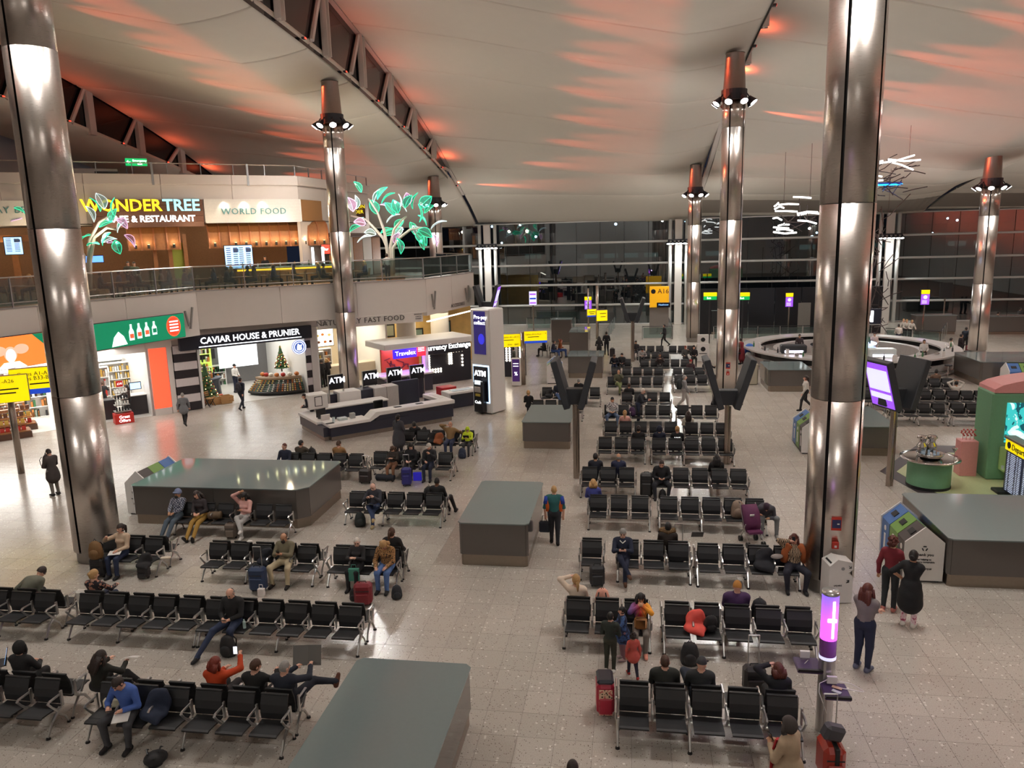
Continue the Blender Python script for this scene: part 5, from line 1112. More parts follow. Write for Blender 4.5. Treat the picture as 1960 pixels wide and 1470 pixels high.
YL = at(60, 905)
dirsign(-40, 34, 722, 772, 24.6, 'lit yellow direction sign cut by the left edge', .62, [('Gates A1-A26', .0, .3, .2), (.05, 0, .6, .05), (.05, -.15, .5, .05)], nm='direction_sign'); dirsign(44, 108, 704, 752, 25.6, 'lit yellow direction sign with a blue band left of the nearest column', .62, [('Gates A1-A26', -.02, .28, .21), ('Gates B33-B49', -.02, .1, .21), (.1, -.12, .5, .05), ('\u2192', .42, .25, .24)], True)
pole(28, 25.3, 3.6, .12, 'post between the two lit yellow signs on the left')
# purple totems
def totem(px0, px1, pt, pb, Y, label, head=True, postto=0.):
    xm = xat((px0+px1)/2, Y, 3.); zt, zb = aty(px0, pt, Y).z, aty(px0, pb, Y).z; w_ = xat(px1, Y, 3)-xat(px0, Y, 3); h = zt-zb
    r = T('lit_totem', label, 'sign', (xm, Y, 0)); part('post', MB().tube([(0, .05, 0), (0, .05, zb)], .06, 8), POLE, r); part('casing', MB().box((0, .09, (zt+zb)/2), (w_+.06, .14, h+.06), ch=.02), BLACK, r)
    z = zt
    if head: part('yellow_head', MB().box((0, 0, zt-h*.14), (w_, .03, h*.27)), SIGNY, r); z = zt-h*.3
    part('display', MB().box((0, 0, (z+zb)/2), (w_, .03, z-zb)), PURP if head else LILAC, r)
    if head:
        part('round_mark', MB().ext(oval(0, z-(z-zb)*.28, w_*.24, w_*.24, 14), 'y', -.02, -.03), LILAC, r)
        for k in range(3): part('text_line', MB().box((-w_*.08, -.022, zb+(z-zb)*(.38-.12*k)), (w_*.6, .01, (z-zb)*.05)), LILAC, r)
    else:
        for k, c in enumerate((PURP, SIGNB, PURP)): part('picture_band', MB().box((0, -.022, zb+(z-zb)*(.8-.32*k)), (w_*.85, .01, (z-zb)*.12)), c, r)
    return r
totem(1013, 1027, 558, 584, 66., 'lit pale purple screen on a thin post before the glass wall', False); totem(1119, 1132, 568, 592, 66., 'purple totem with yellow head near the far yellow signs'); totem(1504, 1518, 561, 587, 64., 'purple totem with yellow head above the round bar, by the widest column'); totem(1763, 1779, 555, 583, 64., 'purple totem with yellow head right of the widest column')
o = T('blank_screen', 'dark blank screen on a post near the right facade column', 'screen', (xat(1812, 66, 4), 66, 0)); part('panel', MB().box((0, 0, aty(1812, 556, 66).z), (.95, .1, 1.25), ch=.02), BLACK, o); part('post', MB().tube([(0, .1, 0), (0, .1, 3.)], .06, 8), POLE, o)
# gate sign A16
gY = 66.; zt, zb = aty(1262, 548, gY).z, aty(1262, 588, gY).z; o = T('gate_sign', 'yellow gate sign A16 on a grey pier', 'sign', (xat(1262, gY, 4), gY, 0)); w_ = xat(1281, gY, 4)-xat(1244, gY, 4)
part('pier', MB().box((0, .2, zb/2), (w_, .35, zb), ch=.02), mat('pier_grey', (120, 112, 106), .4), o); part('panel', MB().box((0, 0, (zt+zb)/2), (w_, .3, zt-zb), ch=.02), mat('gate_yellow', (255, 184, 20), .5, emit=(255, 180, 10), es=.35), o)
text('A16', o, (.32, -.16, zt-.42), (1, 0, 0), TXT_K, .56); part('flight_mark', MB().ext(oval(-.5, zt-.42, .2, .2, 14), 'y', -.155, -.165), TXT_K, o); part('departure_screen', MB().box((.35, -.17, zb+.2), (1.1, .06, .42), ch=.01), mat('screen_dark', (16, 22, 40), .2), o); text('Heathrow', o, (.35, -.21, zb+.22), (1, 0, 0), glow('screen_text', (150, 200, 255), 1.5), .2)
# green/yellow exit signs by the middle columns
for k, (a, b) in enumerate(((1347, 1372), (1411, 1435))):
    q = T('toilet_sign', ('yellow over green lit sign left of the middle column', 'yellow over green lit sign right of the middle column')[k], 'sign', (xat((a+b)/2, 60, 4), 60, 0)); w_ = xat(b, 60, 4)-xat(a, 60, 4); zt = aty(a, 560, 60).z
    part('yellow_half', MB().box((0, 0, zt-.14), (w_, .2, .27)), SIGNY, q); part('green_half', MB().box((0, 0, zt-.42), (w_, .2, .27)), glow('sign_green', (0, 170, 80), 1.), q); text('Exit', q, (-.1, -.11, zt-.42), (1, 0, 0), TXT_W, .2); part('post', MB().box((0, .12, zt/2), (.1, .06, zt)), DARKSTEEL, q)
# dark flight-desk enclosure behind
o = T('gate_lounge', 'dark gate enclosure with a lit white strip between the middle columns', 'enclosure', (xat(1420, 64, 1), 66, 0)); 
for k in range(7): part('dark_panel', MB().box((-2.4+2.1*k, 0, 1.9), (2.05, .2, 3.8)), mat('gate_dark', (26, 26, 30), .3), o)
part('white_strip', MB().box((-.55, -.14, 1.5), (.42, .06, 2.9)), glow('white_strip', (240, 255, 250), 1.6), o); part('grey_door', MB().box((5.2, -.14, 1.3), (1., .06, 2.5), ch=.02), mat('grey_door', (120, 116, 110), .4), o)
for k in range(2): part('red_light', MB().ball((9.0+1.6*k, -.3, .9), .1, 8, 5), glow('red_lamp', (255, 40, 30), 14.), o)
# queue barriers and low glazed rails before the facade
def barrier(pts, label, h=1.05, n_extra=2):
    o = T('queue_barrier', label, 'barrier', (*pts[0], 0)); off = Vector((*pts[0], 0))
    for a, b in zip(pts[:-1], pts[1:]):
        L = (Vector(b)-Vector(a)).length; n = max(1, round(L/1.8))
        part('top_rail', MB().tube([Vector((*a, h))-off, Vector((*b, h))-off], .03, 5), BLACK, o)
        for k in range(n+1):
            p = Vector(a).lerp(Vector(b), k/n); part('post', MB().tube([Vector((*p, 0))-off, Vector((*p, h))-off], .03, 6), STEEL, o)
            if k < n:
                q = Vector(a).lerp(Vector(b), (k+1)/n); fr = Fr(Vector((*p, 0))-off, Vector((*q, 0))-Vector((*p, 0))); l2 = (q-p).length; m = MB(); fr.box(m, .08, l2-.08, .1, h-.1, -.008, .008); part('pane', m, GLASS, o)
    return o
barrier([(-9.5, 70.5), (-5., 70.5)], 'glass rail before the facade by the terrace end'); barrier([(-1.8, 62.5), (-1.4, 70.5)], 'glass queue rail left of the far walkway'); barrier([(1.0, 63), (3.4, 63), (3.4, 70)], 'glass queue rail around the gate sign'); barrier([(6.6, 62.5), (18.5, 62.5)], 'long glass rail behind the round bar'); barrier([(18.9, 60.5), (22., 58.5), (24.5, 64.)], 'glass rail with people leaning on it behind the bar')
def gate_desk(px, py, w_, h, label, d=1.2, m_=None): o = T('gate_desk', label, 'desk', at(px, py)+Vector((0, d/2, 0))); part('body', MB().box((0, 0, h/2+.1), (w_, d, h-.2), ch=.03), m_ or PSIDE, o); part('base', MB().box((0, 0, .1), (w_-.1, d-.1, .2)), PBASE, o); part('worktop', MB().box((0, 0, h), (w_+.06, d+.06, .05), ch=.01), PGLASS, o); return o
gate_desk(1108, 681, 1.35, 1.7, 'tall grey desk beside the far walkway with a small lit screen', 3.); gate_desk(1075, 660, 1.6, 2., 'grey kiosk with a white light behind the seated group'); gate_desk(1790, 640, 3.0, 1.5, 'long brown desk behind the round bar'); gate_desk(1940, 640, 4., 1.4, 'dark desk at the far right edge'); gate_desk(1375, 640, 1.2, 2., 'black cabinet by the lit white strip', 1., BLACK)
# twin tilted displays on posts
def twin(px, py, Yv, zt, zb, span, label, face_l=None, rz=0.):
    b = at(px, py); r = T('twin_display', label, 'display', b, rz)
    part('post', MB().tube([(0, 0, 0), (0, 0, zb+.1)], .085, 10), POLE, r); part('post_strip', MB().tube([(.1, -.02, 0), (.1, -.02, zb)], .05, 8), POLE, r); part('bracket', MB().box((0, 0, zb+.35), (span*.7, .4, .55), ch=.02), CHAR, r)
    H_ = zt-zb; an = math.atan((span*.36)/H_)
    for s in (-1, 1):
        m = MB(); m.box((s*span*.5*.72, -.0, zb+H_/2), (.22, 1.25, H_/math.cos(an)), ch=.02, ry=s*an); part('screen_housing', m, CHAR, r)
        c = Vector((s*span*.36, 0, zb+H_/2)); nx = Vector((s*math.cos(an), 0, -math.sin(an)*1.)); nx = Vector((s*math.cos(an), 0, -math.sin(an)))
        m = MB(); m.box(c+nx*.118, (.012, 1.1, H_*.94), ry=s*an); part('display', m, PURP if face_l == s else mat('screen_off', (34, 36, 44), .15), r)
        if face_l == s:
            for k in range(2): m = MB(); m.box(c+nx*.126+Vector((s*math.sin(an), 0, math.cos(an)))*H_*(.12-.35*k), (.01, 1.0, H_*(.45 if k == 0 else .12)), ry=s*an); part('picture_band', m, LILAC, r)
    return r
twin(1102, 915, 0, 4.3, 2.65, 1.25, 'dark twin display on a steel post left of the middle aisle'); twin(1389, 888, 0, 4.0, 2.2, 1.5, 'dark twin display in front of the middle column'); twin(1700, 930, 0, 4.3, 2.7, 1.3, 'twin display with a purple lit side, right of the widest column', -1, .35); twin(1210, 692, 0, 4.3, 2.7, 1.4, 'small far twin display above the middle seats'); 
twin(937, 700, 0, 5.4, 3.7, 1.4, 'distant twin display behind the white tower', 1)
# purple standee by sign post
o = T('purple_standee', 'slim purple standee at the foot of the yellow sign post', 'sign', at(989, 739)); part('board', MB().box((0, 0, .85), (.52, .3, 1.6), ch=.02), WHITE, o); part('print', MB().box((0, -.155, .95), (.42, .012, 1.3)), mat('purple_print', (92, 50, 150), .4), o); text('%', o, (0, -.17, .75), (1, 0, 0), TXT_W, .3)
for k in range(2): part('text_line', MB().box((0, -.165, 1.2+.15*k), (.3, .01, .04)), TXT_W, o)
# white stacked notice stands by middle column
for k, py in enumerate((672, 692)): o = T('notice_stand', ('upper white notice stand beside the farther column', 'lower white notice stand beside the farther column')[k], 'sign', at(1345, py)); part('board', MB().box((0, 0, .62), (.8, .2, 1.2), ch=.02), WHITE, o); part('round_print', MB().ext(oval(0, .85, .16, .16, 12), 'y', -.105, -.112), TXT_K, o); part('text_line', MB().box((0, -.108, .55), (.5, .01, .05)), TXT_K, o)
# ================================================================ round bar
BC = Vector((13.8, 51.4, 0)); BR = 6.35
def ring(r0, r1, z0, z1, a0=0, a1=2*PI, n=48):
    m = MB(); m.lathe([(r0, z0), (r1, z0), (r1, z1), (r0, z1), (r0, z0)] if False else [(r1, z0), (r1, z1), (r0, z1), (r0, z0), (r1, z0)], n, (0, 0, 0), a0, a1); return m
r = T('round_bar', 'large round bar counter with pale top and black band', 'bar', BC)
part('step_plinth', ring(5.6, BR+.15, 0, .12), mat('bar_plinth', (150, 144, 140), .4), r); part('front', ring(5.75, BR-.25, .12, .62), mat('bar_front_grey', (176, 170, 166), .35), r); part('black_band', ring(5.75, BR-.2, .62, .98), mat('bar_black', (20, 20, 24), .2), r)
part('counter_top', ring(5.3, BR+.1, .98, 1.08), mat('bar_top', (206, 200, 196), .2), r); m = MB(); m.lathe([(BR+.05+.03*math.cos(t), .28+.03*math.sin(t)) for t in np.linspace(0, 2*PI, 7)], 48); part('foot_rail', m, CHROME, r)
part('inner_bench', ring(4.1, 4.5, 0, .9), mat('bar_front_grey'), r)
isl = T('bar_island', 'inner service island of the round bar with lit glass shelf', 'bar', BC+Vector((0, .6, 0))); part('cabinet', ring(.6, 2.0, 0, .95, n=24), mat('bar_front_grey'), isl); part('worktop', ring(.5, 2.1, .95, 1.02, n=24), CHROME, isl)
part('lit_shelf', ring(1.1, 1.9, 1.15, 1.2, n=24), glow('shelf_blue', (190, 215, 255), 2.), isl)
def bp(a, rr, z): return BC+Vector((rr*math.cos(a), rr*math.sin(a), z))
items = []
for k in range(30):
    a = PI*(1.02+.96*k/29)+rng.uniform(-.03, .03); z = 1.08; rr = rng.uniform(5.45, 6.2); kind = k % 5
    if kind in (0, 3): m = MB(); m.lathe([(0, 0), (.05, 0), (.05, .2), (.018, .28), (.018, .36), (0, .36)], 7); thing('bottle', m, G(('g_green', 'g_black')[k % 2], 0), 'dark bottle standing on the round bar top', 'bottle', bp(a, rr, z), 0, 'bottles on the round bar')
    elif kind == 1: m = MB(); m.box((0, 0, .16), (.26, .05, .32), ch=.01); thing('menu_card', m, WHITE, 'white upright card on the round bar top', 'card', bp(a, rr, z), a+PI/2, 'menu cards on the round bar')
    elif kind == 2: m = MB(); m.smooth = True; m.lathe([(0, 0), (.1, 0), (.16, .1), (.14, .1), (.09, .02), (0, .02)], 10); thing('bowl', m, CHROME, 'steel bowl standing on the round bar top', 'bowl', bp(a, rr, z), 0, 'bowls on the round bar')
    else: m = MB(); m.lathe([(0, 0), (.04, 0), (.01, .02), (.01, .1), (.05, .16), (.045, .24), (.04, .24), (.008, .11), (0, .11)], 8); thing('wine_glass', m, mat('tray_clear', 0), 'wine glass standing on the round bar top', 'glass', bp(a, rr, z), 0, 'glasses on the round bar')
for k in range(14):
    a = 2*PI*k/14; m = MB(); m.lathe([(0, 0), (.05, 0), (.05, .2), (.018, .28), (.018, .36), (0, .36)], 7); thing('bottle', m, G(('g_green', 'g_black', 'g_amber')[k % 3], 0), 'bottle on the inner island of the round bar', 'bottle', BC+Vector((1.5*math.cos(a), .6+1.5*math.sin(a), 1.2)), 0, 'bottles on the bar island')
for k, (px, Y) in enumerate(((1520, 47.9), (1690, 46.2))):
    q = T('display_fridge', ('glass food display with a lit front on the left of the round bar', 'glass food display in the middle of the round bar')[k], 'display', (xat(px, Y, 1.2), Y+.3, 1.08), 0); part('casing', MB().box((0, 0, .28), (1.5, .6, .5), ch=.06), CHAR if k == 0 else mat('tray_clear'), q); part('lit_front', MB().box((0, -.31, .14), (1.1, .02, .14)), glow('fridge_light', (240, 235, 255), 3.), q)
def stool():
    o = T('bar_stool', '', 'stool'); m = MB(); m.smooth = True; m.lathe([(0, .72), (.2, .72), (.21, .76), (.19, .79), (0, .8)], 14); part('seat', m, BLACK, o); part('stem', MB().tube([(0, 0, .03), (0, 0, .72)], .035, 8), CHROME, o); m = MB(); m.lathe([(0, 0), (.23, 0), (.2, .03), (0, .04)], 14); part('foot', m, CHROME, o)
    m = MB(); m.lathe([(.17+.012*math.cos(t), .3+.012*math.sin(t)) for t in np.linspace(0, 2*PI, 6)], 12); part('foot_ring', m, CHROME, o); return o
s0 = stool(); sk = kids(s0); SA = [1.04, 1.12, 1.2, 1.28, 1.36, 1.55, 1.62, 1.69, 1.76, 1.83, 1.9, 1.97, .96, .88]
for k, a in enumerate(SA):
    p = bp(a*PI, BR+.62, 0); lab = 'chrome bar stool with black seat, ' + ('first', 'second', 'third', 'fourth', 'fifth', 'sixth', 'seventh', 'eighth')[k if k < 5 else (k-5 if k < 12 else k-7)]+(' from the maroon coat along the left bar edge' if a < 1.5 else ' along the bar edge right of the widest column')
    if k == 0: s0.location = p; s0['label'] = lab; s0['group'] = 'bar stools around the round bar'
    else: dup(s0, p, 0, lab, 'bar stools around the round bar' + (', right side' if a > 1.5 else ', left side'), sk)
xmas(bp(1.47*PI, 4.3, .9), 1.7, 'small decorated christmas tree on the round bar beside the widest column')
q = T('lit_letters', 'white lit letters of the bar name beside the widest column', 'sign', aty(1652, 607, 56.)); part('board', MB().box((0, .12, 0), (2.4, .12, 1.15), ch=.03), mat('sign_navy', 0), q); text('bel', q, (.1, 0, 0), (1, 0, 0), glow('letters_white', (255, 255, 255), 3.), 1.05, bold=.03, depth=.05, sp=.95); part('letter_shelf', MB().box((0, 0, -.52), (2.3, .2, .06)), STEEL, q); part('hanger', MB().tube([(-1, .12, .5), (-1, .12, 4.2)], .03, 5), BLACK, q); part('hanger', MB().tube([(1, .12, .5), (1, .12, 4.2)], .03, 5), BLACK, q)
# hanging light sticks
STICKL = glow('stick_light', (255, 250, 245), 4.); STICKD = mat('stick_dark', (60, 46, 44), .5)
def sticks(lab, specs, Y, suspend):
    c = Vector(specs[0][0]); o = T('stick_chandelier', lab, 'chandelier', c)
    for (a, b, lit, rr) in specs:
        m = MB(); A, B = Vector(a)-c, Vector(b)-c; mid = (A+B)/2+Vector((0, 0, rng.uniform(-.12, .12))); m.tube([A, mid, B], rr, 5); part('light_stick' if lit else 'dark_stick', m, STICKL if lit else STICKD, o)
    for s in suspend: m = MB(); m.tube([Vector(s)-c, Vector((s[0], s[1], s[2]+3.2))-c], .012, 4); part('cable', m, BLACK, o)
    return o
def ap(px, py, Y=50.): return tuple(aty(px, py, Y))
sp = []
for (a, b) in (((1518, 377), (1553, 379)), ((1482, 395), (1490, 388)), ((1491, 392), (1528, 391)), ((1483, 400), (1500, 398)), ((1484, 404), (1526, 405)), ((1526, 409), (1565, 406)), ((1480, 418), (1496, 421)), ((1527, 422), (1563, 428)), ((1480, 435), (1510, 437)), ((1480, 444), (1525, 445)), ((1490, 432), (1510, 430)), ((1486, 440), (1518, 442)), ((1527, 412), (1570, 409))):
    sp.append((ap(*a, 50+rng.uniform(-1.5, 1.5)), ap(*b, 50+rng.uniform(-1.5, 1.5)), True, .055))
for (a, b) in (((1492, 410), (1535, 443)), ((1500, 425), (1562, 421)), ((1530, 380), (1532, 420)), ((1545, 392), (1545, 420)), ((1500, 430), (1530, 405)), ((1540, 415), (1552, 432)), ((1510, 440), (1560, 415))): sp.append((ap(*a), ap(*b, 51), False, .03))
sticks('left cluster of hanging white light sticks above the round bar', sp, 50, [ap(1500, 395), ap(1550, 379)])
sp = []
for (a, b) in (((1662, 297), (1682, 296)), ((1680, 313), (1750, 297)), ((1700, 305), (1762, 306)), ((1700, 309), (1748, 325)), ((1660, 312), (1690, 308)), ((1660, 322), (1682, 322)), ((1660, 333), (1688, 338)), ((1650, 348), (1690, 345))): sp.append((ap(*a, 49+rng.uniform(-1, 1)), ap(*b, 49+rng.uniform(-1, 1)), True, .05))
for k in range(26):
    x, y = rng.uniform(1655, 1735), rng.uniform(305, 372); dx, dy = rng.uniform(15, 55), rng.uniform(-28, 22); sp.append((ap(x, y, 49+rng.uniform(-1, 1)), ap(x+dx, y+dy, 49+rng.uniform(-1, 1)), False, .028))
o = sticks('right cluster of hanging sticks with a blue lit bar above the round bar', sp, 49, [ap(1670, 300), ap(1740, 300)])
m = MB(); c = Vector(o.location); m.box((Vector(ap(1687, 352, 49))-c), (2.2, .5, .16), rz=.1, ch=.04); part('blue_bar', m, mat('blue_bar_body', (20, 50, 150), .3), o); m = MB(); m.box((Vector(ap(1687, 354, 49))-c), (2.2, .56, .06), rz=.1); part('blue_strip', m, glow('blue_strip', (20, 150, 255), 5.), o)
sp = []
for k in range(64):
    x, y = rng.uniform(1652, 1705), rng.uniform(410, 630); dx, dy = rng.uniform(-40, 45), rng.uniform(-45, 45); sp.append((ap(max(1652, x), y, 57+rng.uniform(-1, 1)), ap(max(1650, x+dx), y+dy, 57+rng.uniform(-1, 1)), False, .03))
sp.append((ap(1655, 445, 57), ap(1670, 440, 57), True, .05))
sticks('tall tangle of dark sticks beside the right facade column', sp, 57, [ap(1660, 415, 57), ap(1700, 415, 57)])
# ================================================================ recycling bins
BIN_B, BIN_G, BIN_K = mat('bin_blue', (70, 110, 170), .45), mat('bin_green', (112, 150, 70), .45), mat('bin_brown', (70, 62, 60), .45)
def bins(p, rz, label, n=3, h=1.2, w_=.55, d=.95, order=(BIN_B, BIN_G, BIN_K)):
    r = T('recycling_bins', label, 'bins', p, rz); sh_ = h*.8
    prof = [(-d/2, .06), (d/2, .06), (d/2, sh_), (0.05, h), (-d/2, sh_)]
    prof = [(-d/2, .06), (d/2, .06), (d/2, sh_), (0, h+.12), (-d/2, sh_)]
    for k in range(n):
        x0, x1 = -n*w_/2+k*w_, -n*w_/2+(k+1)*w_; m = MB(); m.ext(prof[::-1], 'x', x0+.015, x1-.015); u = part('bin_unit', m, order[k], r)
        sl = math.atan2(h+.12-sh_, d/2)
        part('slot', MB().box(((x0+x1)/2, -d*.25, (sh_+h+.12)/2+.012), (w_*.42, .16, .02), rx=sl), BLACK, u)
        part('label_print', MB().box(((x0+x1)/2-.08, -d*.38, sh_+.05+.02), (w_*.25, .05, .012), rx=sl), WHITE, u)
        part('front_mark', MB().ext(oval((x0+x1)/2, sh_*.8, .07, .07, 12), 'y', -d/2-.002, -d/2-.01), WHITE, u); part('front_print', MB().box(((x0+x1)/2, -d/2-.006, sh_*.45), (.1, .01, .4)), WHITE, u)
    for s in (-1, 1): m = MB(); m.ext([(-d/2-.03, 0.05), (d/2+.03, 0.05), (d/2+.03, sh_+.03), (0, h+.17), (-d/2-.03, sh_+.03)][::-1], 'x', s*n*w_/2-.02, s*n*w_/2+.02); part('end_panel', m, WHITE, r)
    part('base', MB().box((0, 0, .03), (n*w_-.06, d-.06, .06)), BLACK, r)
    e = n*w_/2+.03
    text('Thank you', r, (e, 0, sh_*.72), (0, 1, 0), TXT_K, .1); text('for helping to', r, (e, 0, sh_*.6), (0, 1, 0), TXT_K, .06); text('be more sustainable', r, (e, 0, sh_*.53), (0, 1, 0), TXT_K, .06); text('Heathrow', r, (e, 0, sh_*.36), (0, 1, 0), TXT_K, .09)
    m = MB()
    for q in range(3): a = PI/2+q*2*PI/3; m.box((e, .05*math.cos(a), sh_*.88+.05*math.sin(a)), (.01, .07, .025), rx=a+PI/2)
    part('recycling_mark', m, TXT_K, r); return r
b0, b1 = at(1695, 1035), at(1730, 1122)
bins(Vector((7.02, 19.5, 0)), -PI/2+.0, 'white, brown, green and blue recycling bins against the plum plinth on the right', 3, 1.25, .6, .84)
bins(Vector((-15.62, 22.3, 0)), -PI/2, 'recycling bins against the left end of the large grey plinth', 3, 1.3, .6, .8); bins(Vector((7.0, 30.6, 0)), -PI/2, 'recycling bins half hidden by the widest column', 3, 1.25, .58, .9); bins(Vector((-4.4, 44.6, 0)), -PI/2+.1, 'white recycling bins beyond the benches left of the middle aisle', 3, 1.25, .55, .9); bins(Vector((20.2, 42.6, 0)), 0., 'recycling bins behind the pink and green booth', 3, 1.25, .6, .9)
thing('litter_bin', MB().box((0, 0, .6), (.75, .55, 1.2), ch=.06), mat('bin_cream', (190, 180, 160), .4), 'cream litter bin with a dark slot right of the middle column', 'bin', at(1436, 735)); part('slot', MB().box((0, -.28, .75), (.22, .02, .08)), BLACK, bpy.data.objects['litter_bin'])
# ================================================================ pink and green booth, drinks table, departures board
m = MB(); cp = [at(1684, 902), at(1755, 852), at(1960, 856), at(2300, 870), at(2300, 1100), at(1960, 1020), at(1760, 945)]; cpi = [at(1716, 903), at(1765, 866), at(1960, 870), at(2290, 885), at(2290, 1085), at(1965, 1008), at(1772, 936)]
m.prism([p[:2] for p in cp], 0, .006); cf = thing('floor_mat', m, mat('mat_border', (62, 54, 58), .5), 'pale green floor mat with dark border under the drinks table and booth', 'floor mat'); m = MB(); m.prism([p[:2] for p in cpi], .006, .012); part('green_field', m, mat('mat_green', (190, 200, 150), .5), cf)
BG = mat('booth_green', (112, 160, 124), .5); BP = mat('booth_pink', (222, 150, 148), .5)
r = T('photo_booth', 'green booth with a curved pink top and a large screen', 'booth', (11.9, 26.9, 0))
part('front_panel', MB().box((2.4, .6, 1.5), (4.8, 1.2, 3.0), ch=.05), BG, r); m = MB(); m.smooth = False; dp = [(0.05, 3.0), (4.75, 3.0), (4.75, 3.15)]+[(4.75-4.7*t, 3.12+.42*math.sin(PI*min(1, (t*1.0)))**.6) for t in np.linspace(.05, .95, 12)]+[(.05, 3.12)]; m.ext(dp[::-1], 'y', 0.0, 1.2); part('curved_top', m, BP, r)
m = MB(); m.box((1.55, -.02, 2.0), (2.2, .05, 1.35), ch=.01); part('screen', m, ramp_mat('booth_screen', 'Noise', 1.6, ((.3, (20, 80, 90)), (.45, (60, 190, 190)), (.55, (210, 240, 240)), (.62, (250, 255, 255)), (.7, (90, 200, 200))), .3, emit=1.1, coord='Object', dist=1.5), r)
part('alcove', MB().box((1.0, -.01, .78), (1.3, .06, .8), ch=.02), mat('alcove_green', (168, 200, 130), .5), r); part('ledge', MB().box((1.0, -.2, .42), (1.3, .4, .05), ch=.01), mat('alcove_green'), r); part('pink_post', MB().box((2.9, -.15, 1.3), (.5, .4, 2.5), ch=.02), BP, r)
for k in range(3): thing('tumbler', MB().lathe([(0, 0), (.035, 0), (.045, .12), (.038, .12), (.03, .01), (0, .01)], 8), mat('tray_clear'), 'clear tumbler on the ledge of the green booth', 'glass', (12.3+.25*k, 26.7, .445), 0, 'tumblers on the booth ledge')
o = T('pink_pedestal', 'tall pink pedestal beside the green booth with red sprigs on it', 'pedestal', at(1852, 912)); part('body', MB().box((0, .25, .62), (.55, .5, 1.24), ch=.02), BP, o)
for k in range(4):
    m = MB(); x = -.18+.12*k; m.tube([(x, .22, 1.24), (x+.02, .22, 1.5)], .008, 4)
    for q in range(5): m.ball((x+.05*math.cos(q*1.3), .22, 1.4+.05*q), .035, 5, 4)
    s_ = thing('sprig', m, mat('sprig_red', (196, 90, 86), .6), 'red sprig standing on the pink pedestal', 'flower', o.location, 0, 'sprigs on the pink pedestal')
q = at(1788, 940); q = Vector((q.x, q.y+.55, 0)); r = T('drinks_table', 'round mirror-topped drinks table on a green drum', 'table', q)
m = MB(); m.smooth = True; m.lathe([(.66, .1), (.66, .92)], 32); part('drum', m, BG, r); m = MB(); m.lathe([(.67, 0), (.67, .1)], 32); part('base_band', m, BLACK, r); m = MB(); m.smooth = True; m.lathe([(0, .92), (.95, .92), (1.06, .97), (1.05, 1.0), (.9, .985), (0, .98)], 36, sx=.86, sy=.86); part('mirror_top', m, CHROME, r)
m = MB(); m.smooth = True; m.lathe([(0, 0), (.3, 0), (.36, .05), (.42, .16), (.38, .16), (.3, .06), (0, .05)], 24); thing('ice_bowl', m, CHROME, 'wide silver bowl of glasses on the mirror-topped table', 'bowl', q+Vector((0, 0, .985)))
for k in range(9): a = 2*PI*k/9; thing('tumbler', MB().lathe([(0, 0), (.035, 0), (.045, .13), (.038, .13), (.03, .01), (0, .01)], 8), mat('glass_blue', (200, 220, 240), .05), 'small glass standing in the silver bowl', 'glass', q+Vector((.24*math.cos(a), .24*math.sin(a), 1.035)), 0, 'glasses in the silver bowl')
for k, (dx, dy) in enumerate(((-.08, .3), (.12, .34))): m = MB(); m.smooth = True; m.lathe([(0, 0), (.1, 0), (.15, .1), (.16, .3), (.1, .4), (.12, .5), (.17, .55), (.14, .62), (0, .64)], 16); thing('drinks_urn', m, CHROME, ('tall silver urn at the back of the drinks table, left one', 'silver urn at the back of the drinks table, right one')[k], 'urn', q+Vector((dx*1.6, dy*1.3, .985)))
m = MB(); m.lathe([(0, 0), (.06, 0), (.008, .02), (.008, .26), (.09, .4), (.085, .4), (.004, .27)], 10); thing('trophy_glass', m, CHROME, 'tall silver cone glass near the rim of the drinks table', 'glass', q+Vector((.62, -.3, .985)))
b0 = at(1917, 943); DB = Fr(b0, at(1962, 974)-b0); HB = 1.82
r = T('departures_board', 'leaning departures board with a yellow header at the right edge', 'board', b0, DB.rz)
part('leg', MB().box((0.0, .12, .06), (.5, .7, .1), ch=.02), BLACK, r); part('casing', MB().box((2.0, .14, .95), (4.1, .2, 1.75), ch=.03), BLACK, r); part('header', MB().box((2.0, .02, 1.64), (4.05, .06, .36)), SIGNY, r); part('header_cap', MB().box((2.0, .12, 1.85), (4.15, .34, .08), ch=.01), mat('sign_case', 0), r)
text('Departures', r, (.42, -.03, 1.63), (1, 0, 0), TXT_K, .27, align='LEFT'); part('flight_mark', MB().ext(oval(.22, 1.64, .11, .11, 14), 'y', -.015, -.025), TXT_W if False else TXT_K, r)
for k in range(4):
    part('board_screen', MB().box((.55+1.02*k, .03, .78), (.98, .03, 1.3), ch=.005), mat('board_navy', (40, 44, 60), .3, emit=(60, 70, 100), es=.25), r)
    m = MB()
    for row in range(22):
        for (x0, w_) in ((-.42, .12), (-.25, .34), (.14, .1), (.28, .16)): m.box((.55+1.02*k+x0+w_/2, .012, .18+.057*row), (w_*rng.uniform(.7, 1), .006, .025))
    o = part('flight_rows', m, glow('board_text', (190, 200, 225), .7), r); o['kind'] = 'stuff'
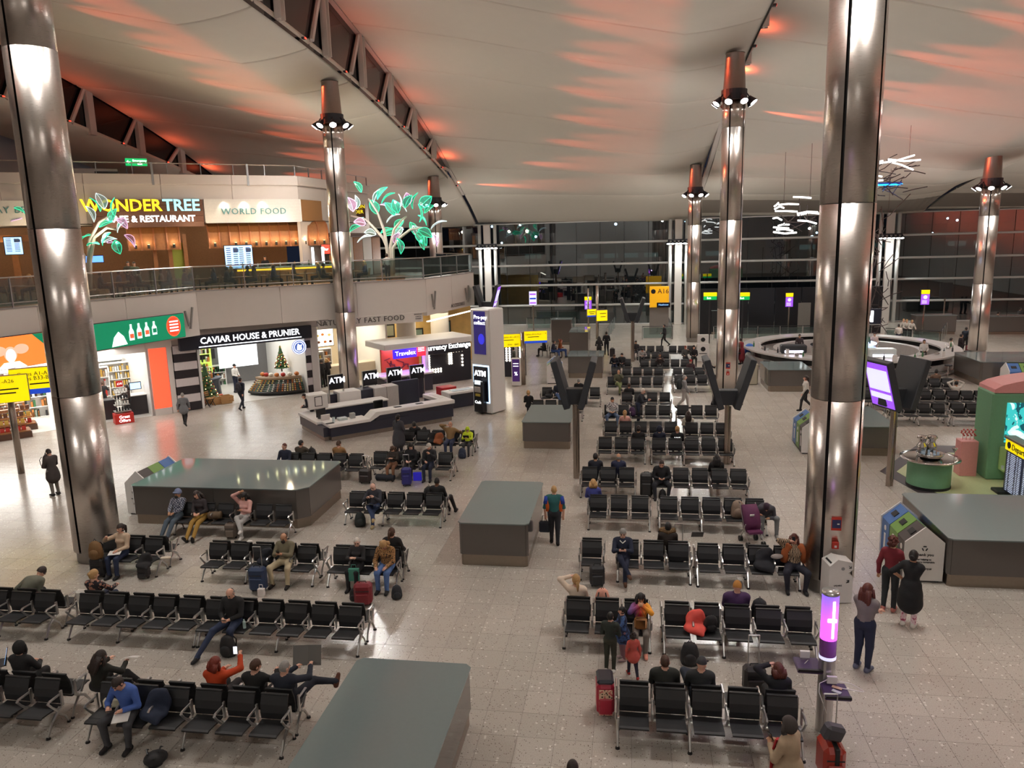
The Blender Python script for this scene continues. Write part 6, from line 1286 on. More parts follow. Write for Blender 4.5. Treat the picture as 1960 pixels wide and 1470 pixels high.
# ================================================================ charging pole, disposal unit, column notices
cp_ = Vector((3.32, 12.5, 0)); r = T('charging_pole', 'steel charging pole with a glowing violet tube and shelves', 'charging pole', cp_)
part('post', MB().lathe([(.135, 0), (.135, 1.35)], 20), STEEL, r)
vg = ramp_mat('violet_tube', 'Gradient', 1., ((0., (235, 90, 255)), (1., (120, 90, 255))), .3, (1, 1, 1), False, emit=1.8, coord='Generated')
nt = vg.node_tree; mp = [n for n in nt.nodes if n.type == 'MAPPING'][0]; mp.inputs['Rotation'].default_value = (0, PI/2, 0)
m = MB(); m.smooth = True; m.lathe([(.135, 1.72), (.135, 2.52)], 20); part('lit_tube', m, vg, r); part('bright_core', MB().tube([(.03, -.13, 1.78), (.03, -.13, 2.44)], .022, 6), glow('core_white', (255, 235, 255), 4.), r); part('lit_mark', MB().box((0.01, -.137, 2.1), (.15, .02, .07), ch=.01), LWHITE, r)
m = MB(); m.smooth = True; m.lathe([(.136, 1.42), (.136, 1.72)], 20); part('violet_sleeve', m, mat('violet_sleeve', (130, 70, 150), .2), r); part('white_ring', MB().lathe([(.138, 1.36), (.138, 1.42)], 20), glow('ring_white', (225, 225, 255), 1.), r); m = MB(); m.smooth = True; m.lathe([(.14, 2.52), (.14, 2.58), (0, 2.59)], 20); part('cap', m, STEEL, r)
for k, (x, y, z) in enumerate(((.06, -.36, .95), (-.28, .12, 1.12))): 
    s_ = part('power_shelf', MB().box((x, y, z), (.42, .46, .06), ch=.02), mat('shelf_violet', (66, 46, 84), .4), r); part('lip', MB().box((x, y-.21, z+.03), (.4, .05, .04)), BLACK, s_); part('socket', MB().box((x-.02, y+.16, z+.12), (.16, .05, .12)), WHITE, s_)
lamp('POINT', 'violet_pool', cp_+Vector((.3, -.3, 2.1)), 14, (.7, .4, 1.), .15)
thing('phone', MB().box((0, 0, .006), (.075, .16, .012), ch=.004), mat('phone_tan', (190, 160, 130), .3), 'tan-cased phone charging on the pole shelf', 'phone', cp_+Vector((.1, -.3, .985)), 1.1); thing('power_bank', MB().box((0, 0, .01), (.07, .15, .02), ch=.004), mat('bank_grey', (190, 196, 196), .3), 'pale power bank on the front of the pole shelf', 'power bank', cp_+Vector((.06, -.43, .985)), .9)
m = MB(); m.tube([(3.28, 12.3, 1.06), (3.12, 12.12, 1.1), (3.1, 12.05, .98), (3.2, 11.9, .7)], .007, 5); m.tube([(3.35, 12.3, 1.06), (3.65, 12.25, 1.05), (3.85, 12.2, .95), (3.8, 12.1, 1.0), (3.6, 12.15, 1.0), (3.45, 12.18, 1.0)], .007, 5); thing('charging_cable', m, WHITE, 'white charging cable looping beside the pole shelf', 'cable')
m = MB(); m.tube([(3.05, 12.66, 1.2), (2.95, 12.6, 1.12), (2.95, 12.5, .9), (2.75, 12.45, .8)], .006, 5); thing('charging_cable', m, WHITE, 'white cable running from the pole to the short-haired woman', 'cable')
q = at(1608, 1158); r = T('liquid_unit', 'slim white liquid disposal unit with black symbols by the widest column', 'disposal unit', q+Vector((0, .3, 0)), .15)
m = MB(); m.ext([(-.32, 0), (.2, 0), (.2, .62), (.12, .68), (.22, .76), (.2, .9), (-.1, .98), (-.32, .88)], 'y', -.22, .22); m = MB(); m.ext([(-.3, .02), (.24, .02), (.24, .66), (.12, .74), (.24, .84), (.22, 1.0), (-.12, 1.08), (-.3, .92)][::-1], 'y', -.24, .24); part('casing', m, WHITE, r)
for k in range(3): part('symbol', MB().box((-.24+.07*k, -.02+.03*k, .97+.035*k), (.045, .3 if k != 1 else .16, .02), ry=-.65), TXT_K, r)
part('hole', MB().ext(oval(0, .86, .04, .04, 10), 'y', -.242, -.25), mat('hole_grey', (150, 150, 150), .4), r); text('\u2197', r, (.12, -.245, .55), (1, 0, 0), TXT_K, .13); text('\u2198', r, (.16, -.245, .9), (1, 0, 0), TXT_K, .12); text('LIQUIDS', r, (-.1, -.245, .45), (1, 0, 0), TXT_K, .05)
for (cx, cy, cr, k) in ((4.74, 18.22, .58, 0), (4.9, 39.7, .54, 1)):
    a = math.radians(-92); p = Vector((cx+math.cos(a)*(cr+.01), cy+math.sin(a)*(cr+.01), 0)); rz = a+PI/2
    z1, z2 = (1.8, 1.28) if k == 0 else (1.85, 1.45)
    o = T('fire_notice', ('red and blue fire notice on the widest column', 'red and blue fire notice on the middle column')[k], 'notice', p+Vector((0, 0, z1)), rz); part('plate', MB().box((0, 0, 0), (.22, .015, .32)), mat('notice_red', (200, 60, 44), .4), o); part('blue_field', MB().box((0, -.01, 0), (.19, .008, .2)), mat('notice_blue', (50, 56, 100), .4), o); part('white_mark', MB().box((.04, -.015, 0), (.05, .006, .03)), WHITE, o)
    o = T('call_point', ('red fire call point on the widest column', 'red fire call point on the middle column')[k], 'call point', p+Vector((0, 0, z2)), rz); part('box', MB().box((0, 0, 0), (.15, .08, .17), ch=.01), mat('call_red', (190, 50, 36), .4), o); part('button', MB().box((0, -.045, -.02), (.05, .01, .05)), WHITE, o)
# side table with cup by the blue-shirt man
stx = Vector((xat(205, 10.95, .45), 11.0, 0)); o = T('side_table', 'small black table fixed between the two front left benches', 'table', stx); part('tabletop', MB().box((0, 0, .43), (.45, .5, .03), ch=.01), SEATBLK, o); part('leg', MB().tube([(0, .1, .42), (-.05, -.15, .03)], .02, 6), STEEL, o); part('foot', MB().lathe([(0, 0), (.04, 0), (.035, .03), (0, .03)], 8, (-.05, -.15, 0)), BLACK, o)
m = MB(); m.lathe([(0, 0), (.03, 0), (.042, .1), (0, .1)], 10); m.k = 1; m.lathe([(.043, .1), (.044, .115), (0, .12)], 10); thing('paper_cup', m, [WHITE, mat('lid_brown', (90, 60, 44), .5)], 'white paper cup with brown lid on the small black table', 'cup', stx+Vector((.05, -.05, .445)))
thing('paper_bag', MB().box((0, 0, .09), (.34, .2, .18), ch=.03), mat('bag_cream', (228, 218, 190), .6), 'flat cream paper bag beside the man in blue shirt', 'bag', stx+Vector((.02, .14, .445)), .3)
# ================================================================ PEOPLE
def _smin(a, b, k): h = np.clip(.5+.5*(b-a)/k, 0, 1); return b*(1-h)+a*h-k*h*(1-h)
def _dist(P, q):
    if q[0] == 'c':
        _, a, b, ra, rb = q[:5]; ab = b-a; L = float(ab @ ab)+1e-9; t = np.clip(((P-a) @ ab)/L, 0, 1)
        return np.linalg.norm(P-a-t[..., None]*ab, axis=-1)-(ra+(rb-ra)*t)
    _, c, r, R = q[:4]; p = (P-c) @ R; k0 = np.linalg.norm(p/r, axis=-1); k1 = np.linalg.norm(p/(r*r), axis=-1)+1e-9
    return k0*(k0-1)/k1
def surface(prims, h, k=.03):
    lo = np.full(3, 9e9); hi = -lo; bb = []
    for q in prims:
        if q[0] == 'c': a = np.minimum(q[1]-q[3], q[2]-q[4]); b = np.maximum(q[1]+q[3], q[2]+q[4])
        else: e = np.max(q[2]); a = q[1]-e; b = q[1]+e
        bb.append((a, b)); lo = np.minimum(lo, a); hi = np.maximum(hi, b)
    lo -= 3*h; n = np.ceil((hi+3*h-lo)/h).astype(int)+1; F = np.full(n, .2)
    for q, (a, b) in zip(prims, bb):
        i0 = np.maximum(((a-.07-lo)/h).astype(int), 0); i1 = np.minimum(((b+.07-lo)/h).astype(int)+2, n)
        G_ = np.stack(np.meshgrid(*[lo[d]+h*np.arange(i0[d], i1[d]) for d in range(3)], indexing='ij'), -1); s = tuple(slice(i0[d], i1[d]) for d in range(3))
        F[s] = _smin(F[s], _dist(G_, q), k)
    ins = F < 0; m = n-1; sm = np.zeros((*m, 3)); ct = np.zeros(m)
    base = np.stack(np.meshgrid(*[np.arange(v) for v in n], indexing='ij'), -1).astype(float)
    for d in range(3):
        s0 = [slice(None)]*3; s1 = [slice(None)]*3; s0[d] = slice(0, -1); s1[d] = slice(1, None); A, B = F[tuple(s0)], F[tuple(s1)]; cr = (A < 0) != (B < 0)
        t = np.where(cr, A/(A-B+1e-12), 0); pos = base[tuple(s0)].copy(); pos[..., d] += t; o = [e for e in range(3) if e != d]
        for u in (0, 1):
            for v in (0, 1):
                s = [slice(None)]*3; s[o[0]] = slice(u, u+m[o[0]]); s[o[1]] = slice(v, v+m[o[1]]); s = tuple(s); w_ = cr[s]; sm += pos[s]*w_[..., None]; ct += w_
    act = ct > 0; idx = -np.ones(m, int); idx[act] = np.arange(act.sum()); V = lo+h*(sm[act]/ct[act][:, None]); Q = []
    for d in range(3):
        o = [(d+1) % 3, (d+2) % 3]; s0 = [slice(None)]*3; s1 = [slice(None)]*3; s0[d] = slice(0, -1); s1[d] = slice(1, None)
        a, b = ins[tuple(s0)], ins[tuple(s1)]; cells = np.argwhere(a != b); ok = (cells[:, o[0]] > 0) & (cells[:, o[1]] > 0) & (cells[:, o[0]] < m[o[0]]) & (cells[:, o[1]] < m[o[1]]); cells = cells[ok]
        q = []
        for u, v in ((-1, -1), (0, -1), (0, 0), (-1, 0)): c_ = cells.copy(); c_[:, o[0]] += u; c_[:, o[1]] += v; q.append(idx[c_[:, 0], c_[:, 1], c_[:, 2]])
        q = np.stack(q, 1); fl = ~a[tuple(cells.T)]; q[fl] = q[fl][:, ::-1]; Q.append(q)
    Q = np.concatenate(Q); Q = Q[(Q >= 0).all(1)]
    # one pass of smoothing
    for _ in range(2):
        acc = np.zeros_like(V); cn = np.zeros(len(V))
        for i in range(4): np.add.at(acc, Q[:, i], V[Q[:, (i+1) % 4]]+V[Q[:, (i+3) % 4]]); np.add.at(cn, Q[:, i], 2)
        V = V*.5+.5*acc/np.maximum(cn, 1)[:, None]
    return V, Q
def vnormals(V, Q):
    fn = np.cross(V[Q[:, 2]]-V[Q[:, 0]], V[Q[:, 3]]-V[Q[:, 1]]); N = np.zeros_like(V)
    for i in range(4): np.add.at(N, Q[:, i], fn)
    return N/(np.linalg.norm(N, axis=1)[:, None]+1e-12)
A_ = lambda *v: np.array(v, float)
def _ry(p): return np.array(p, float)
def ik(S, Tg, l1, l2, pole):
    d = Tg-S; L = np.linalg.norm(d); mx = (l1+l2)*.985
    if L > mx: Tg = S+d*mx/L; d = Tg-S; L = mx
    a = (l1*l1-l2*l2+L*L)/(2*L); hh = math.sqrt(max(1e-5, l1*l1-a*a)); u = d/L; p = pole-u*(pole @ u); p /= np.linalg.norm(p)+1e-9
    return S+u*a+p*hh, Tg
SKINS = {'l': (224, 172, 148), 'm': (198, 148, 116), 'd': (120, 80, 58), 'p': (232, 186, 166)}
HAIRC = {'black': (26, 22, 22), 'brown': (74, 48, 34), 'dark': (44, 32, 28), 'blond': (186, 146, 96), 'grey': (150, 146, 142), 'white': (222, 214, 204), 'red': (120, 44, 28), 'auburn': (92, 44, 34), 'ginger': (190, 120, 50)}
PATS = {'plaid': lambda: ramp_mat('plaid_shirt', 'Checker', 22., ((0., (44, 50, 70)), (.6, (150, 150, 160))), .8), 'check': lambda: ramp_mat('check_shirt', 'Checker', 22., ((0., (66, 66, 72)), (.6, (222, 220, 216))), .8),
 'leopard': lambda: ramp_mat('leopard_blouse', 'Voronoi', 38., ((0., (30, 24, 22)), (.3, (188, 140, 88)), (.62, (52, 38, 30))), .8), 'zebra': lambda: ramp_mat('zebra_blouse', 'Wave', 9., ((0., (40, 32, 30)), (.5, (186, 160, 130))), .8, dist=9.),
 'rainbow': lambda: ramp_mat('rainbow_knit', 'Gradient', 1., ((0., (70, 70, 130)), (.3, (150, 80, 130)), (.5, (215, 70, 60)), (.75, (240, 160, 50))), .8, (1, 1, 1), False, coord='Generated'), 'pinkswirl': lambda: ramp_mat('pink_swirl', 'Noise', 9., ((0., (236, 222, 222)), (.5, (226, 190, 196)), (.58, (170, 74, 100))), .8, dist=1.),
 'floral': lambda: ramp_mat('floral_top', 'Noise', 16., ((0., (40, 34, 40)), (.55, (170, 120, 100))), .8), 'tiedye': lambda: ramp_mat('tie_dye', 'Noise', 8., ((0., (30, 40, 70)), (.5, (60, 90, 140)), (.6, (30, 36, 60))), .8)}
for kk in ('rainbow',):
    pass
def cloth(c):
    if isinstance(c, str): return PATS[c]()
    n = 'cloth_%d_%d_%d' % tuple(c); return mat(n, c, .85, var=.14, scale=9., bump=.35)
LIP = mat('lips', (150, 74, 66), .5); EYEM = mat('eye_dark', (22, 18, 16), .2)
NPERS = [0]
def person(label, pos, rz=0., kind='sit', top=(40, 40, 44), bot=(40, 44, 54), shoe=(34, 32, 34), skin='l', hair='dark', style='short', s=1., fat=1., fem=False, lean=None, head=(0, 0, 0), lh='lap', rh='lap', kn=None, an=None, det=1, sleeve=True, skirt=0., twist=0., hunch=0., extra=(), legs=None, name='person', group=None, vox=None):
    NPERS[0] += 1
    lean = ({'sit': -.14, 'stand': .03, 'walk': .05}[kind] if lean is None else lean)
    P = A_(0, 0, .545) if kind == 'sit' else A_(0, 0, .93)
    u = A_(math.sin(twist), -math.sin(lean)*math.cos(twist), math.cos(lean)*math.cos(twist)); u /= np.linalg.norm(u)
    l2 = lean+hunch; u2 = A_(math.sin(twist), -math.sin(l2), math.cos(l2)); u2 /= np.linalg.norm(u2)
    chest = P+u*.30; neck = chest+u2*.19; nb = neck-u2*.02
    pitch, yaw, roll = head; Rh = np.array(Matrix.Rotation(yaw, 3, 'Z') @ Matrix.Rotation(roll, 3, 'Y') @ Matrix.Rotation(-pitch+0., 3, 'X').transposed()); Rh = np.array(Matrix.Rotation(yaw, 3, 'Z') @ Matrix.Rotation(roll, 3, 'Y') @ Matrix.Rotation(pitch, 3, 'X'))
    hup = Rh @ A_(0, 0, 1); hc = neck+(u2*.5+hup*.5)*.155+Rh @ A_(0, -.015, 0)
    sw = (.165 if fem else .185)*fat**.5; fw = fat
    sd = {1: A_(1, 0, 0), -1: A_(-1, 0, 0)}
    hips = {q: P+A_(q*.09, 0, -.01) for q in (1, -1)}
    if kind == 'sit': K = {q: A_(q*.12, -.44, .52) for q in (1, -1)}; N = {q: A_(q*.11, -.46, .09) for q in (1, -1)}
    elif kind == 'stand': K = {q: A_(q*.095, -.03, .5) for q in (1, -1)}; N = {q: A_(q*.1, .02, .085) for q in (1, -1)}
    else: K = {1: A_(.09, -.2, .52), -1: A_(-.09, .02, .5)}; N = {1: A_(.09, -.24, .085), -1: A_(-.09, .36, .16)}
    if legs == 'stretch': K = {q: A_(q*.1, -.42, .47) for q in (1, -1)}; N = {q: A_(q*.1, -.8, .1) for q in (1, -1)}
    if legs == 'cross': K = {1: A_(.08, -.43, .53), -1: A_(-.04, -.42, .66)}; N = {1: A_(.06, -.44, .09), -1: A_(.16, -.62, .36)}
    if legs == 'wide': K = {q: A_(q*.24, -.42, .52) for q in (1, -1)}; N = {q: A_(q*.2, -.4, .09) for q in (1, -1)}
    for dct, ov in ((K, kn), (N, an)):
        if ov: dct.update({q: A_(*v) for q, v in ov.items()})
    pre = {'lap': A_(.07, -.30, .70), 'phone': A_(.05, -.31, .86), 'chest': A_(.06, -.25, 1.0), 'ear': A_(.12, -.1, 1.19), 'head': A_(.1, .02, 1.3), 'knee': A_(.12, -.42, .63), 'side': A_(.25, -.05, .56), 'up': A_(.14, -.34, 1.1), 'arm': A_(.27, -.22, .7), 'mouth': A_(.03, -.17, 1.1), 'cross': A_(-.12, -.19, .93)} if kind == 'sit' else {'lap': A_(.08, -.26, 1.0), 'phone': A_(.06, -.28, 1.18), 'side': A_(.25, -.02, .80), 'swing': A_(.24, -.22, .86), 'back': A_(.24, .2, .86), 'hip': A_(.24, -.05, 1.03), 'desk': A_(.16, -.42, 1.0), 'up': A_(.12, -.33, 1.32), 'cross': A_(-.14, -.2, 1.16), 'reach': A_(.15, -.45, 1.15), 'ear': A_(.12, -.12, 1.55)}
    prims = []; ad = lambda *q: prims.append(q); I3 = np.eye(3)
    ad('e', P+u*.0+A_(0, .0, .02), A_(.165*fw, .125*fw, .13), I3, 2)
    ad('c', P+u*.08, chest, .125*fw*(.92 if fem else 1), .13*fw*(.95 if fem else 1), 1)
    ad('e', chest+u2*.05, A_((.165 if fem else .18)*fw**.7, .115*fw, .17), I3, 1)
    ad('c', chest+u2*.13+A_(sw*.72, 0, 0), chest+u2*.13-A_(sw*.72, 0, 0), .078*fw**.5, .078*fw**.5, 1)
    if fem: ad('e', chest+u2*.02+A_(0, -.1*fw, 0), A_(.12*fw, .05, .06), I3, 1)
    ad('c', nb, hc-hup*.05, .052, .05, 0); ad('e', hc+hup*.012, A_(.077, .096, .112), Rh, 0); ad('e', hc+Rh @ A_(0, -.028, -.05), A_(.054, .06, .062), Rh, 0)
    hands = {}
    for q, tg in ((1, lh), (-1, rh)):
        t = pre[tg]*A_(q, 1, 1) if isinstance(tg, str) else A_(*tg)
        S = chest+u2*.125+A_(q*sw, 0, 0)
        E, Tn = ik(S, t, .285, .265, A_(q*.7, .55, -.6) if not (isinstance(tg, str) and tg in ('head',)) else A_(q*1., -.2, .3))
        fd = (Tn-E)/(np.linalg.norm(Tn-E)+1e-9)
        ad('c', S, E, .056*fw**.5, .045*fw**.5, 1); ad('c', E, Tn-fd*.03, .045*fw**.4, .034, 1 if sleeve else 0); ad('c', Tn-fd*.03, Tn+fd*.05, .03, .034, 0); hands[q] = (Tn+fd*.05, fd)
        ad('c', hips[q], K[q], .088*fw, .064*fw**.7, 2); ad('c', K[q], N[q], .062*fw**.7, .044, 2)
        sh_ = K[q]-N[q]; fdir = A_(0, -1, 0) if abs(sh_[2]) > .25 or kind != 'sit' else A_(0, -.55, .8)
        if kind == 'walk' and q == -1: fdir = A_(0, -.8, -.6)
        if legs == 'stretch': fdir = A_(q*.2, -.55, .8)
        if legs == 'cross' and q == -1: fdir = A_(.25, -.85, .1)
        fdir = fdir/np.linalg.norm(fdir); ad('c', N[q]+A_(0, 0, -.035)-fdir*.04, N[q]+A_(q*.015, 0, -.045)+fdir*.155, .047, .038, 3)
    if skirt: ad('c', P, P-A_(0, 0, skirt*.5), .17*fw, .2*fw, 1); ad('c', P-A_(0, 0, skirt*.5), P-A_(0, 0, skirt), .2*fw, .22*fw, 1)
    for e in extra: prims.append(e)
    h = vox or (.02 if det > 1 else .026 if det == 1 else .036)
    V, Q = surface(prims, h, .028); D = np.stack([_dist(V, q) for q in prims], 1); tags = np.array([q[-1] for q in prims]); reg = tags[D.argmin(1)]; NN = vnormals(V, Q)
    fr_ = reg[Q]; freg = np.where((fr_ == fr_[:, :1]).all(1), fr_[:, 0], np.sort(fr_, 1)[:, 2])
    root = T(name, label, 'person', pos, rz, group); root.scale = (s, s, s); sk = mat('skin_'+skin, SKINS[skin], .55, var=.06, scale=20.)
    b = MB(); b.smooth = True; b.add(V.tolist(), Q.tolist())
    hl = lambda x, y, z: tuple(hc+Rh @ A_(x, y, z))
    if det > 0:
        def blob(c, r, k): 
            t = MB(); t.ball((0, 0, 0), r, 8, 6); b.k = k; b.add([tuple(hc+Rh @ (A_(*c)+A_(*v))) for v in t.v], t.f)
        blob((0, -.098, -.012), (.014, .022, .024), 0); blob((.078, .01, -.01), (.012, .022, .032), 0); blob((-.078, .01, -.01), (.012, .022, .032), 0)
        for q in (1, -1): blob((q*.03, -.085, .018), (.012, .01, .008), 1); blob((q*.031, -.088, .04), (.019, .008, .005), 1)
        blob((0, -.089, -.058), (.025, .008, .008), 2)
        b.k = 0
        for q in (1, -1):                    # four fingers and a thumb, slightly curled
            Hc, fd = hands[q]; pn = np.cross(fd, A_(1, 0, 0)); pn /= np.linalg.norm(pn)+1e-9; pn = pn if pn[2] < 0 or abs(pn[2]) < .3 and pn[1] > 0 else -pn; sdv = np.cross(pn, fd); sdv *= (1 if sdv[0]*q < 0 else -1)
            B0 = Hc-fd*.005
            for i in range(4):
                o_ = sdv*(.024-.016*i); Lf = (.062, .072, .068, .054)[i]; p0 = B0+o_-fd*.012; p1 = B0+o_+fd*Lf*.5+pn*.004; p2 = B0+o_+fd*Lf*.85+pn*.028; b.tube([p0, p1, p2], [.0095, .009, .007], 6)
            p0 = B0+sdv*.026-fd*.055; b.tube([p0, p0+sdv*.026+fd*.03+pn*.012, p0+sdv*.022+fd*.06+pn*.022], [.012, .0105, .008], 6)
    part('body', b, [sk, EYEM, LIP], root)
    for rg, nm, c in ((1, 'top', top), (2, 'trousers', bot), (3, 'shoes', shoe)):
        f = Q[freg == rg]
        if not len(f): continue
        us, inv = np.unique(f, return_inverse=True); off = (.012, .008, .006)[rg-1]; m = MB(); m.smooth = True; m.add((V[us]+NN[us]*off).tolist(), inv.reshape(f.shape).tolist()); part(nm, m, cloth(c), root)
    # hair and headwear in the head frame
    hm = mat('hair_'+hair, HAIRC[hair], .5, var=.3, scale=60., bump=.4) if isinstance(hair, str) else cloth(hair)
    def shell(r, face=True, low=-.055, fz=.05, fy=-.035, c=(0, .012, .014)):
        t = MB(); t.ball(c, r, 18, 14); m = MB(); m.smooth = True; keep = []
        for f in t.f:
            cx = [sum(t.v[i][d] for i in f)/len(f) for d in range(3)]
            if cx[2] < low or (face and cx[1] < fy and cx[2] < fz): continue
            keep.append(f)
        m.add([hl(*v) for v in t.v], keep); return m
    st = style
    if st in ('short', 'long', 'bob', 'pony', 'bun', 'braid', 'curly', 'crop'):
        r = {'short': (.085, .104, .121), 'crop': (.081, .1, .116)}.get(st, (.09, .11, .126)); m = shell(r, low=-.06 if st in ('short', 'crop') else -.09)
        if st == 'long':
            for x in (-.06, -.03, 0, .03, .06): m.tube([hl(x, .06, .03), hl(x*1.3, .085, -.08), hl(x*1.4, .1, -.2), hl(x*1.3, .11, -.3)], [.05, .05, .045, .02], 8)
            for x in (-.085, .085): m.tube([hl(x, -.02, .03), hl(x*1.08, -.03, -.09), hl(x*1.1, -.045, -.2), hl(x, -.05, -.26)], [.028, .034, .032, .014], 8)
        if st == 'bob':
            for x in (-.07, -.035, 0, .035, .07): m.tube([hl(x, .05, .02), hl(x*1.15, .07, -.07), hl(x*1.1, .06, -.13)], [.05, .05, .034], 8)
            for x in (-.088, .088): m.tube([hl(x, -.01, .03), hl(x*1.05, -.02, -.06), hl(x, -.025, -.12)], [.026, .032, .02], 8)
        if st in ('pony', 'braid'): m.tube([hl(0, .1, .05 if st == 'pony' else -.02), hl(0, .145, .0), hl(0, .14, -.1), hl(0, .12, -.22)], [.03, .036, .032, .012], 8)
        if st == 'bun': b2 = MB(); b2.ball((0, .105, .02), (.05, .045, .045), 10, 8); m.add([hl(*v) for v in b2.v], b2.f)
        if st == 'curly':
            for q in range(46):
                a, e = rng.uniform(0, 2*PI), rng.uniform(-.6, 1.4); x, y, z = .1*math.cos(a)*math.cos(e), .02+.11*math.sin(a)*math.cos(e), .02+.12*math.sin(e)
                if y < -.05 and z < .06: continue
                b2 = MB(); b2.ball((x, y, z), .034, 6, 5); m.add([hl(*v) for v in b2.v], b2.f)
        part('hair', m, hm, root)
    elif st == 'bald': part('hair_fringe', shell((.0805, .099, .114), low=-.05, fz=.5, fy=.01).__class__() if False else shell((.081, .0995, .113), True, -.045, .02, -.01, (0, .014, .006)) if False else _fringe(hl), hm, root)
    elif st == 'cap': m = shell((.088, .106, .122), True, .012, .0, -.2); m.tube([hl(0, -.09, .035), hl(0, -.15, .03)], [.07, .055], 10, flat=.14); part('cap', m, hm, root)
    elif st == 'beanie': part('beanie', shell((.09, .108, .13), True, -.005, -.01, -.2), hm, root)
    elif st == 'turban':
        m = shell((.1, .118, .135), True, -.01, .02, -.07, (0, .01, .03)); m.tube([hl(-.09, -.02, .02), hl(-.05, -.1, .06), hl(.05, -.1, .07), hl(.095, 0, .03)], .03, 8); part('turban', m, hm, root)
    elif st in ('hood', 'scarf'):
        m = shell((.105, .122, .14), True, -.12, .075, -.05)
        for x in (-.09, .09): m.tube([hl(x, -.03, .05), hl(x*1.05, -.035, -.06), hl(x*.6, -.05, -.14)], [.025, .03, .03], 8)
        m.tube([hl(-.09, 0, -.12), hl(0, -.07, -.15), hl(.09, 0, -.12)], .035, 8); part('hood' if st == 'hood' else 'headscarf', m, hm, root)
        if st == 'hood': part('hair', shell((.083, .102, .118), low=-.02), mat('hair_dark', HAIRC['dark'], .5), root)
    M4 = Matrix.Translation(Vector(pos)) @ Matrix.Rotation(rz, 4, 'Z') @ Matrix.Scale(s, 4)
    return {'root': root, 'hand': {q: M4 @ Vector(hands[q][0]) for q in hands}, 'M': M4, 'head': M4 @ Vector(hc)}
def _fringe(hl):
    t = MB(); t.ball((0, .012, .008), (.0815, .1, .115), 18, 14); m = MB(); m.smooth = True
    keep = [f for f in t.f if -.06 < sum(t.v[i][2] for i in f)/len(f) < .03 and sum(t.v[i][1] for i in f)/len(f) > -.005]
    m.add([hl(*v) for v in t.v], keep); return m
def seat(px, Y, away=False, dz=.8): y = Y+(.29 if away else -.29); return (xat(px, y, dz), y, 0)
def sit(label, px, Y, away=False, drz=0., **k): return person(label, seat(px, Y, away), (PI if away else 0)+drz, 'sit', det=k.pop('det', 1 if Y < 27 else 0), **k)
def stand(label, px, py, rz=0., kind='stand', **k): p = at(px, py); return person(label, (p.x, p.y, 0), rz, kind, det=k.pop('det', 1 if p.y < 27 else 0), **k)
BLK, DKG, NVY, JEAN = (34, 33, 35), (62, 62, 66), (36, 42, 62), (62, 82, 120)
def hold(nm, me_m, p, label, cat, rz=0., rx=0.): o = thing(nm, me_m[0], me_m[1], label, cat, p, rz); o.rotation_euler = (rx, 0, rz); return o
def phone(p, label, lit=False, rx=.5, rz=0.): m = MB(); m.box((0, 0, 0), (.075, .012, .15), ch=.004); m.k = 1; m.box((0, -.0075, 0), (.066, .003, .135)); return hold('phone', (m, [BLACK, glow('phone_lit', (235, 240, 255), 2.5) if lit else mat('phone_glass', (30, 34, 44), .1)]), p, label, 'phone', rz, rx)
def mid(d): return (d['hand'][1]+d['hand'][-1])/2
PAPER = ramp_mat('newsprint', 'Brick', 30., ((0., (120, 118, 114)), (1., (226, 222, 214))), .8)
def sheet(p, w_, h, label, rz, rx, m_=None, nm='newspaper'): m = MB(); m.box((-w_/4, 0, 0), (w_/2, .006, h), rz=.12); m.box((w_/4, 0, 0), (w_/2, .006, h), rz=-.12); return hold(nm, (m, m_ or PAPER), p, label, 'newspaper' if nm == 'newspaper' else 'paper', rz, rx)
# --- left block
d = sit('person in blue shirt and dark grey trousers looking down at a phone', 245, 11.25, top=(74, 104, 176), bot=(66, 66, 70), hair='dark', head=(.75, -.2, 0), lh='lap', rh=(-.16, -.33, .74), lean=.12, hunch=.25, legs='wide', det=2); phone(mid(d)+Vector((0, -.08, .04)), 'phone held by the man in blue shirt', rx=1.1)
thing('folded_paper', MB().box((0, 0, 0), (.26, .3, .01), rx=.1), WHITE, 'white papers on the lap of the man in blue shirt', 'paper', d['M'] @ Vector((.1, -.36, .63)), .4)
d = sit('person in black hooded coat bent over a laptop at the left edge', 40, 11.25, True, top=BLK, bot=BLK, style='hood', hair=(30, 29, 30), lean=.05, lh=(.1, -.4, .72), rh=(-.06, -.4, .72))
lp = T('laptop', 'open laptop with pale blue screen at the left edge', 'laptop', (xat(8, 11.7, .9), 11.75, .78), -.9); part('keyboard', MB().box((0, -.12, 0), (.34, .24, .018), ch=.004), DARKSTEEL, lp); part('screen', MB().box((0, 0, .11), (.34, .014, .22), rx=-.25), BLACK, lp); part('display', MB().box((0, -.012, .11), (.31, .004, .19), rx=-.25), glow('laptop_blue', (150, 195, 250), 1.3), lp)
d = sit('person with long dark hair in black jacket turned to the right, papers in hand', 186, 11.25, True, top=(38, 38, 34), bot=BLK, shoe=(220, 214, 208), fem=True, hair='dark', style='long', twist=-.25, head=(.3, -.5, 0), lh=(.05, -.42, .85), rh=(-.32, -.38, .82), an={-1: (-.35, -.75, .12), 1: (.05, -.5, .09)}, kn={-1: (-.25, -.45, .55)}); sheet(d['hand'][-1]+Vector((.05, .06, .03)), .3, .22, 'white sheets held by the woman with long dark hair', .3, 1.2, WHITE, 'paper_sheet')
d = sit('person with red hair in rust-orange sweater holding up a lit phone', 418, 11.25, True, top=(190, 66, 26), bot=BLK, fem=True, hair='red', style='bob', fat=1.12, head=(.15, -.45, 0), rh=(-.26, -.36, 1.12), lh=(.05, -.35, .85), det=2); phone(d['hand'][-1]+Vector((-.06, -.05, .07)), 'lit phone held up by the red-haired person', True, -.1, .25)
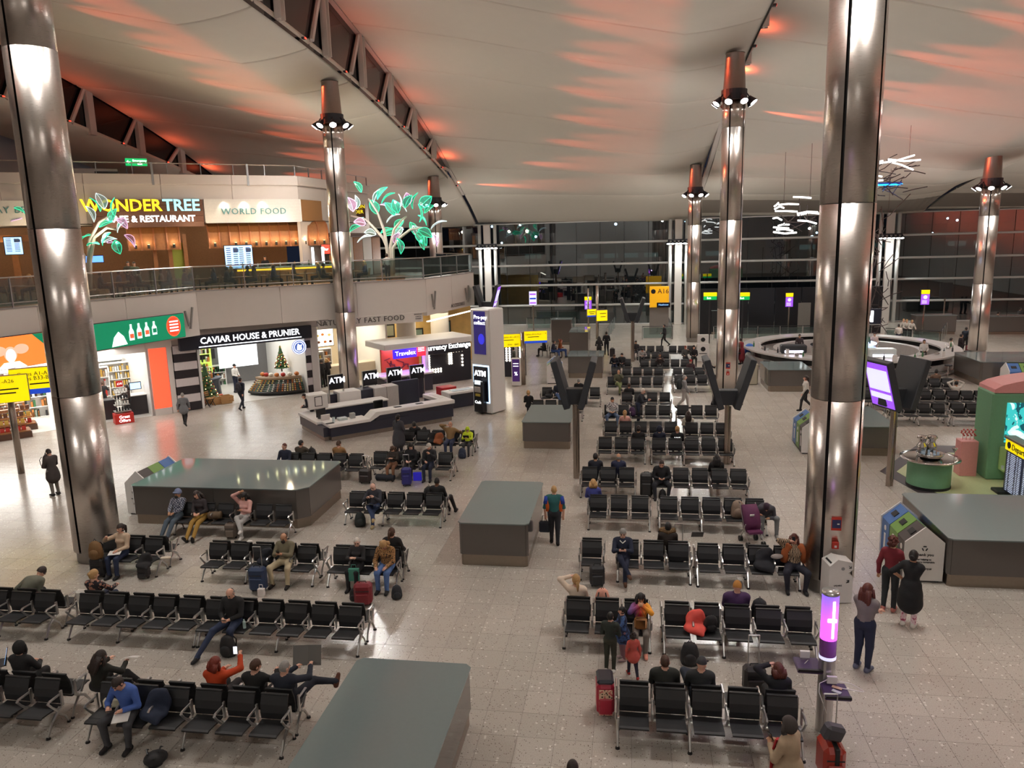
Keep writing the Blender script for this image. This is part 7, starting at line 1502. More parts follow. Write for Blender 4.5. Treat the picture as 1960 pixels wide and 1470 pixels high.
sit('person with brown hair and beard in black jacket beside the red-haired one', 492, 11.25, True, top=(30, 30, 30), bot=BLK, hair='brown', head=(.45, -.6, 0), rh=(-.2, -.38, .85), lh='lap', det=2)
d = sit('person with grey hair in navy jacket reading a newspaper, leg crossed', 548, 11.25, True, top=(38, 42, 54), bot=(40, 42, 52), shoe=(96, 56, 40), hair='grey', style='crop', fat=1.15, head=(.4, -.45, 0), rh=(-.3, -.4, .98), lh=(-.02, -.42, .92), kn={-1: (-.32, -.42, .66), 1: (.1, -.44, .52)}, an={-1: (-.72, -.5, .62), 1: (.08, -.46, .09)}, det=2); sheet(Vector(mid(d))+Vector((0, .12, .1)), .52, .36, 'newspaper held open by the grey-haired man', .15, -.35)
d = sit('bald person in black jacket and jeans with one leg stretched out', 445, 14.45, top=BLK, bot=(48, 58, 84), shoe=BLK, style='bald', hair='grey', head=(.65, -.1, 0), lean=-.08, fat=1.1, kn={-1: (-.24, -.44, .5), 1: (.14, -.42, .52)}, an={-1: (-.42, -.82, .11), 1: (.1, -.4, .09)}, det=2); phone(mid(d)+Vector((0, -.05, .04)), 'phone in the hands of the bald man in black jacket', rx=1.1)
sit('person with blonde bun in floral top seen from behind', 185, 14.45, True, top='floral', bot=NVY, fem=True, hair='blond', style='bun', head=(.3, -.5, 0), rh=(-.22, -.38, .75))
sit('person in olive-grey coat hunched over to one side at the left edge', 42, 14.4, True, top=(112, 112, 98), bot=BLK, hair='dark', style='beanie', lean=.5, hunch=.4, twist=-.35, head=(.7, -.5, 0), fat=1.15)
d = sit('person in beige cardigan and jeans eating by the left column', 232, 17.65, top=(188, 164, 140), bot=(40, 50, 76), fem=True, hair='dark', style='pony', rh=(-.2, -.28, 1.06), lh='lap', head=(.1, -.3, 0), det=2); thing('paper_napkin', MB().box((0, 0, 0), (.3, .2, .01), rx=.2), WHITE, 'white napkin on the lap of the woman in beige cardigan', 'napkin', d['M'] @ Vector((.03, -.33, .66)), .3)
d = sit('bearded bald person in khaki shirt and cream trousers using a phone', 545, 17.5, top=(122, 114, 92), bot=(200, 184, 152), shoe=(40, 34, 32), skin='m', style='bald', hair='dark', head=(.55, -.1, 0), lh='phone', rh='phone', legs='wide', fat=1.08, det=2); phone(mid(d)+Vector((0, -.03, .05)), 'phone held by the bearded man in khaki shirt', rx=.6)
m = MB(); m.smooth = True; m.ball((0, 0, 0), (.058, .045, .05), 10, 8); o = part('beard', m, mat('hair_dark', HAIRC['dark'], .5), d['root']); hcl = d['M'].inverted() @ d['head']; o.location = hcl+Vector((0, -.065, -.09))
d = sit('white-haired person in black waistcoat and grey sleeves', 683, 17.5, top=(44, 42, 44), bot=BLK, fem=True, hair='white', style='crop', skin='p', head=(.5, .25, 0), lh='phone', rh='phone', s=.95, det=2)
sit('person in leopard blouse and blue jeans bowing the head', 740, 17.5, top='leopard', bot=(92, 122, 176), fem=True, hair='blond', style='bob', head=(.95, -.1, 0), hunch=.2, lean=.05, rh=(-.16, -.4, .62), lh=(.1, -.42, .66), fat=1.15, det=2)
sit('person with dark ponytail in black top seen from behind, bag beside', 752, 17.5, True, top=(28, 26, 27), bot=BLK, fem=True, hair='brown', style='pony', fat=1.25, head=(.2, -.2, 0), det=2)
d = sit('person in blue turban and plaid shirt with legs stretched out', 338, 20.42, top='plaid', bot=(80, 92, 104), skin='m', style='turban', hair=(120, 130, 160), legs='stretch', lean=-.3, head=(.1, -.3, 0), fat=1.05, det=2)
m = MB(); m.smooth = True; m.ball((0, 0, 0), (.06, .05, .07), 10, 8); o = part('beard', m, mat('hair_black', HAIRC['black'], .5), d['root']); o.location = (d['M'].inverted() @ d['head'])+Vector((-.02, -.065, -.1))
sit('person in dark jacket and mustard trousers leaning on the turbaned man', 386, 20.42, top=(46, 38, 40), bot=(168, 130, 62), fem=True, hair='dark', style='long', legs='stretch', lean=-.2, twist=-.25, head=(.2, -.2, -.35), det=2)
d = sit('person in pink sweater and grey trousers resting the head on one hand', 468, 20.42, top=(206, 156, 148), bot=(176, 174, 172), shoe=(220, 216, 212), fem=True, skin='m', hair='black', style='long', rh='head', lh='phone', head=(.4, -.3, .25), legs='cross', det=2); phone(d['hand'][1]+Vector((-.02, -.03, .05)), 'phone in the hand of the woman in pink sweater', rx=.6)
d = sit('bald person in grey jacket and jeans reading a newspaper on the lap', 716, 21.65, top=(58, 58, 66), bot=(52, 66, 100), shoe=(170, 150, 110), skin='p', style='bald', hair='grey', head=(.7, -.1, 0), lh=(.05, -.25, .92), rh=(-.1, -.28, .9), legs='cross', hunch=.15, det=2); sheet(d['M'] @ Vector((.05, -.38, .7)), .5, .34, 'newspaper lying on the lap of the bald man in grey jacket', -.1, 1.15)
sit('person in black tracksuit seen from behind with knees to the right', 838, 21.65, True, top=(30, 30, 32), bot=BLK, skin='d', hair='black', style='crop', kn={-1: (-.3, -.4, .55), 1: (-.1, -.45, .54)}, an={-1: (-.42, -.5, .09), 1: (-.2, -.55, .09)}, head=(.3, 0, 0), det=2)
sit('person in glasses and navy jumper at the end of a bench', 545, 25.75, top=(34, 40, 58), bot=NVY, hair='auburn', style='crop', skin='p', head=(.1, -.35, 0)); sit('person in olive jacket seen from behind reaching to a rucksack', 578, 25.75, True, top=(78, 70, 60), bot=BLK, hair='black', style='short', head=(.2, -.5, 0), rh=(-.35, -.3, .8)); sit('person in brown coat with fur collar seen from behind', 650, 25.75, True, top=(150, 112, 72), bot=BLK, hair='brown', style='short', head=(.3, -.4, 0))
sit('girl with long brown hair in dark top and tan trousers', 752, 26.1, top=(52, 44, 40), bot=(136, 96, 72), fem=True, hair='brown', style='long', head=(.7, 0, 0), lh='phone', rh='phone', s=.92); sit('person with black hair in black clothes beside the man in cap', 786, 26.1, top=(26, 26, 30), bot=BLK, fem=True, hair='black', style='long', skin='p', head=(.4, .3, 0)); sit('person in white-front cap and black jacket', 822, 26.1, top=(34, 34, 38), bot=NVY, style='cap', hair=(190, 180, 170), head=(.4, -.4, 0), lh='chest')
sit('bald person in brown jumper holding a phone to the ear', 862, 29.3, top=(146, 116, 78), bot=(50, 58, 84), style='bald', hair='grey', rh='ear', lh=(.42, -.05, .95), fat=1.1, det=1); d = sit('boy in bright yellow hooded top holding a tablet', 895, 29.3, top=(212, 232, 50), bot=DKG, s=.85, style='hood', hair=(212, 232, 50), lh='phone', rh='phone', head=(.5, 0, 0), det=1); thing('tablet', MB().box((0, 0, 0), (.24, .012, .17), ch=.004), BLACK, 'black tablet held by the boy in yellow', 'tablet', mid(d)+Vector((0, -.04, .05)), 0).rotation_euler = (.7, 0, 0)
stand('person in long grey coat standing behind a bench with the back turned', 765, 872, PI-.3, top=(64, 64, 70), bot=(44, 48, 60), fem=True, hair='black', style='pony', skirt=.35, fat=1.15, lh='lap', rh='lap', det=1); sit('person in black lying back with one knee raised before the white desk', 797, 29.3, True, top=BLK, bot=BLK, hair='black', lean=-.55, kn={1: (.1, -.35, .85), -1: (-.25, -.35, .8)}, an={1: (.1, -.45, .45), -1: (-.4, -.5, .42)})
# --- standing and walking, left and far
d = stand('person with rucksack and jacket round the waist standing by the left column', 107, 948, -PI/2-.3, top=(70, 62, 60), bot=(128, 122, 114), hair='dark', style='short', head=(.5, 0, 0), lh='phone', rh='phone', skirt=.25, det=1)
stand('person in black half hidden behind the left column', 140, 950, PI/2, top=(32, 32, 36), bot=BLK, hair='dark', lh='phone', rh='phone', det=1)
stand('white-haired person in grey coat walking towards the shops', 355, 814, PI+.35, 'walk', top=(120, 122, 126), bot=BLK, hair='grey', style='crop', s=.94, lh='back', rh='swing', skirt=.12, det=1); stand('person in navy with dark rucksack walking to the caviar bar', 464, 784, PI-.1, 'walk', top=(36, 40, 54), bot=(38, 42, 54), hair='dark', lh='swing', rh='back', det=1)
stand('person in black hooded top leaning on the white desk', 600, 817, PI+1.9, 'stand', top=(36, 38, 46), bot=(38, 40, 46), shoe=(210, 205, 200), hair='dark', lean=.45, hunch=.2, lh='desk', rh='desk', head=(.2, .3, 0), det=1)
p = SL.p(U(248, 1.2), 0, -.5); person('shop assistant in dark waistcoat with long hair by the offers stand', p, SL.rz-PI/2+.2, 'stand', top=(60, 44, 40), bot=BLK, fem=True, hair='dark', style='long', det=0, lh='lap', rh='reach'); p = SL.p(U(213, 1.4), .0, -2.6); person('person in black reaching to a shelf inside the bright shop', p, SL.rz+PI, 'stand', top=BLK, bot=BLK, hair='brown', det=0, lh='up', rh='up')
for px, d_, c, lab in ((628, -.9, BLK, 'shopper in black by the food chiller, left one'), (641, -1.1, (40, 36, 38), 'shopper with fair hair in dark coat by the food chiller')): p = SL.p(U(px, 1.2), 0, d_); person(lab, p, SL.rz+PI, 'stand', top=c, bot=BLK, hair='blond' if px > 630 else 'dark', fem=px > 630, style='short' if px < 630 else 'bob', det=0)
p = SL.p(U(483, 1.5), 0, -3.2); person('server in white with black cap behind the caviar bar counter', p, SL.rz+.6, 'stand', top=(226, 224, 220), bot=NVY, style='cap', hair=(30, 30, 32), det=0)
p = KF.p(ku(882, 1.2), 0, -2.2); person('person in blue sports jacket walking before the lit bulbs', p, KF.rz+PI/2, 'walk', top=(40, 60, 110), bot=BLK, hair='dark', det=0)
stand('person in pale shirt with back turned right of the white tower', 956, 741, PI, top=(180, 176, 166), bot=BLK, skin='d', hair='black', style='crop'); stand('person in green-grey coat striding below the yellow sign', 984, 715, -PI/2-.3, 'walk', top=(92, 98, 88), bot=BLK, hair='dark')
stand('person in black walking away down the aisle, left of the pair', 1147, 691, PI+.1, 'walk', top=BLK, bot=BLK, fem=True, hair='black', style='long'); stand('person in black walking away down the aisle, right of the pair with a suitcase', 1161, 680, PI+.1, 'walk', top=(32, 32, 36), bot=BLK, hair='dark'); stand('person in dark suit walking to the right near the gate sign', 1272, 663, PI/2+PI, 'walk', top=(40, 40, 46), bot=BLK, hair='dark'); stand('person in brown jacket and white shirt with shoulder bag by the middle column', 1408, 698, -.2, 'stand', top=(84, 70, 52), bot=(96, 84, 56), hair='dark', head=(.4, 0, 0), lh='phone', rh='side')
for k, (px, py, c) in enumerate(((1043, 682, BLK), (1058, 686, NVY), (1071, 684, (150, 80, 40)))): p = at(px, py); person(('seated person in black at the left of the group by the far queue rail', 'seated person in navy in the middle of the far group', 'seated person in rust with arms up in the far group')[k], (p.x, p.y, 0), PI/2 if k else -PI/2, 'sit', top=c, bot=(50, 76, 130) if k else BLK, hair='dark' if k < 2 else 'red', det=0, lean=.2, rh='head' if k == 2 else 'lap')
for k in range(3):
    p = at((1043, 1058, 1071)[k], (682, 686, 684)[k]); q = T('cafe_chair', ('dark chair at the left of the far seated group', 'dark chair in the middle of the far seated group', 'dark chair at the right of the far seated group')[k], 'chair', (p.x, p.y, 0), (PI/2 if k else -PI/2)); part('seat', MB().box((0, 0, .42), (.42, .42, .04), ch=.01), BLACK, q); part('backrest', MB().box((0, .22, .68), (.4, .03, .34)), BLACK, q)
    for x in (-.17, .17):
        for y in (-.17, .17): part('leg', MB().tube([(x, y, 0), (x, y, .42)], .015, 5), BLACK, q)
# --- middle block
d = stand('white-haired person in teal and orange body warmer walking away with a black bag', 1062, 1041, PI+.05, 'walk', top=(40, 92, 92), bot=(44, 44, 50), hair='blond', style='crop', fat=1.12, lh='side', rh='side', an={1: (.09, -.1, .085), -1: (-.09, .14, .1)}, kn={1: (.09, -.1, .5)}, sleeve=False, det=2)
m = MB(); m.smooth = True
for q in (1, -1): m.tube([(q*.16, .01, 1.36), (q*.185, .01, 1.15), (q*.175, .02, .98)], [.05, .075, .06], 8)
part('orange_side_panels', m, cloth((226, 104, 44)), d['root']); m = MB(); m.smooth = True
for q in (1, -1): m.tube([(q*.2, .0, 1.4), (q*.245, .05, 1.2)], [.066, .062], 8)
part('blue_sleeves', m, cloth((44, 70, 160)), d['root'])
sit('person in dark green jacket seen from behind, nearest bench of the middle block', 1272, 12.15, True, top=(42, 44, 40), bot=BLK, hair='brown', style='crop', fat=1.1, det=2); sit('person in grey cap and dark jacket seen from behind on the nearest middle bench', 1340, 12.15, True, top=(44, 46, 48), bot=(50, 56, 66), style='cap', hair=(56, 56, 58), head=(.2, -.6, 0), kn={1: (.25, -.4, .75), -1: (-.1, -.44, .52)}, an={1: (-.12, -.5, .62)}, det=2); sit('person with short brown hair in black jacket, hand at the face, seen from behind', 1488, 12.15, True, top=(34, 34, 40), bot=BLK, fem=True, hair='auburn', style='bob', lh='ear', head=(.2, .2, 0), s=.97, det=2)
d = person('person in printed headscarf and beige coat at the bottom edge holding a phone', (2.28, 10.25, 0), -PI/2-.7, 'stand', top=(176, 152, 126), bot=(60, 50, 48), skin='m', fem=True, style='scarf', hair=(70, 62, 60), fat=1.15, lh='phone', rh='phone', skirt=.3, det=2, s=.98); phone(mid(d)+Vector((0, 0, .06)), 'pale phone held by the person in headscarf', rx=.4, rz=-.9)
o = part('red_scarf', MB().tube([(.1, -.14, 1.35), (.12, -.2, 1.1), (.12, -.2, .8)], [.05, .05, .06], 8, flat=.4), cloth((176, 40, 48)), d['root']); person('person whose dark hair just shows at the bottom edge', (-.745, 9.05, 0), PI, 'stand', hair='dark', det=1, s=.95)
d = sit('girl with glasses in a rainbow cardigan, hands at her mouth', 1226, 15.22, top='rainbow', bot=(120, 112, 104), shoe=(226, 150, 130), fem=True, skin='m', hair='black', style='long', s=.9, lh='mouth', rh='mouth', head=(.3, .1, 0), det=2)
m = MB(); m.smooth = True; m.box((0, 0, 0), (.26, .12, .26), ch=.04); m.tube([(-.1, 0, .12), (0, .04, .3), (.1, 0, .12)], .01, 5); thing('brown_bag', m, mat('tan_leather', (156, 104, 54), .5), 'tan bag on the lap of the girl in rainbow cardigan', 'bag', d['M'] @ Vector((0, -.3, .74)))
stand('boy in dark green tracksuit with the back turned', 1168, 1285, PI-.2, top=(48, 54, 48), bot=(54, 56, 46), shoe=(220, 216, 210), hair='black', style='short', s=.74, lh='lap', rh='lap', det=2); stand('girl in patterned blue jacket clapping beside the boy in green', 1192, 1262, -PI/2+.3, top='tiedye', bot=(150, 110, 120), shoe=(210, 190, 190), fem=True, hair='black', style='bun', s=.68, lh='up', rh='phone', skirt=.2, det=2); stand('small girl with curly hair in coral top and dark leggings, back turned', 1212, 1297, PI+.3, 'walk', top=(196, 88, 78), bot=(40, 40, 56), shoe=(170, 50, 44), fem=True, skin='m', hair='dark', style='curly', s=.55, lh='side', rh='side', skirt=.12, an={-1: (-.1, .2, .1)}, det=2)
sit('person with fair braided hair in cream top seen from behind', 1104, 15.22, True, top=(226, 206, 186), bot=BLK, fem=True, hair='blond', style='braid', lh='ear', rh='lap', head=(.1, .3, 0), det=2); sit('person in purple hooded coat and ochre hat seen from behind', 1409, 15.2, True, top=(70, 44, 84), bot=BLK, style='beanie', hair=(176, 120, 56), fat=1.3, head=(.4, -.2, 0), det=2)
d = sit('person in navy jumper with white collar and crossed legs', 1192, 18.48, top=(34, 40, 60), bot=(36, 42, 64), shoe=(92, 60, 42), skin='p', hair='grey', style='short', head=(.45, 0, 0), lh='phone', rh='phone', legs='cross', det=2); phone(mid(d)+Vector((0, -.03, .04)), 'phone held by the man in navy jumper', rx=.6); part('collar', MB().tube([(-.07, -.08, 1.02), (0, -.13, .97), (.07, -.08, 1.02)], .014, 6), WHITE, d['root'])
d = sit('person with long auburn hair in rust cardigan phoning beside the wide column', 1520, 18.4, top='zebra', bot=(36, 36, 48), fem=True, hair='auburn', style='long', rh='ear', lh='side', fat=1.25, legs='wide', head=(.1, -.1, 0), det=2); phone(d['hand'][-1]+Vector((.02, 0, .04)), 'phone held to the ear by the woman in rust cardigan', rx=.1)
m = MB(); m.smooth = True
for q in (1, -1): m.tube([(q*.12, -.02, 1.06), (q*.2, .02, .86), (q*.21, .03, .62)], [.08, .1, .1], 10)
part('cardigan', m, cloth((176, 96, 52)), d['root'])
sit('person in coat with fur-trimmed hood seen from behind', 1278, 18.48, True, top=(52, 44, 40), bot=BLK, hair='black', style='short', det=1); part('fur_trim', MB().tube([(-.17, .02, 1.08), (0, .1, 1.06), (.17, .02, 1.08), (.1, -.1, 1.04)], .07, 8), ramp_mat('fur', 'Noise', 40., ((.3, (110, 84, 56)), (.6, (176, 150, 110))), .9), bpy.data.objects['person.%03d' % (NPERS[0]-1)] if ('person.%03d' % (NPERS[0]-1)) in bpy.data.objects else None)
sit('person with fair hair in blue and white jacket seen from behind', 1136, 21.85, True, top=(70, 76, 150), bot=BLK, fem=True, hair='blond', style='bob', det=1); sit('person in black waistcoat and grey sleeves bent over a pushchair', 1462, 21.85, top=(70, 68, 76), bot=(118, 120, 122), shoe=(150, 146, 142), skin='m', style='beanie', hair=(60, 40, 56), lean=.75, hunch=.3, head=(.9, -.2, 0), lh=(.05, -.5, .6), rh=(-.2, -.5, .7), kn={1: (.3, -.38, .55), -1: (-.1, -.4, .52)}, an={1: (.3, -.42, .09)}, fat=1.1, det=2)
d = sit('person in black looking down at a red phone', 1266, 24.72, top=(28, 28, 32), bot=(36, 38, 46), hair='dark', style='crop', head=(.65, 0, 0), lean=.1, hunch=.15, fat=1.15, legs='wide', det=1); phone(mid(d)+Vector((0, -.05, .04)), 'small red-lit phone of the man in black', rx=1.)
sit('person with black hair and dark navy top seen from behind', 1140, 24.65, True, top=(34, 36, 48), bot=BLK, hair='black', style='short', skin='m', det=1); sit('bald person in navy top seen from behind', 1184, 24.65, True, top=(44, 48, 74), bot=BLK, style='bald', hair='grey', skin='m', det=1); sit('person with long black hair in black seen from behind near the display post', 1371, 24.72, True, top=BLK, bot=BLK, fem=True, hair='black', style='long', fat=1.1, det=1)
sit('person with dark topknot in black tee seen from behind', 1222, 28.5, True, top=(36, 34, 34), bot=BLK, hair='dark', style='bun', skin='m'); sit('person in navy hood with white stripes seen from behind', 1262, 28.5, True, top=(32, 36, 54), bot=BLK, style='hood', hair=(32, 36, 54)); d = sit('person with fair hair in black top with white lettering on the back', 1296, 28.5, True, top=(30, 30, 32), bot=BLK, hair='blond', style='short'); text('NYC', d['root'], (0, .175, .86), (-1, 0, 0), TXT_W, .11)
sit('person with fair hair in pink top seen from behind', 1196, 31.1, True, top=(226, 168, 156), bot=BLK, fem=True, hair='blond', style='pony'); sit('person in white hooded top seen from behind', 1317, 31.0, True, top=(222, 214, 198), bot=BLK, fem=True, hair='dark', style='long')
sit('person in black and white checked shirt and jeans', 1172, 34.2, top='check', bot=(82, 100, 130), hair='black', style='short', skin='m', head=(.2, 0, 0), fat=1.15, legs='wide', det=1); sit('person in black seen from behind beyond the checked shirt', 1204, 37.1, True, top=BLK, bot=BLK, hair='brown', style='crop')
stand('white-haired person in navy leaning forward between two benches', 1222, 812, PI/2-.2, top=(34, 38, 48), bot=(50, 58, 78), hair='white', style='crop', lean=.3, lh='reach', rh='reach', head=(.3, 0, 0), det=1); stand('grey-haired person in grey jacket with dark rucksack walking to the right', 1308, 783, PI/2+.1, 'walk', top=(140, 138, 140), bot=(168, 162, 158), skin='p', hair='grey', style='crop', lh='swing', rh='swing', det=1)
sit('person in olive jacket and green trousers eating', 1184, 41.3, top=(78, 76, 58), bot=(112, 120, 78), skin='m', style='bald', hair='dark', lh='mouth', rh='lap', legs='cross', fat=1.15); sit('person in dark coat slumped at the left of the far benches', 1176, 47.4, top=(34, 36, 46), bot=(44, 52, 76), hair='brown', lean=.2, hunch=.3, head=(.6, 0, 0)); sit('person in black beside the slumped one on the far left bench', 1190, 47.4, top=BLK, bot=BLK, hair='dark', head=(.4, .3, 0))
sit('dark-haired person in profile with hands raised on a far bench', 1263, 47.2, top=(50, 36, 36), bot=BLK, fem=True, skin='m', hair='dark', style='long', lh='chest', rh='chest'); sit('person in striped top bending over on a far bench', 1229, 50.3, top='check', bot=BLK, hair='black', lean=.3, hunch=.3, head=(.7, 0, 0)); sit('person in dark jacket on the last middle bench', 1217, 53.0, top=(46, 44, 46), bot=DKG, hair='dark', skin='m', head=(.3, 0, 0))
sit('person in grey jacket with a mask turning sideways on a far bench', 1312, 50.3, top=(74, 74, 72), bot=BLK, hair='red', style='cap', lh='up'); sit('person in black hood on a far bench', 1328, 50.3, top=(34, 28, 32), bot=BLK, style='hood', hair=(40, 28, 32), lh='lap'); sit('person in white face mask and dark red coat seen over a bench', 1322, 44.2, True, drz=PI, top=(56, 34, 38), bot=BLK, style='cap', hair=(150, 40, 40)); sit('person in black with arm raised beside the middle column', 1352, 44.2, True, drz=PI-.3, top=(34, 32, 34), bot=BLK, hair='red', style='crop', lh=(.5, -.1, .95)); sit('person in dark top with legs out seen past the low plinth', 1069, 38.3, top=(40, 44, 56), bot=(70, 92, 130), hair='dark', legs='cross', lean=.1); sit('person with back turned behind the left twin display', 1108, 38.3, True, top=BLK, bot=BLK, hair='grey', style='crop'); sit('person in black seen from behind on the bench behind the low plinth', 1012, 35.2, True, top=(28, 28, 30), bot=BLK, fem=True, hair='blond', style='bun')
# --- bar
stand('person in long maroon coat at the round bar', 1419, 697, PI+.6, top=(120, 36, 44), bot=(110, 34, 40), fem=True, hair='dark', skirt=.55, style='short', lean=.2, lh='desk', rh='desk')
p = bp(.86*PI, 7., 0)
for px, Y, c, lab, kd in ((1673, 53., (222, 200, 192), 'bartender in white with black straps at the bar island', 'stand'), (1720, 57.5, (216, 206, 196), 'person in white top and jeans standing behind the bar', 'stand'), (1768, 49.5, (214, 210, 206), 'person in white shirt inside the right of the round bar', 'stand'), (1530, 52.5, (60, 50, 54), 'person with lit blue cap inside the left of the round bar', 'stand')): person(lab, (xat(px, Y, 1.2), Y, 0), 0 if px != 1720 else PI, kd, top=c, bot=NVY if px == 1720 else BLK, hair='dark', skin='m', det=0, style='short' if px != 1530 else 'cap')
for px, Y, c, lab, rz in ((1822, 51.0, (214, 206, 200), 'person in white seated at the right of the round bar', PI/2), (1838, 52.0, (44, 32, 36), 'person in dark top leaning at the right of the round bar', PI/2), (1848, 55.5, (34, 40, 52), 'person in navy coat standing right of the round bar', PI*.8)): person(lab, (xat(px, Y, 1), Y, .28 if px == 1822 else 0), rz, 'sit' if px == 1822 else 'stand', top=c, bot=BLK, hair='dark', det=0)
for k, (px, Y) in enumerate(((1742, 60.5), (1732, 60.9), (1726, 61.3))): person(('person in pale top leaning on the glass rail, right of three', 'person in pale top leaning on the glass rail, middle of three', 'person in pale top leaning on the glass rail, left of three')[k], (xat(px, Y, 1), Y, 0), .3, 'stand', top=(200, 190, 180), bot=BLK, hair='blond', det=0, lean=.3, lh='desk', rh='desk')
sit('person in black top looking down, seated at the right block', 1707, 40.9, top=(26, 26, 30), bot=(70, 72, 70), fem=True, skin='p', hair='ginger', style='crop', head=(.5, 0, 0), lh='phone', rh='phone', det=1); sit('person with dark hair and white collar seen from behind at the right block', 1692, 40.9, True, top=(32, 32, 36), bot=BLK, hair='black', style='short'); sit('person in white hooded top seen from behind at the right block', 1828, 37.8, True, top=(216, 208, 198), bot=BLK, hair='black', style='crop', skin='m', lh='head', rh='head'); sit('person in tan top seen from behind near the bar stools', 1790, 40.9, True, top=(116, 92, 76), bot=BLK, hair='black', style='short')
stand('person in white top walking behind the widest column', 1541, 786, PI/2+PI, 'walk', top=(206, 198, 190), bot=BLK, fem=True, hair='dark', style='pony', lh='swing', rh='back', det=1); person('person crouching forward half behind the widest column', (xat(1633, 36.5, .6), 36.9, 0), PI/2, 'sit', top=BLK, bot=DKG, hair='dark', det=0, lean=.4)
for k, (px, py) in enumerate(((1903, 636), (1948, 628), (1958, 628))): p = at(px, py); person(('person in brown leaning on a trolley at the far right', 'person in dark coat at the far desk', 'second person in dark coat at the far desk')[k], (p.x, p.y, 0), PI/2, 'stand', top=((120, 100, 84), (70, 66, 66), (60, 56, 56))[k], bot=BLK, hair='dark', det=0, lean=.3 if k == 0 else .05, lh='desk', rh='desk')
# --- right foreground
stand('person with curly dark-red hair in maroon hooded top', 1700, 1168, PI-.5, top=(122, 38, 48), bot=(46, 50, 54), shoe=(196, 120, 110), fem=True, skin='m', hair='auburn', style='curly', lh='side', rh='lap', head=(-.15, 0, 0), s=1.03, det=2)
d = stand('person in black dress tied at the waist and pink patterned trousers', 1738, 1198, PI-.6, top=(28, 28, 30), bot='pinkswirl', shoe=(224, 216, 206), fem=True, skin='m', hair='black', style='bun', lh='hip', rh='cross', skirt=.38, sleeve=False, head=(-.1, 0, 0), fat=1.1, s=1.02, det=2)
stand('person with long red-brown hair in grey hooded top and navy jeans', 1650, 1282, PI-.7, top=(126, 118, 116), bot=(38, 44, 66), shoe=(96, 98, 116), fem=True, hair='auburn', style='long', lh='cross', rh='cross', fat=1.1, head=(-.05, -.2, 0), s=1.06, det=2)
# --- diners on the terrace
for k, (q, rz) in enumerate(DIN):
    if k % 7 == 3: continue
    c = [(44, 42, 46), (90, 40, 48), (60, 70, 100), (190, 180, 170), (70, 66, 60), (40, 44, 60), (120, 90, 70)][k % 7]
    person('diner at a terrace table behind the glass, ' + ['dark', 'maroon', 'blue-grey', 'cream', 'olive', 'navy', 'brown'][k % 7]+' top', q, rz, 'sit', top=c, bot=BLK, hair=['dark', 'brown', 'black', 'blond'][k % 4], skin=['m', 'l', 'd', 'p'][k % 4], det=0, lean=.1, vox=.042, group='diners on the terrace', fem=k % 2 == 1, style='short' if k % 2 == 0 else 'long')
for px, d_, c, lab in ((265, 4.2, (90, 100, 84), 'standing waiter in green among the diners'), (765, 2.2, (220, 216, 210), 'person in white top standing at the terrace rail by the tree sculpture'), (150+105, 6.2, (60, 56, 50), 'person behind the restaurant pass'), (568, 8.8, (40, 40, 46), 'bartender in dark top behind the lit bar')): p = T2.p(ux(T2, px, 7.3), 6.03, -d_); p.z = 6.03; person(lab, p, T2.rz+(PI if px == 765 else 0), 'stand', top=c, bot=DKG, hair='dark', det=0)
# ================================================================ LUGGAGE, BAGS, SMALL THINGS
def suitcase(p, w_, d, h, c, label, rz=0., handle=0., soft=True, deco=None, lie=False):
    r = T('suitcase', label, 'suitcase', p, rz); m_ = mat('case_%d_%d_%d' % tuple(c), c, .5 if soft else .3, var=.08)
    m = MB(); m.smooth = False; m.box((0, 0, h/2+.05), (w_, d, h), ch=min(w_, d)*.22); part('shell', m, m_, r)
    part('front_pocket', MB().box((0, -d/2-.015, h*.42), (w_*.74, .05, h*.5), ch=.02), m_, r); part('zip', MB().box((0, -d/2-.002, h*.78), (w_*.78, .012, .02)), DARKSTEEL, r)
    for x in (-1, 1): part('wheel', MB().tube([(x*w_*.36-.015, 0, .04), (x*w_*.36+.015, 0, .04)], .04, 8), BLACK, r)
    part('grab_handle', MB().tube([(-.08, 0, h+.05), (-.07, 0, h+.09), (.07, 0, h+.09), (.08, 0, h+.05)], .012, 5), BLACK, r)
    if handle:
        m = MB()
        for x in (-1, 1): m.tube([(x*.1, d*.3, h), (x*.1, d*.3, h+handle)], .01, 5)
        m.tube([(-.1, d*.3, h+handle), (.1, d*.3, h+handle)], .014, 5); part('pull_handle', m, STEEL, r)
    return r
def backpack(p, c, label, rz=0., s=1., tilt=0., name='backpack'):
    r = T(name, label, 'bag', p, rz); r.rotation_euler = (tilt, 0, rz); m_ = mat('bag_%d_%d_%d' % tuple(c), c, .7, var=.15, bump=.3)
    m = MB(); m.smooth = True; m.lathe([(0, 0), (.15*s, .01), (.18*s, .08*s), (.17*s, .26*s), (.13*s, .4*s), (.06*s, .46*s), (0, .47*s)], 14, (0, 0, 0), sy=.66); part('pack', m, m_, r)
    m = MB(); m.smooth = True; m.ball((0, -.11*s, .16*s), (.12*s, .06*s, .12*s), 10, 8); part('pocket', m, m_, r)
    for x in (-.08, .08): part('strap', MB().tube([(x*s, .1*s, .4*s), (x*1.3*s, .17*s, .3*s), (x*1.3*s, .14*s, .1*s)], .016*s, 5, flat=.5), BLACK, r)
    part('top_loop', MB().tube([(-.03*s, .02, .46*s), (0, .02, .52*s), (.03*s, .02, .46*s)], .009*s, 5), BLACK, r); return r
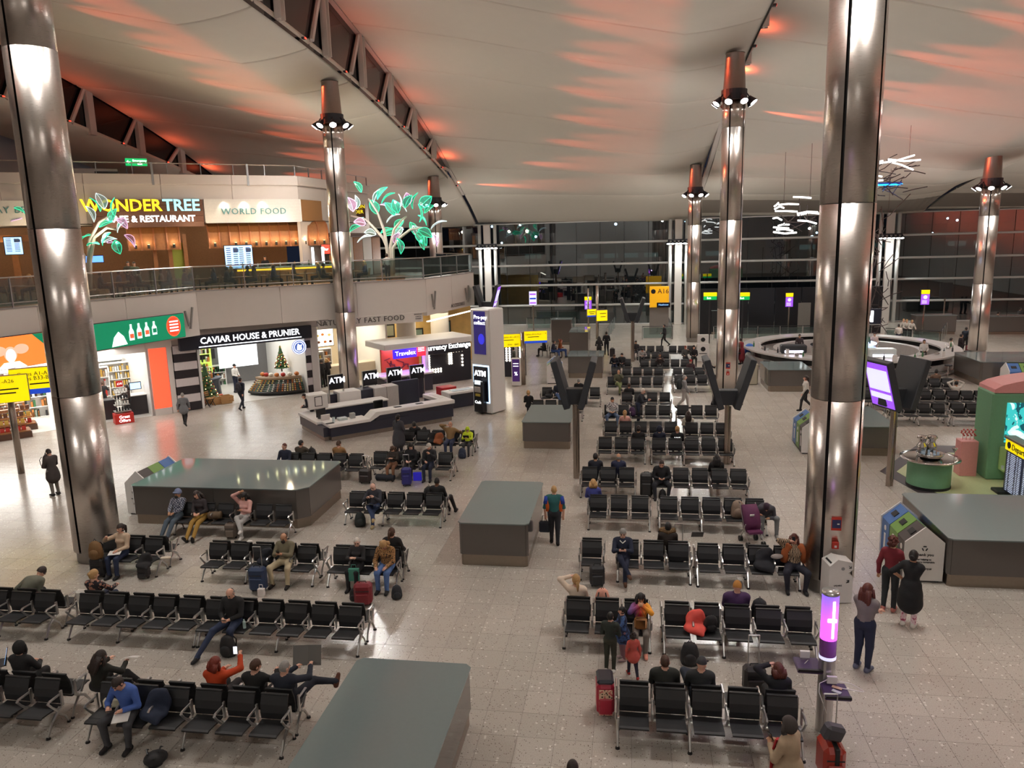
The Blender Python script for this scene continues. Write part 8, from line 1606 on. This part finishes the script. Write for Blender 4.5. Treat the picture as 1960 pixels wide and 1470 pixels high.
def duffel(p, c, label, rz=0., L=.5, r_=.13): r = T('holdall', label, 'bag', p, rz); m = MB(); m.smooth = True; m.tube([(-L/2, 0, r_), (-L/2+.03, 0, r_), (L/2-.03, 0, r_), (L/2, 0, r_)], [r_*.7, r_, r_, r_*.7], 12, flat=.9); part('body', m, mat('bag_%d_%d_%d' % tuple(c), c, .7, var=.15, bump=.3), r); part('handles', MB().tube([(-.12, 0, 2*r_*.92), (-.06, 0, 2*r_+.1), (.06, 0, 2*r_+.1), (.12, 0, 2*r_*.92)], .012, 5), BLACK, r); return r
def coat(p, c, label, rz=0., s=1.):
    r = T('coat', label, 'coat', p, rz); pr = [('e', A_(0, -.12, .09), A_(.22, .17, .09), np.eye(3), 1), ('e', A_(.02, .02, .22), A_(.2, .08, .2), np.eye(3), 1), ('c', A_(-.15, -.1, .1), A_(.12, -.26, .04), .06, .05, 1), ('c', A_(.1, .02, .36), A_(-.1, -.04, .2), .06, .07, 1)]
    V, Q = surface(pr, .025, .05); m = MB(); m.smooth = True; m.add((V*s).tolist(), Q.tolist()); part('cloth', m, cloth(c), r); return r
SH = .445
suitcase(at(496, 1132), .42, .26, .6, (42, 60, 92), 'blue cabin suitcase beside the bearded man', .05, .55); suitcase(at(697, 1158), .42, .28, .52, (130, 36, 46), 'burgundy soft suitcase in front of the leopard blouse', .15); m = MB(); m.box((0, 0, .07), (.16, .1, .2), ch=.005); m.tube([(-.05, 0, .17), (-.04, 0, .27), (.04, 0, .27), (.05, 0, .17)], .008, 5); thing('gift_bag', m, mat('giftbag_white', (232, 224, 220), .5), 'small white gift bag with handle in front of the blue suitcase', 'bag', at(501, 1141)+Vector((0, 0, .03)))
m = MB(); m.box((0, 0, .2), (.26, .09, .32), ch=.008); m.tube([(-.06, 0, .36), (-.05, 0, .46), (.05, 0, .46), (.06, 0, .36)], .007, 5); thing('green_bag', m, mat('teal_bag', (72, 140, 122), .5), 'teal carrier bag held by the white-haired person', 'bag', Vector((xat(679, 16.85, .45), 16.8, .24)), .1); backpack(at(679, 1150), BLK, 'black bag below the teal carrier bag', 0, .7); backpack(at(760, 1146), (40, 42, 48), 'dark backpack with handles by the bench end behind the burgundy case', .4, .75)
backpack(at(438, 1255), BLK, 'black backpack between the feet of the bald man in black jacket', 0, 1.0); m = MB(); m.lathe([(0, 0), (.034, 0), (.034, .14), (.014, .18), (.014, .2), (0, .2)], 10); thing('water_bottle', m, mat('bottle_clear', (190, 214, 210), .08), 'clear water bottle on the seat beside the bald man in black jacket', 'bottle', Vector((xat(467, 14.0, .5), 14.02, SH)))
coat(Vector((xat(303, 11.0, .6), 11.0, SH)), (34, 42, 62), 'navy coat thrown over the seat beside the man in blue shirt', 0, 1.15); backpack(at(300, 1448), BLK, 'black backpack lying on the floor below the navy coat', .5, 1.05, 1.1); 
coat(Vector((xat(512, 17.3, .6), 17.25, SH)), (32, 34, 42), 'dark coat over the seat beside the bearded man', 0, .95); q = at(190, 1105); backpack(Vector((q.x, q.y, .52)), (120, 88, 52), 'tan rucksack standing on a black suitcase by the left column', .2, 1.05); suitcase(q, .36, .24, .5, BLK, 'black suitcase under the tan rucksack by the left column', .1)
coat(Vector((xat(283, 17.15, .35), 17.05, .3)), BLK, 'black coat hanging over a small suitcase in front of the bench end', .2, .9); suitcase(Vector((xat(282, 17.15, .2), 17.0, 0)), .3, .22, .28, (40, 38, 40), 'small black suitcase under the hanging black coat'); thing('sandwich_wrap', MB().box((0, 0, .03), (.26, .09, .05), ch=.015), mat('wrap_white', (220, 206, 186), .5), 'wrapped sandwich on the seat at the right of the short bench', 'food', Vector((xat(315, 17.2, .47), 17.25, SH+.0)), .2)
thing('cream_bag', MB().box((0, 0, .16), (.3, .14, .32), ch=.05), mat('bag_white', (224, 216, 206), .6), 'white bag on the seat at the left end of the empty bench', 'bag', Vector((-12.5, 14.75, SH)), .2)
suitcase(at(444, 1030), .34, .22, .42, (112, 100, 90), 'grey hard suitcase at the feet of the person in pink', .1, 0, False); duffel(Vector((xat(412, 20.1, .5), 20.1, SH)), (96, 76, 54), 'brown and black bags on the seat beside the person in pink', .2, .4); thing('tissue', MB().ball((0, 0, .03), (.09, .05, .03), 7, 5), WHITE, 'crumpled white tissue on the seat back in front of the bearded man', 'tissue', Vector((xat(480, 17.55, .9), 17.5, .88)))
backpack(at(690, 1008), (36, 42, 42), 'dark green backpack under the newspaper reader', .3, .95, -.2); suitcase(at(700, 925), .42, .3, .5, (48, 40, 40), 'black suitcase in front of the bench behind the big plinth', 0, .5); duffel(at(738, 920), (34, 38, 48), 'dark holdall on the floor beside the black suitcase', 0, .7); suitcase(at(779, 930), .34, .24, .62, (44, 44, 120), 'indigo suitcase with raised handle by the woman in black', .1, .5); thing('blue_carrier', MB().box((0, 0, .16), (.3, .1, .3), ch=.01), glow('blue_carrier', (56, 50, 220), .25), 'bright blue carrier bag between the two seated people', 'bag', at(795, 925)+Vector((0, .3, 0)), .2); backpack(Vector((xat(822, 22.05, .9), 22.0, SH)), BLK, 'large black backpack on the seat beside the person in tracksuit', PI, 1.15); backpack(Vector((xat(598, 26.1, .9), 26.05, SH)), BLK, 'black rucksack on the seat beside the person in olive jacket', PI-.4, 1.2); coat(Vector((xat(840, 29.0, .6), 28.98, SH)), (150, 86, 52), 'rust jacket on the seat beside the bald man in brown jumper'); coat(Vector((xat(826, 29.0, .6), 29.02, SH)), BLK, 'black coat on the seat left of the rust jacket', .3); backpack(at(885, 877), (40, 48, 70), 'blue rucksack at the feet of the boy in yellow', 0, .9)
thing('handbag', MB().box((0, 0, .12), (.3, .12, .24), ch=.03), mat('bag_34_33_35', BLK, .7), 'black handbag on the seat back beside the person with ponytail', 'bag', Vector((xat(727, 17.8, .7), 17.75, SH)), .1)
# middle block
d0 = Vector((at(1047, 1030).x, at(1062, 1041).y, 0)); m = MB(); m.box((0, 0, 0), (.3, .14, .32), ch=.03); m.tube([(-.07, 0, .15), (-.05, 0, .32), (.05, 0, .32), (.07, 0, .15)], .01, 5); thing('tote_bag', m, mat('tote_navy', (30, 36, 48), .6), 'black bag carried by the person in teal body warmer', 'bag', d0+Vector((-.02, .02, .5)))
r = suitcase(at(1158, 1362), .32, .46, .62, (176, 30, 58), 'pink patterned suitcase with a black top at the left of the nearest middle bench', .1, 0, False); part('patterned_panel', MB().box((0, -.235, .33), (.24, .02, .5), ch=.008), ramp_mat('pink_pattern', 'Voronoi', 20., ((0., (70, 40, 40)), (.35, (226, 190, 160)), (.7, (196, 90, 90))), .4), r); part('black_lid', MB().box((0, 0, .69), (.3, .42, .1), ch=.04), mat('lid_navy', (30, 32, 44), .3), r)
r = suitcase(Vector((3.12, 11.25, 0)), .34, .5, .62, (164, 50, 36), 'rust red hard suitcase at the foot of the charging pole', .05, .75, False); part('luggage_strap', MB().box((.02, -.0, .36), (.07, .53, .66), ch=.01), BLACK, r); m = MB(); m.box((0, 0, 0), (.34, .2, .26), ch=.05); thing('grey_bag', m, mat('bag_grey', (72, 70, 76), .5), 'grey shoulder bag sitting tilted on the rust red suitcase', 'bag', (3.12, 11.2, .85), .3).rotation_euler = (.1, .35, .3)
coat(Vector((xat(1330, 14.9, .6), 14.92, SH)), (232, 90, 80), 'coral jacket with pale lining draped over the second seat', 0, 1.05); backpack(Vector((xat(1358, 14.95, .6), 14.92, SH)), BLK, 'black bag beside the coral jacket on the seat', .2, .85, .3); backpack(at(1320, 1272), BLK, 'black backpack standing on the floor below the coral jacket', 0, 1.05); backpack(Vector((xat(1153, 15.5, .9), 15.52, SH+.12)), (226, 160, 140), 'pink backpack seen over the back of the short bench', PI, .9, 0, 'pink_backpack'); backpack(Vector((xat(1454, 15.5, .9), 15.5, SH)), (46, 46, 50), 'dark backpack beside the person in purple coat', PI, 1.); suitcase(at(1143, 1122), .36, .24, .5, (36, 36, 40), 'black cabin suitcase left of the man in navy jumper', .15)
coat(Vector((xat(1462, 18.1, .6), 18.12, SH)), (34, 34, 40), 'black coats piled on the seat beside the woman in rust cardigan', 0, 1.2); m = MB(); m.lathe([(0, 0), (.03, 0), (.042, .12), (0, .12)], 10); thing('paper_cup', m, WHITE, 'white paper cup beside the woman in rust cardigan', 'cup', Vector((xat(1487, 17.85, .5), 17.9, SH))); thing('scarf', MB().ball((0, 0, .06), (.16, .09, .06), 10, 6), cloth((150, 140, 136)), 'pale grey scarf on the coats beside the woman in rust cardigan', 'scarf', Vector((xat(1487, 18., .65), 18.02, SH+.28)), .3)
thing('magazine', MB().box((0, 0, 0), (.3, .01, .22), rx=.6), PAPER, 'open magazine seen over the bench back in the third middle row', 'magazine', Vector((xat(1335, 18.85, .95), 18.85, .95)), .1); suitcase(Vector((xat(1298, 19.2, .3), 19.2, 0)), .34, .22, .5, (60, 46, 52), 'suitcase with raised handle behind the third middle row', PI, .6); suitcase(at(1442, 1325), .4, .26, .5, (48, 46, 48), 'black suitcase in front of the short-haired woman', .1, .62); suitcase(Vector((xat(1237, 24.35, .5), 24.3, 0)), .4, .3, .78, BLK, 'large black suitcase at the right end of the short fifth row bench'); backpack(Vector((xat(1412, 21.5, .6), 21.5, SH)), (142, 122, 106), 'beige backpack on the seat beside the pushchair', 0, 1.1); backpack(at(1268, 955), BLK, 'black bag between the feet of the man in black', 0, .7); coat(Vector((xat(1370, 34.5, .9), 34.6, SH+.2)), (34, 36, 46), 'dark coat heaped on a seat by the middle twin display', PI); coat(Vector((xat(1012+40, 38.1, .6), 38., SH)), BLK, 'black and white coats on the seat behind the low plinth'); backpack(Vector((xat(1210, 33.95, .6), 33.92, SH)), (70, 44, 80), 'purple bag beside the man in checked shirt', 0, .9)
p = at(1172, 684); suitcase(p, .36, .26, .6, (40, 36, 38), 'black suitcase pulled by the walking pair in the aisle', PI, .4); backpack(Vector((at(107, 948).x-.18, at(107, 948).y+.02, 1.0)), (58, 48, 52), 'dark rucksack on the back of the person by the left column', PI/2+.2, 1.05); backpack(Vector((at(464, 784).x, at(464, 784).y-.2, 1.02)), (44, 46, 54), 'dark rucksack worn by the person walking to the caviar bar', -.1, .95); backpack(Vector((at(1308, 783).x-.22, at(1308, 783).y, 1.0)), (36, 42, 46), 'dark rucksack worn by the grey-haired walker', PI/2+.1, 1.1); 
suitcase(at(1858, 676)+Vector((0, 0, 0)), .6, .4, .5, (110, 34, 44), 'red suitcase at the foot of the far right column', .2); thing('blue_jacket', MB().box((0, 0, 0), (.1, .1, .1)), cloth((64, 110, 190)), 'blue jacket over a bar stool beside the maroon coat', 'jacket', (0, 0, 0)); o = bpy.data.objects['blue_jacket']; V, Q = surface([('e', A_(0, 0, .1), A_(.3, .26, .3), np.eye(3), 1), ('c', A_(-.2, 0, 0), A_(-.35, -.1, -.25), .14, .08, 1), ('c', A_(.15, 0, 0), A_(.3, 0, -.2), .12, .08, 1)], .04, .06); m = MB(); m.smooth = True; m.add(V.tolist(), Q.tolist()); o.data = m.mesh('blue_jacket', cloth((64, 110, 190))); o.location = Vector((xat(1434, 51.5, .8), 51.4, .85))
# pushchair
pc = at(1438, 1040); r = T('pushchair', 'purple pushchair with silver frame beside the bending person', 'pushchair', pc, .25)
m = MB(); m.smooth = True; m.ext([(-.1, .42), (.1, .4), (.22, .62), (.3, 1.02), (.22, 1.06), (-.02, .9), (-.12, .6)], 'x', -.2, .2); part('hood_and_seat', m, mat('pram_purple', (92, 34, 74), .7, bump=.3), r); m = MB(); m.ext([(-.3, .38), (.1, .36), (.1, .44), (-.3, .44)], 'x', -.19, .19); part('seat_base', m, mat('pram_purple'), r); part('logo_patch', MB().box((-.03, -.06, .84), (.12, .02, .05), rx=.3), WHITE, r)
for x in (-.22, .22):
    part('frame_tube', MB().tube([(x, .34, 1.06), (x, .05, .55), (x, -.3, .12)], .014, 6), STEEL, r); part('frame_tube', MB().tube([(x, -.1, .6), (x, .22, .12)], .014, 6), STEEL, r)
    for y in (-.3, .22): 
        for dx in (-.03, .03): m = MB(); m.tube([(x+dx-.012, y, .08), (x+dx+.012, y, .08)], .08, 12); part('wheel', m, BLACK, r)
part('handle', MB().tube([(-.22, .34, 1.06), (-.22, .4, 1.08)], .018, 6), BLACK, r); part('cross_bar', MB().tube([(-.22, 0, .4), (.22, .1, .3)], .012, 6), STEEL, r)
# ================================================================ lettering curves become meshes
bpy.context.view_layer.update(); dg = bpy.context.evaluated_depsgraph_get()
_new = []
for o in TEXTS:
    me = bpy.data.meshes.new_from_object(o.evaluated_get(dg)); _new.append((o, me))
for o, me in _new:
    n, p, mw, cu = o.name, o.parent, o.matrix_local.copy(), o.data
    bpy.data.objects.remove(o); bpy.data.curves.remove(cu)
    q = link(n, me, p); q.matrix_local = mw
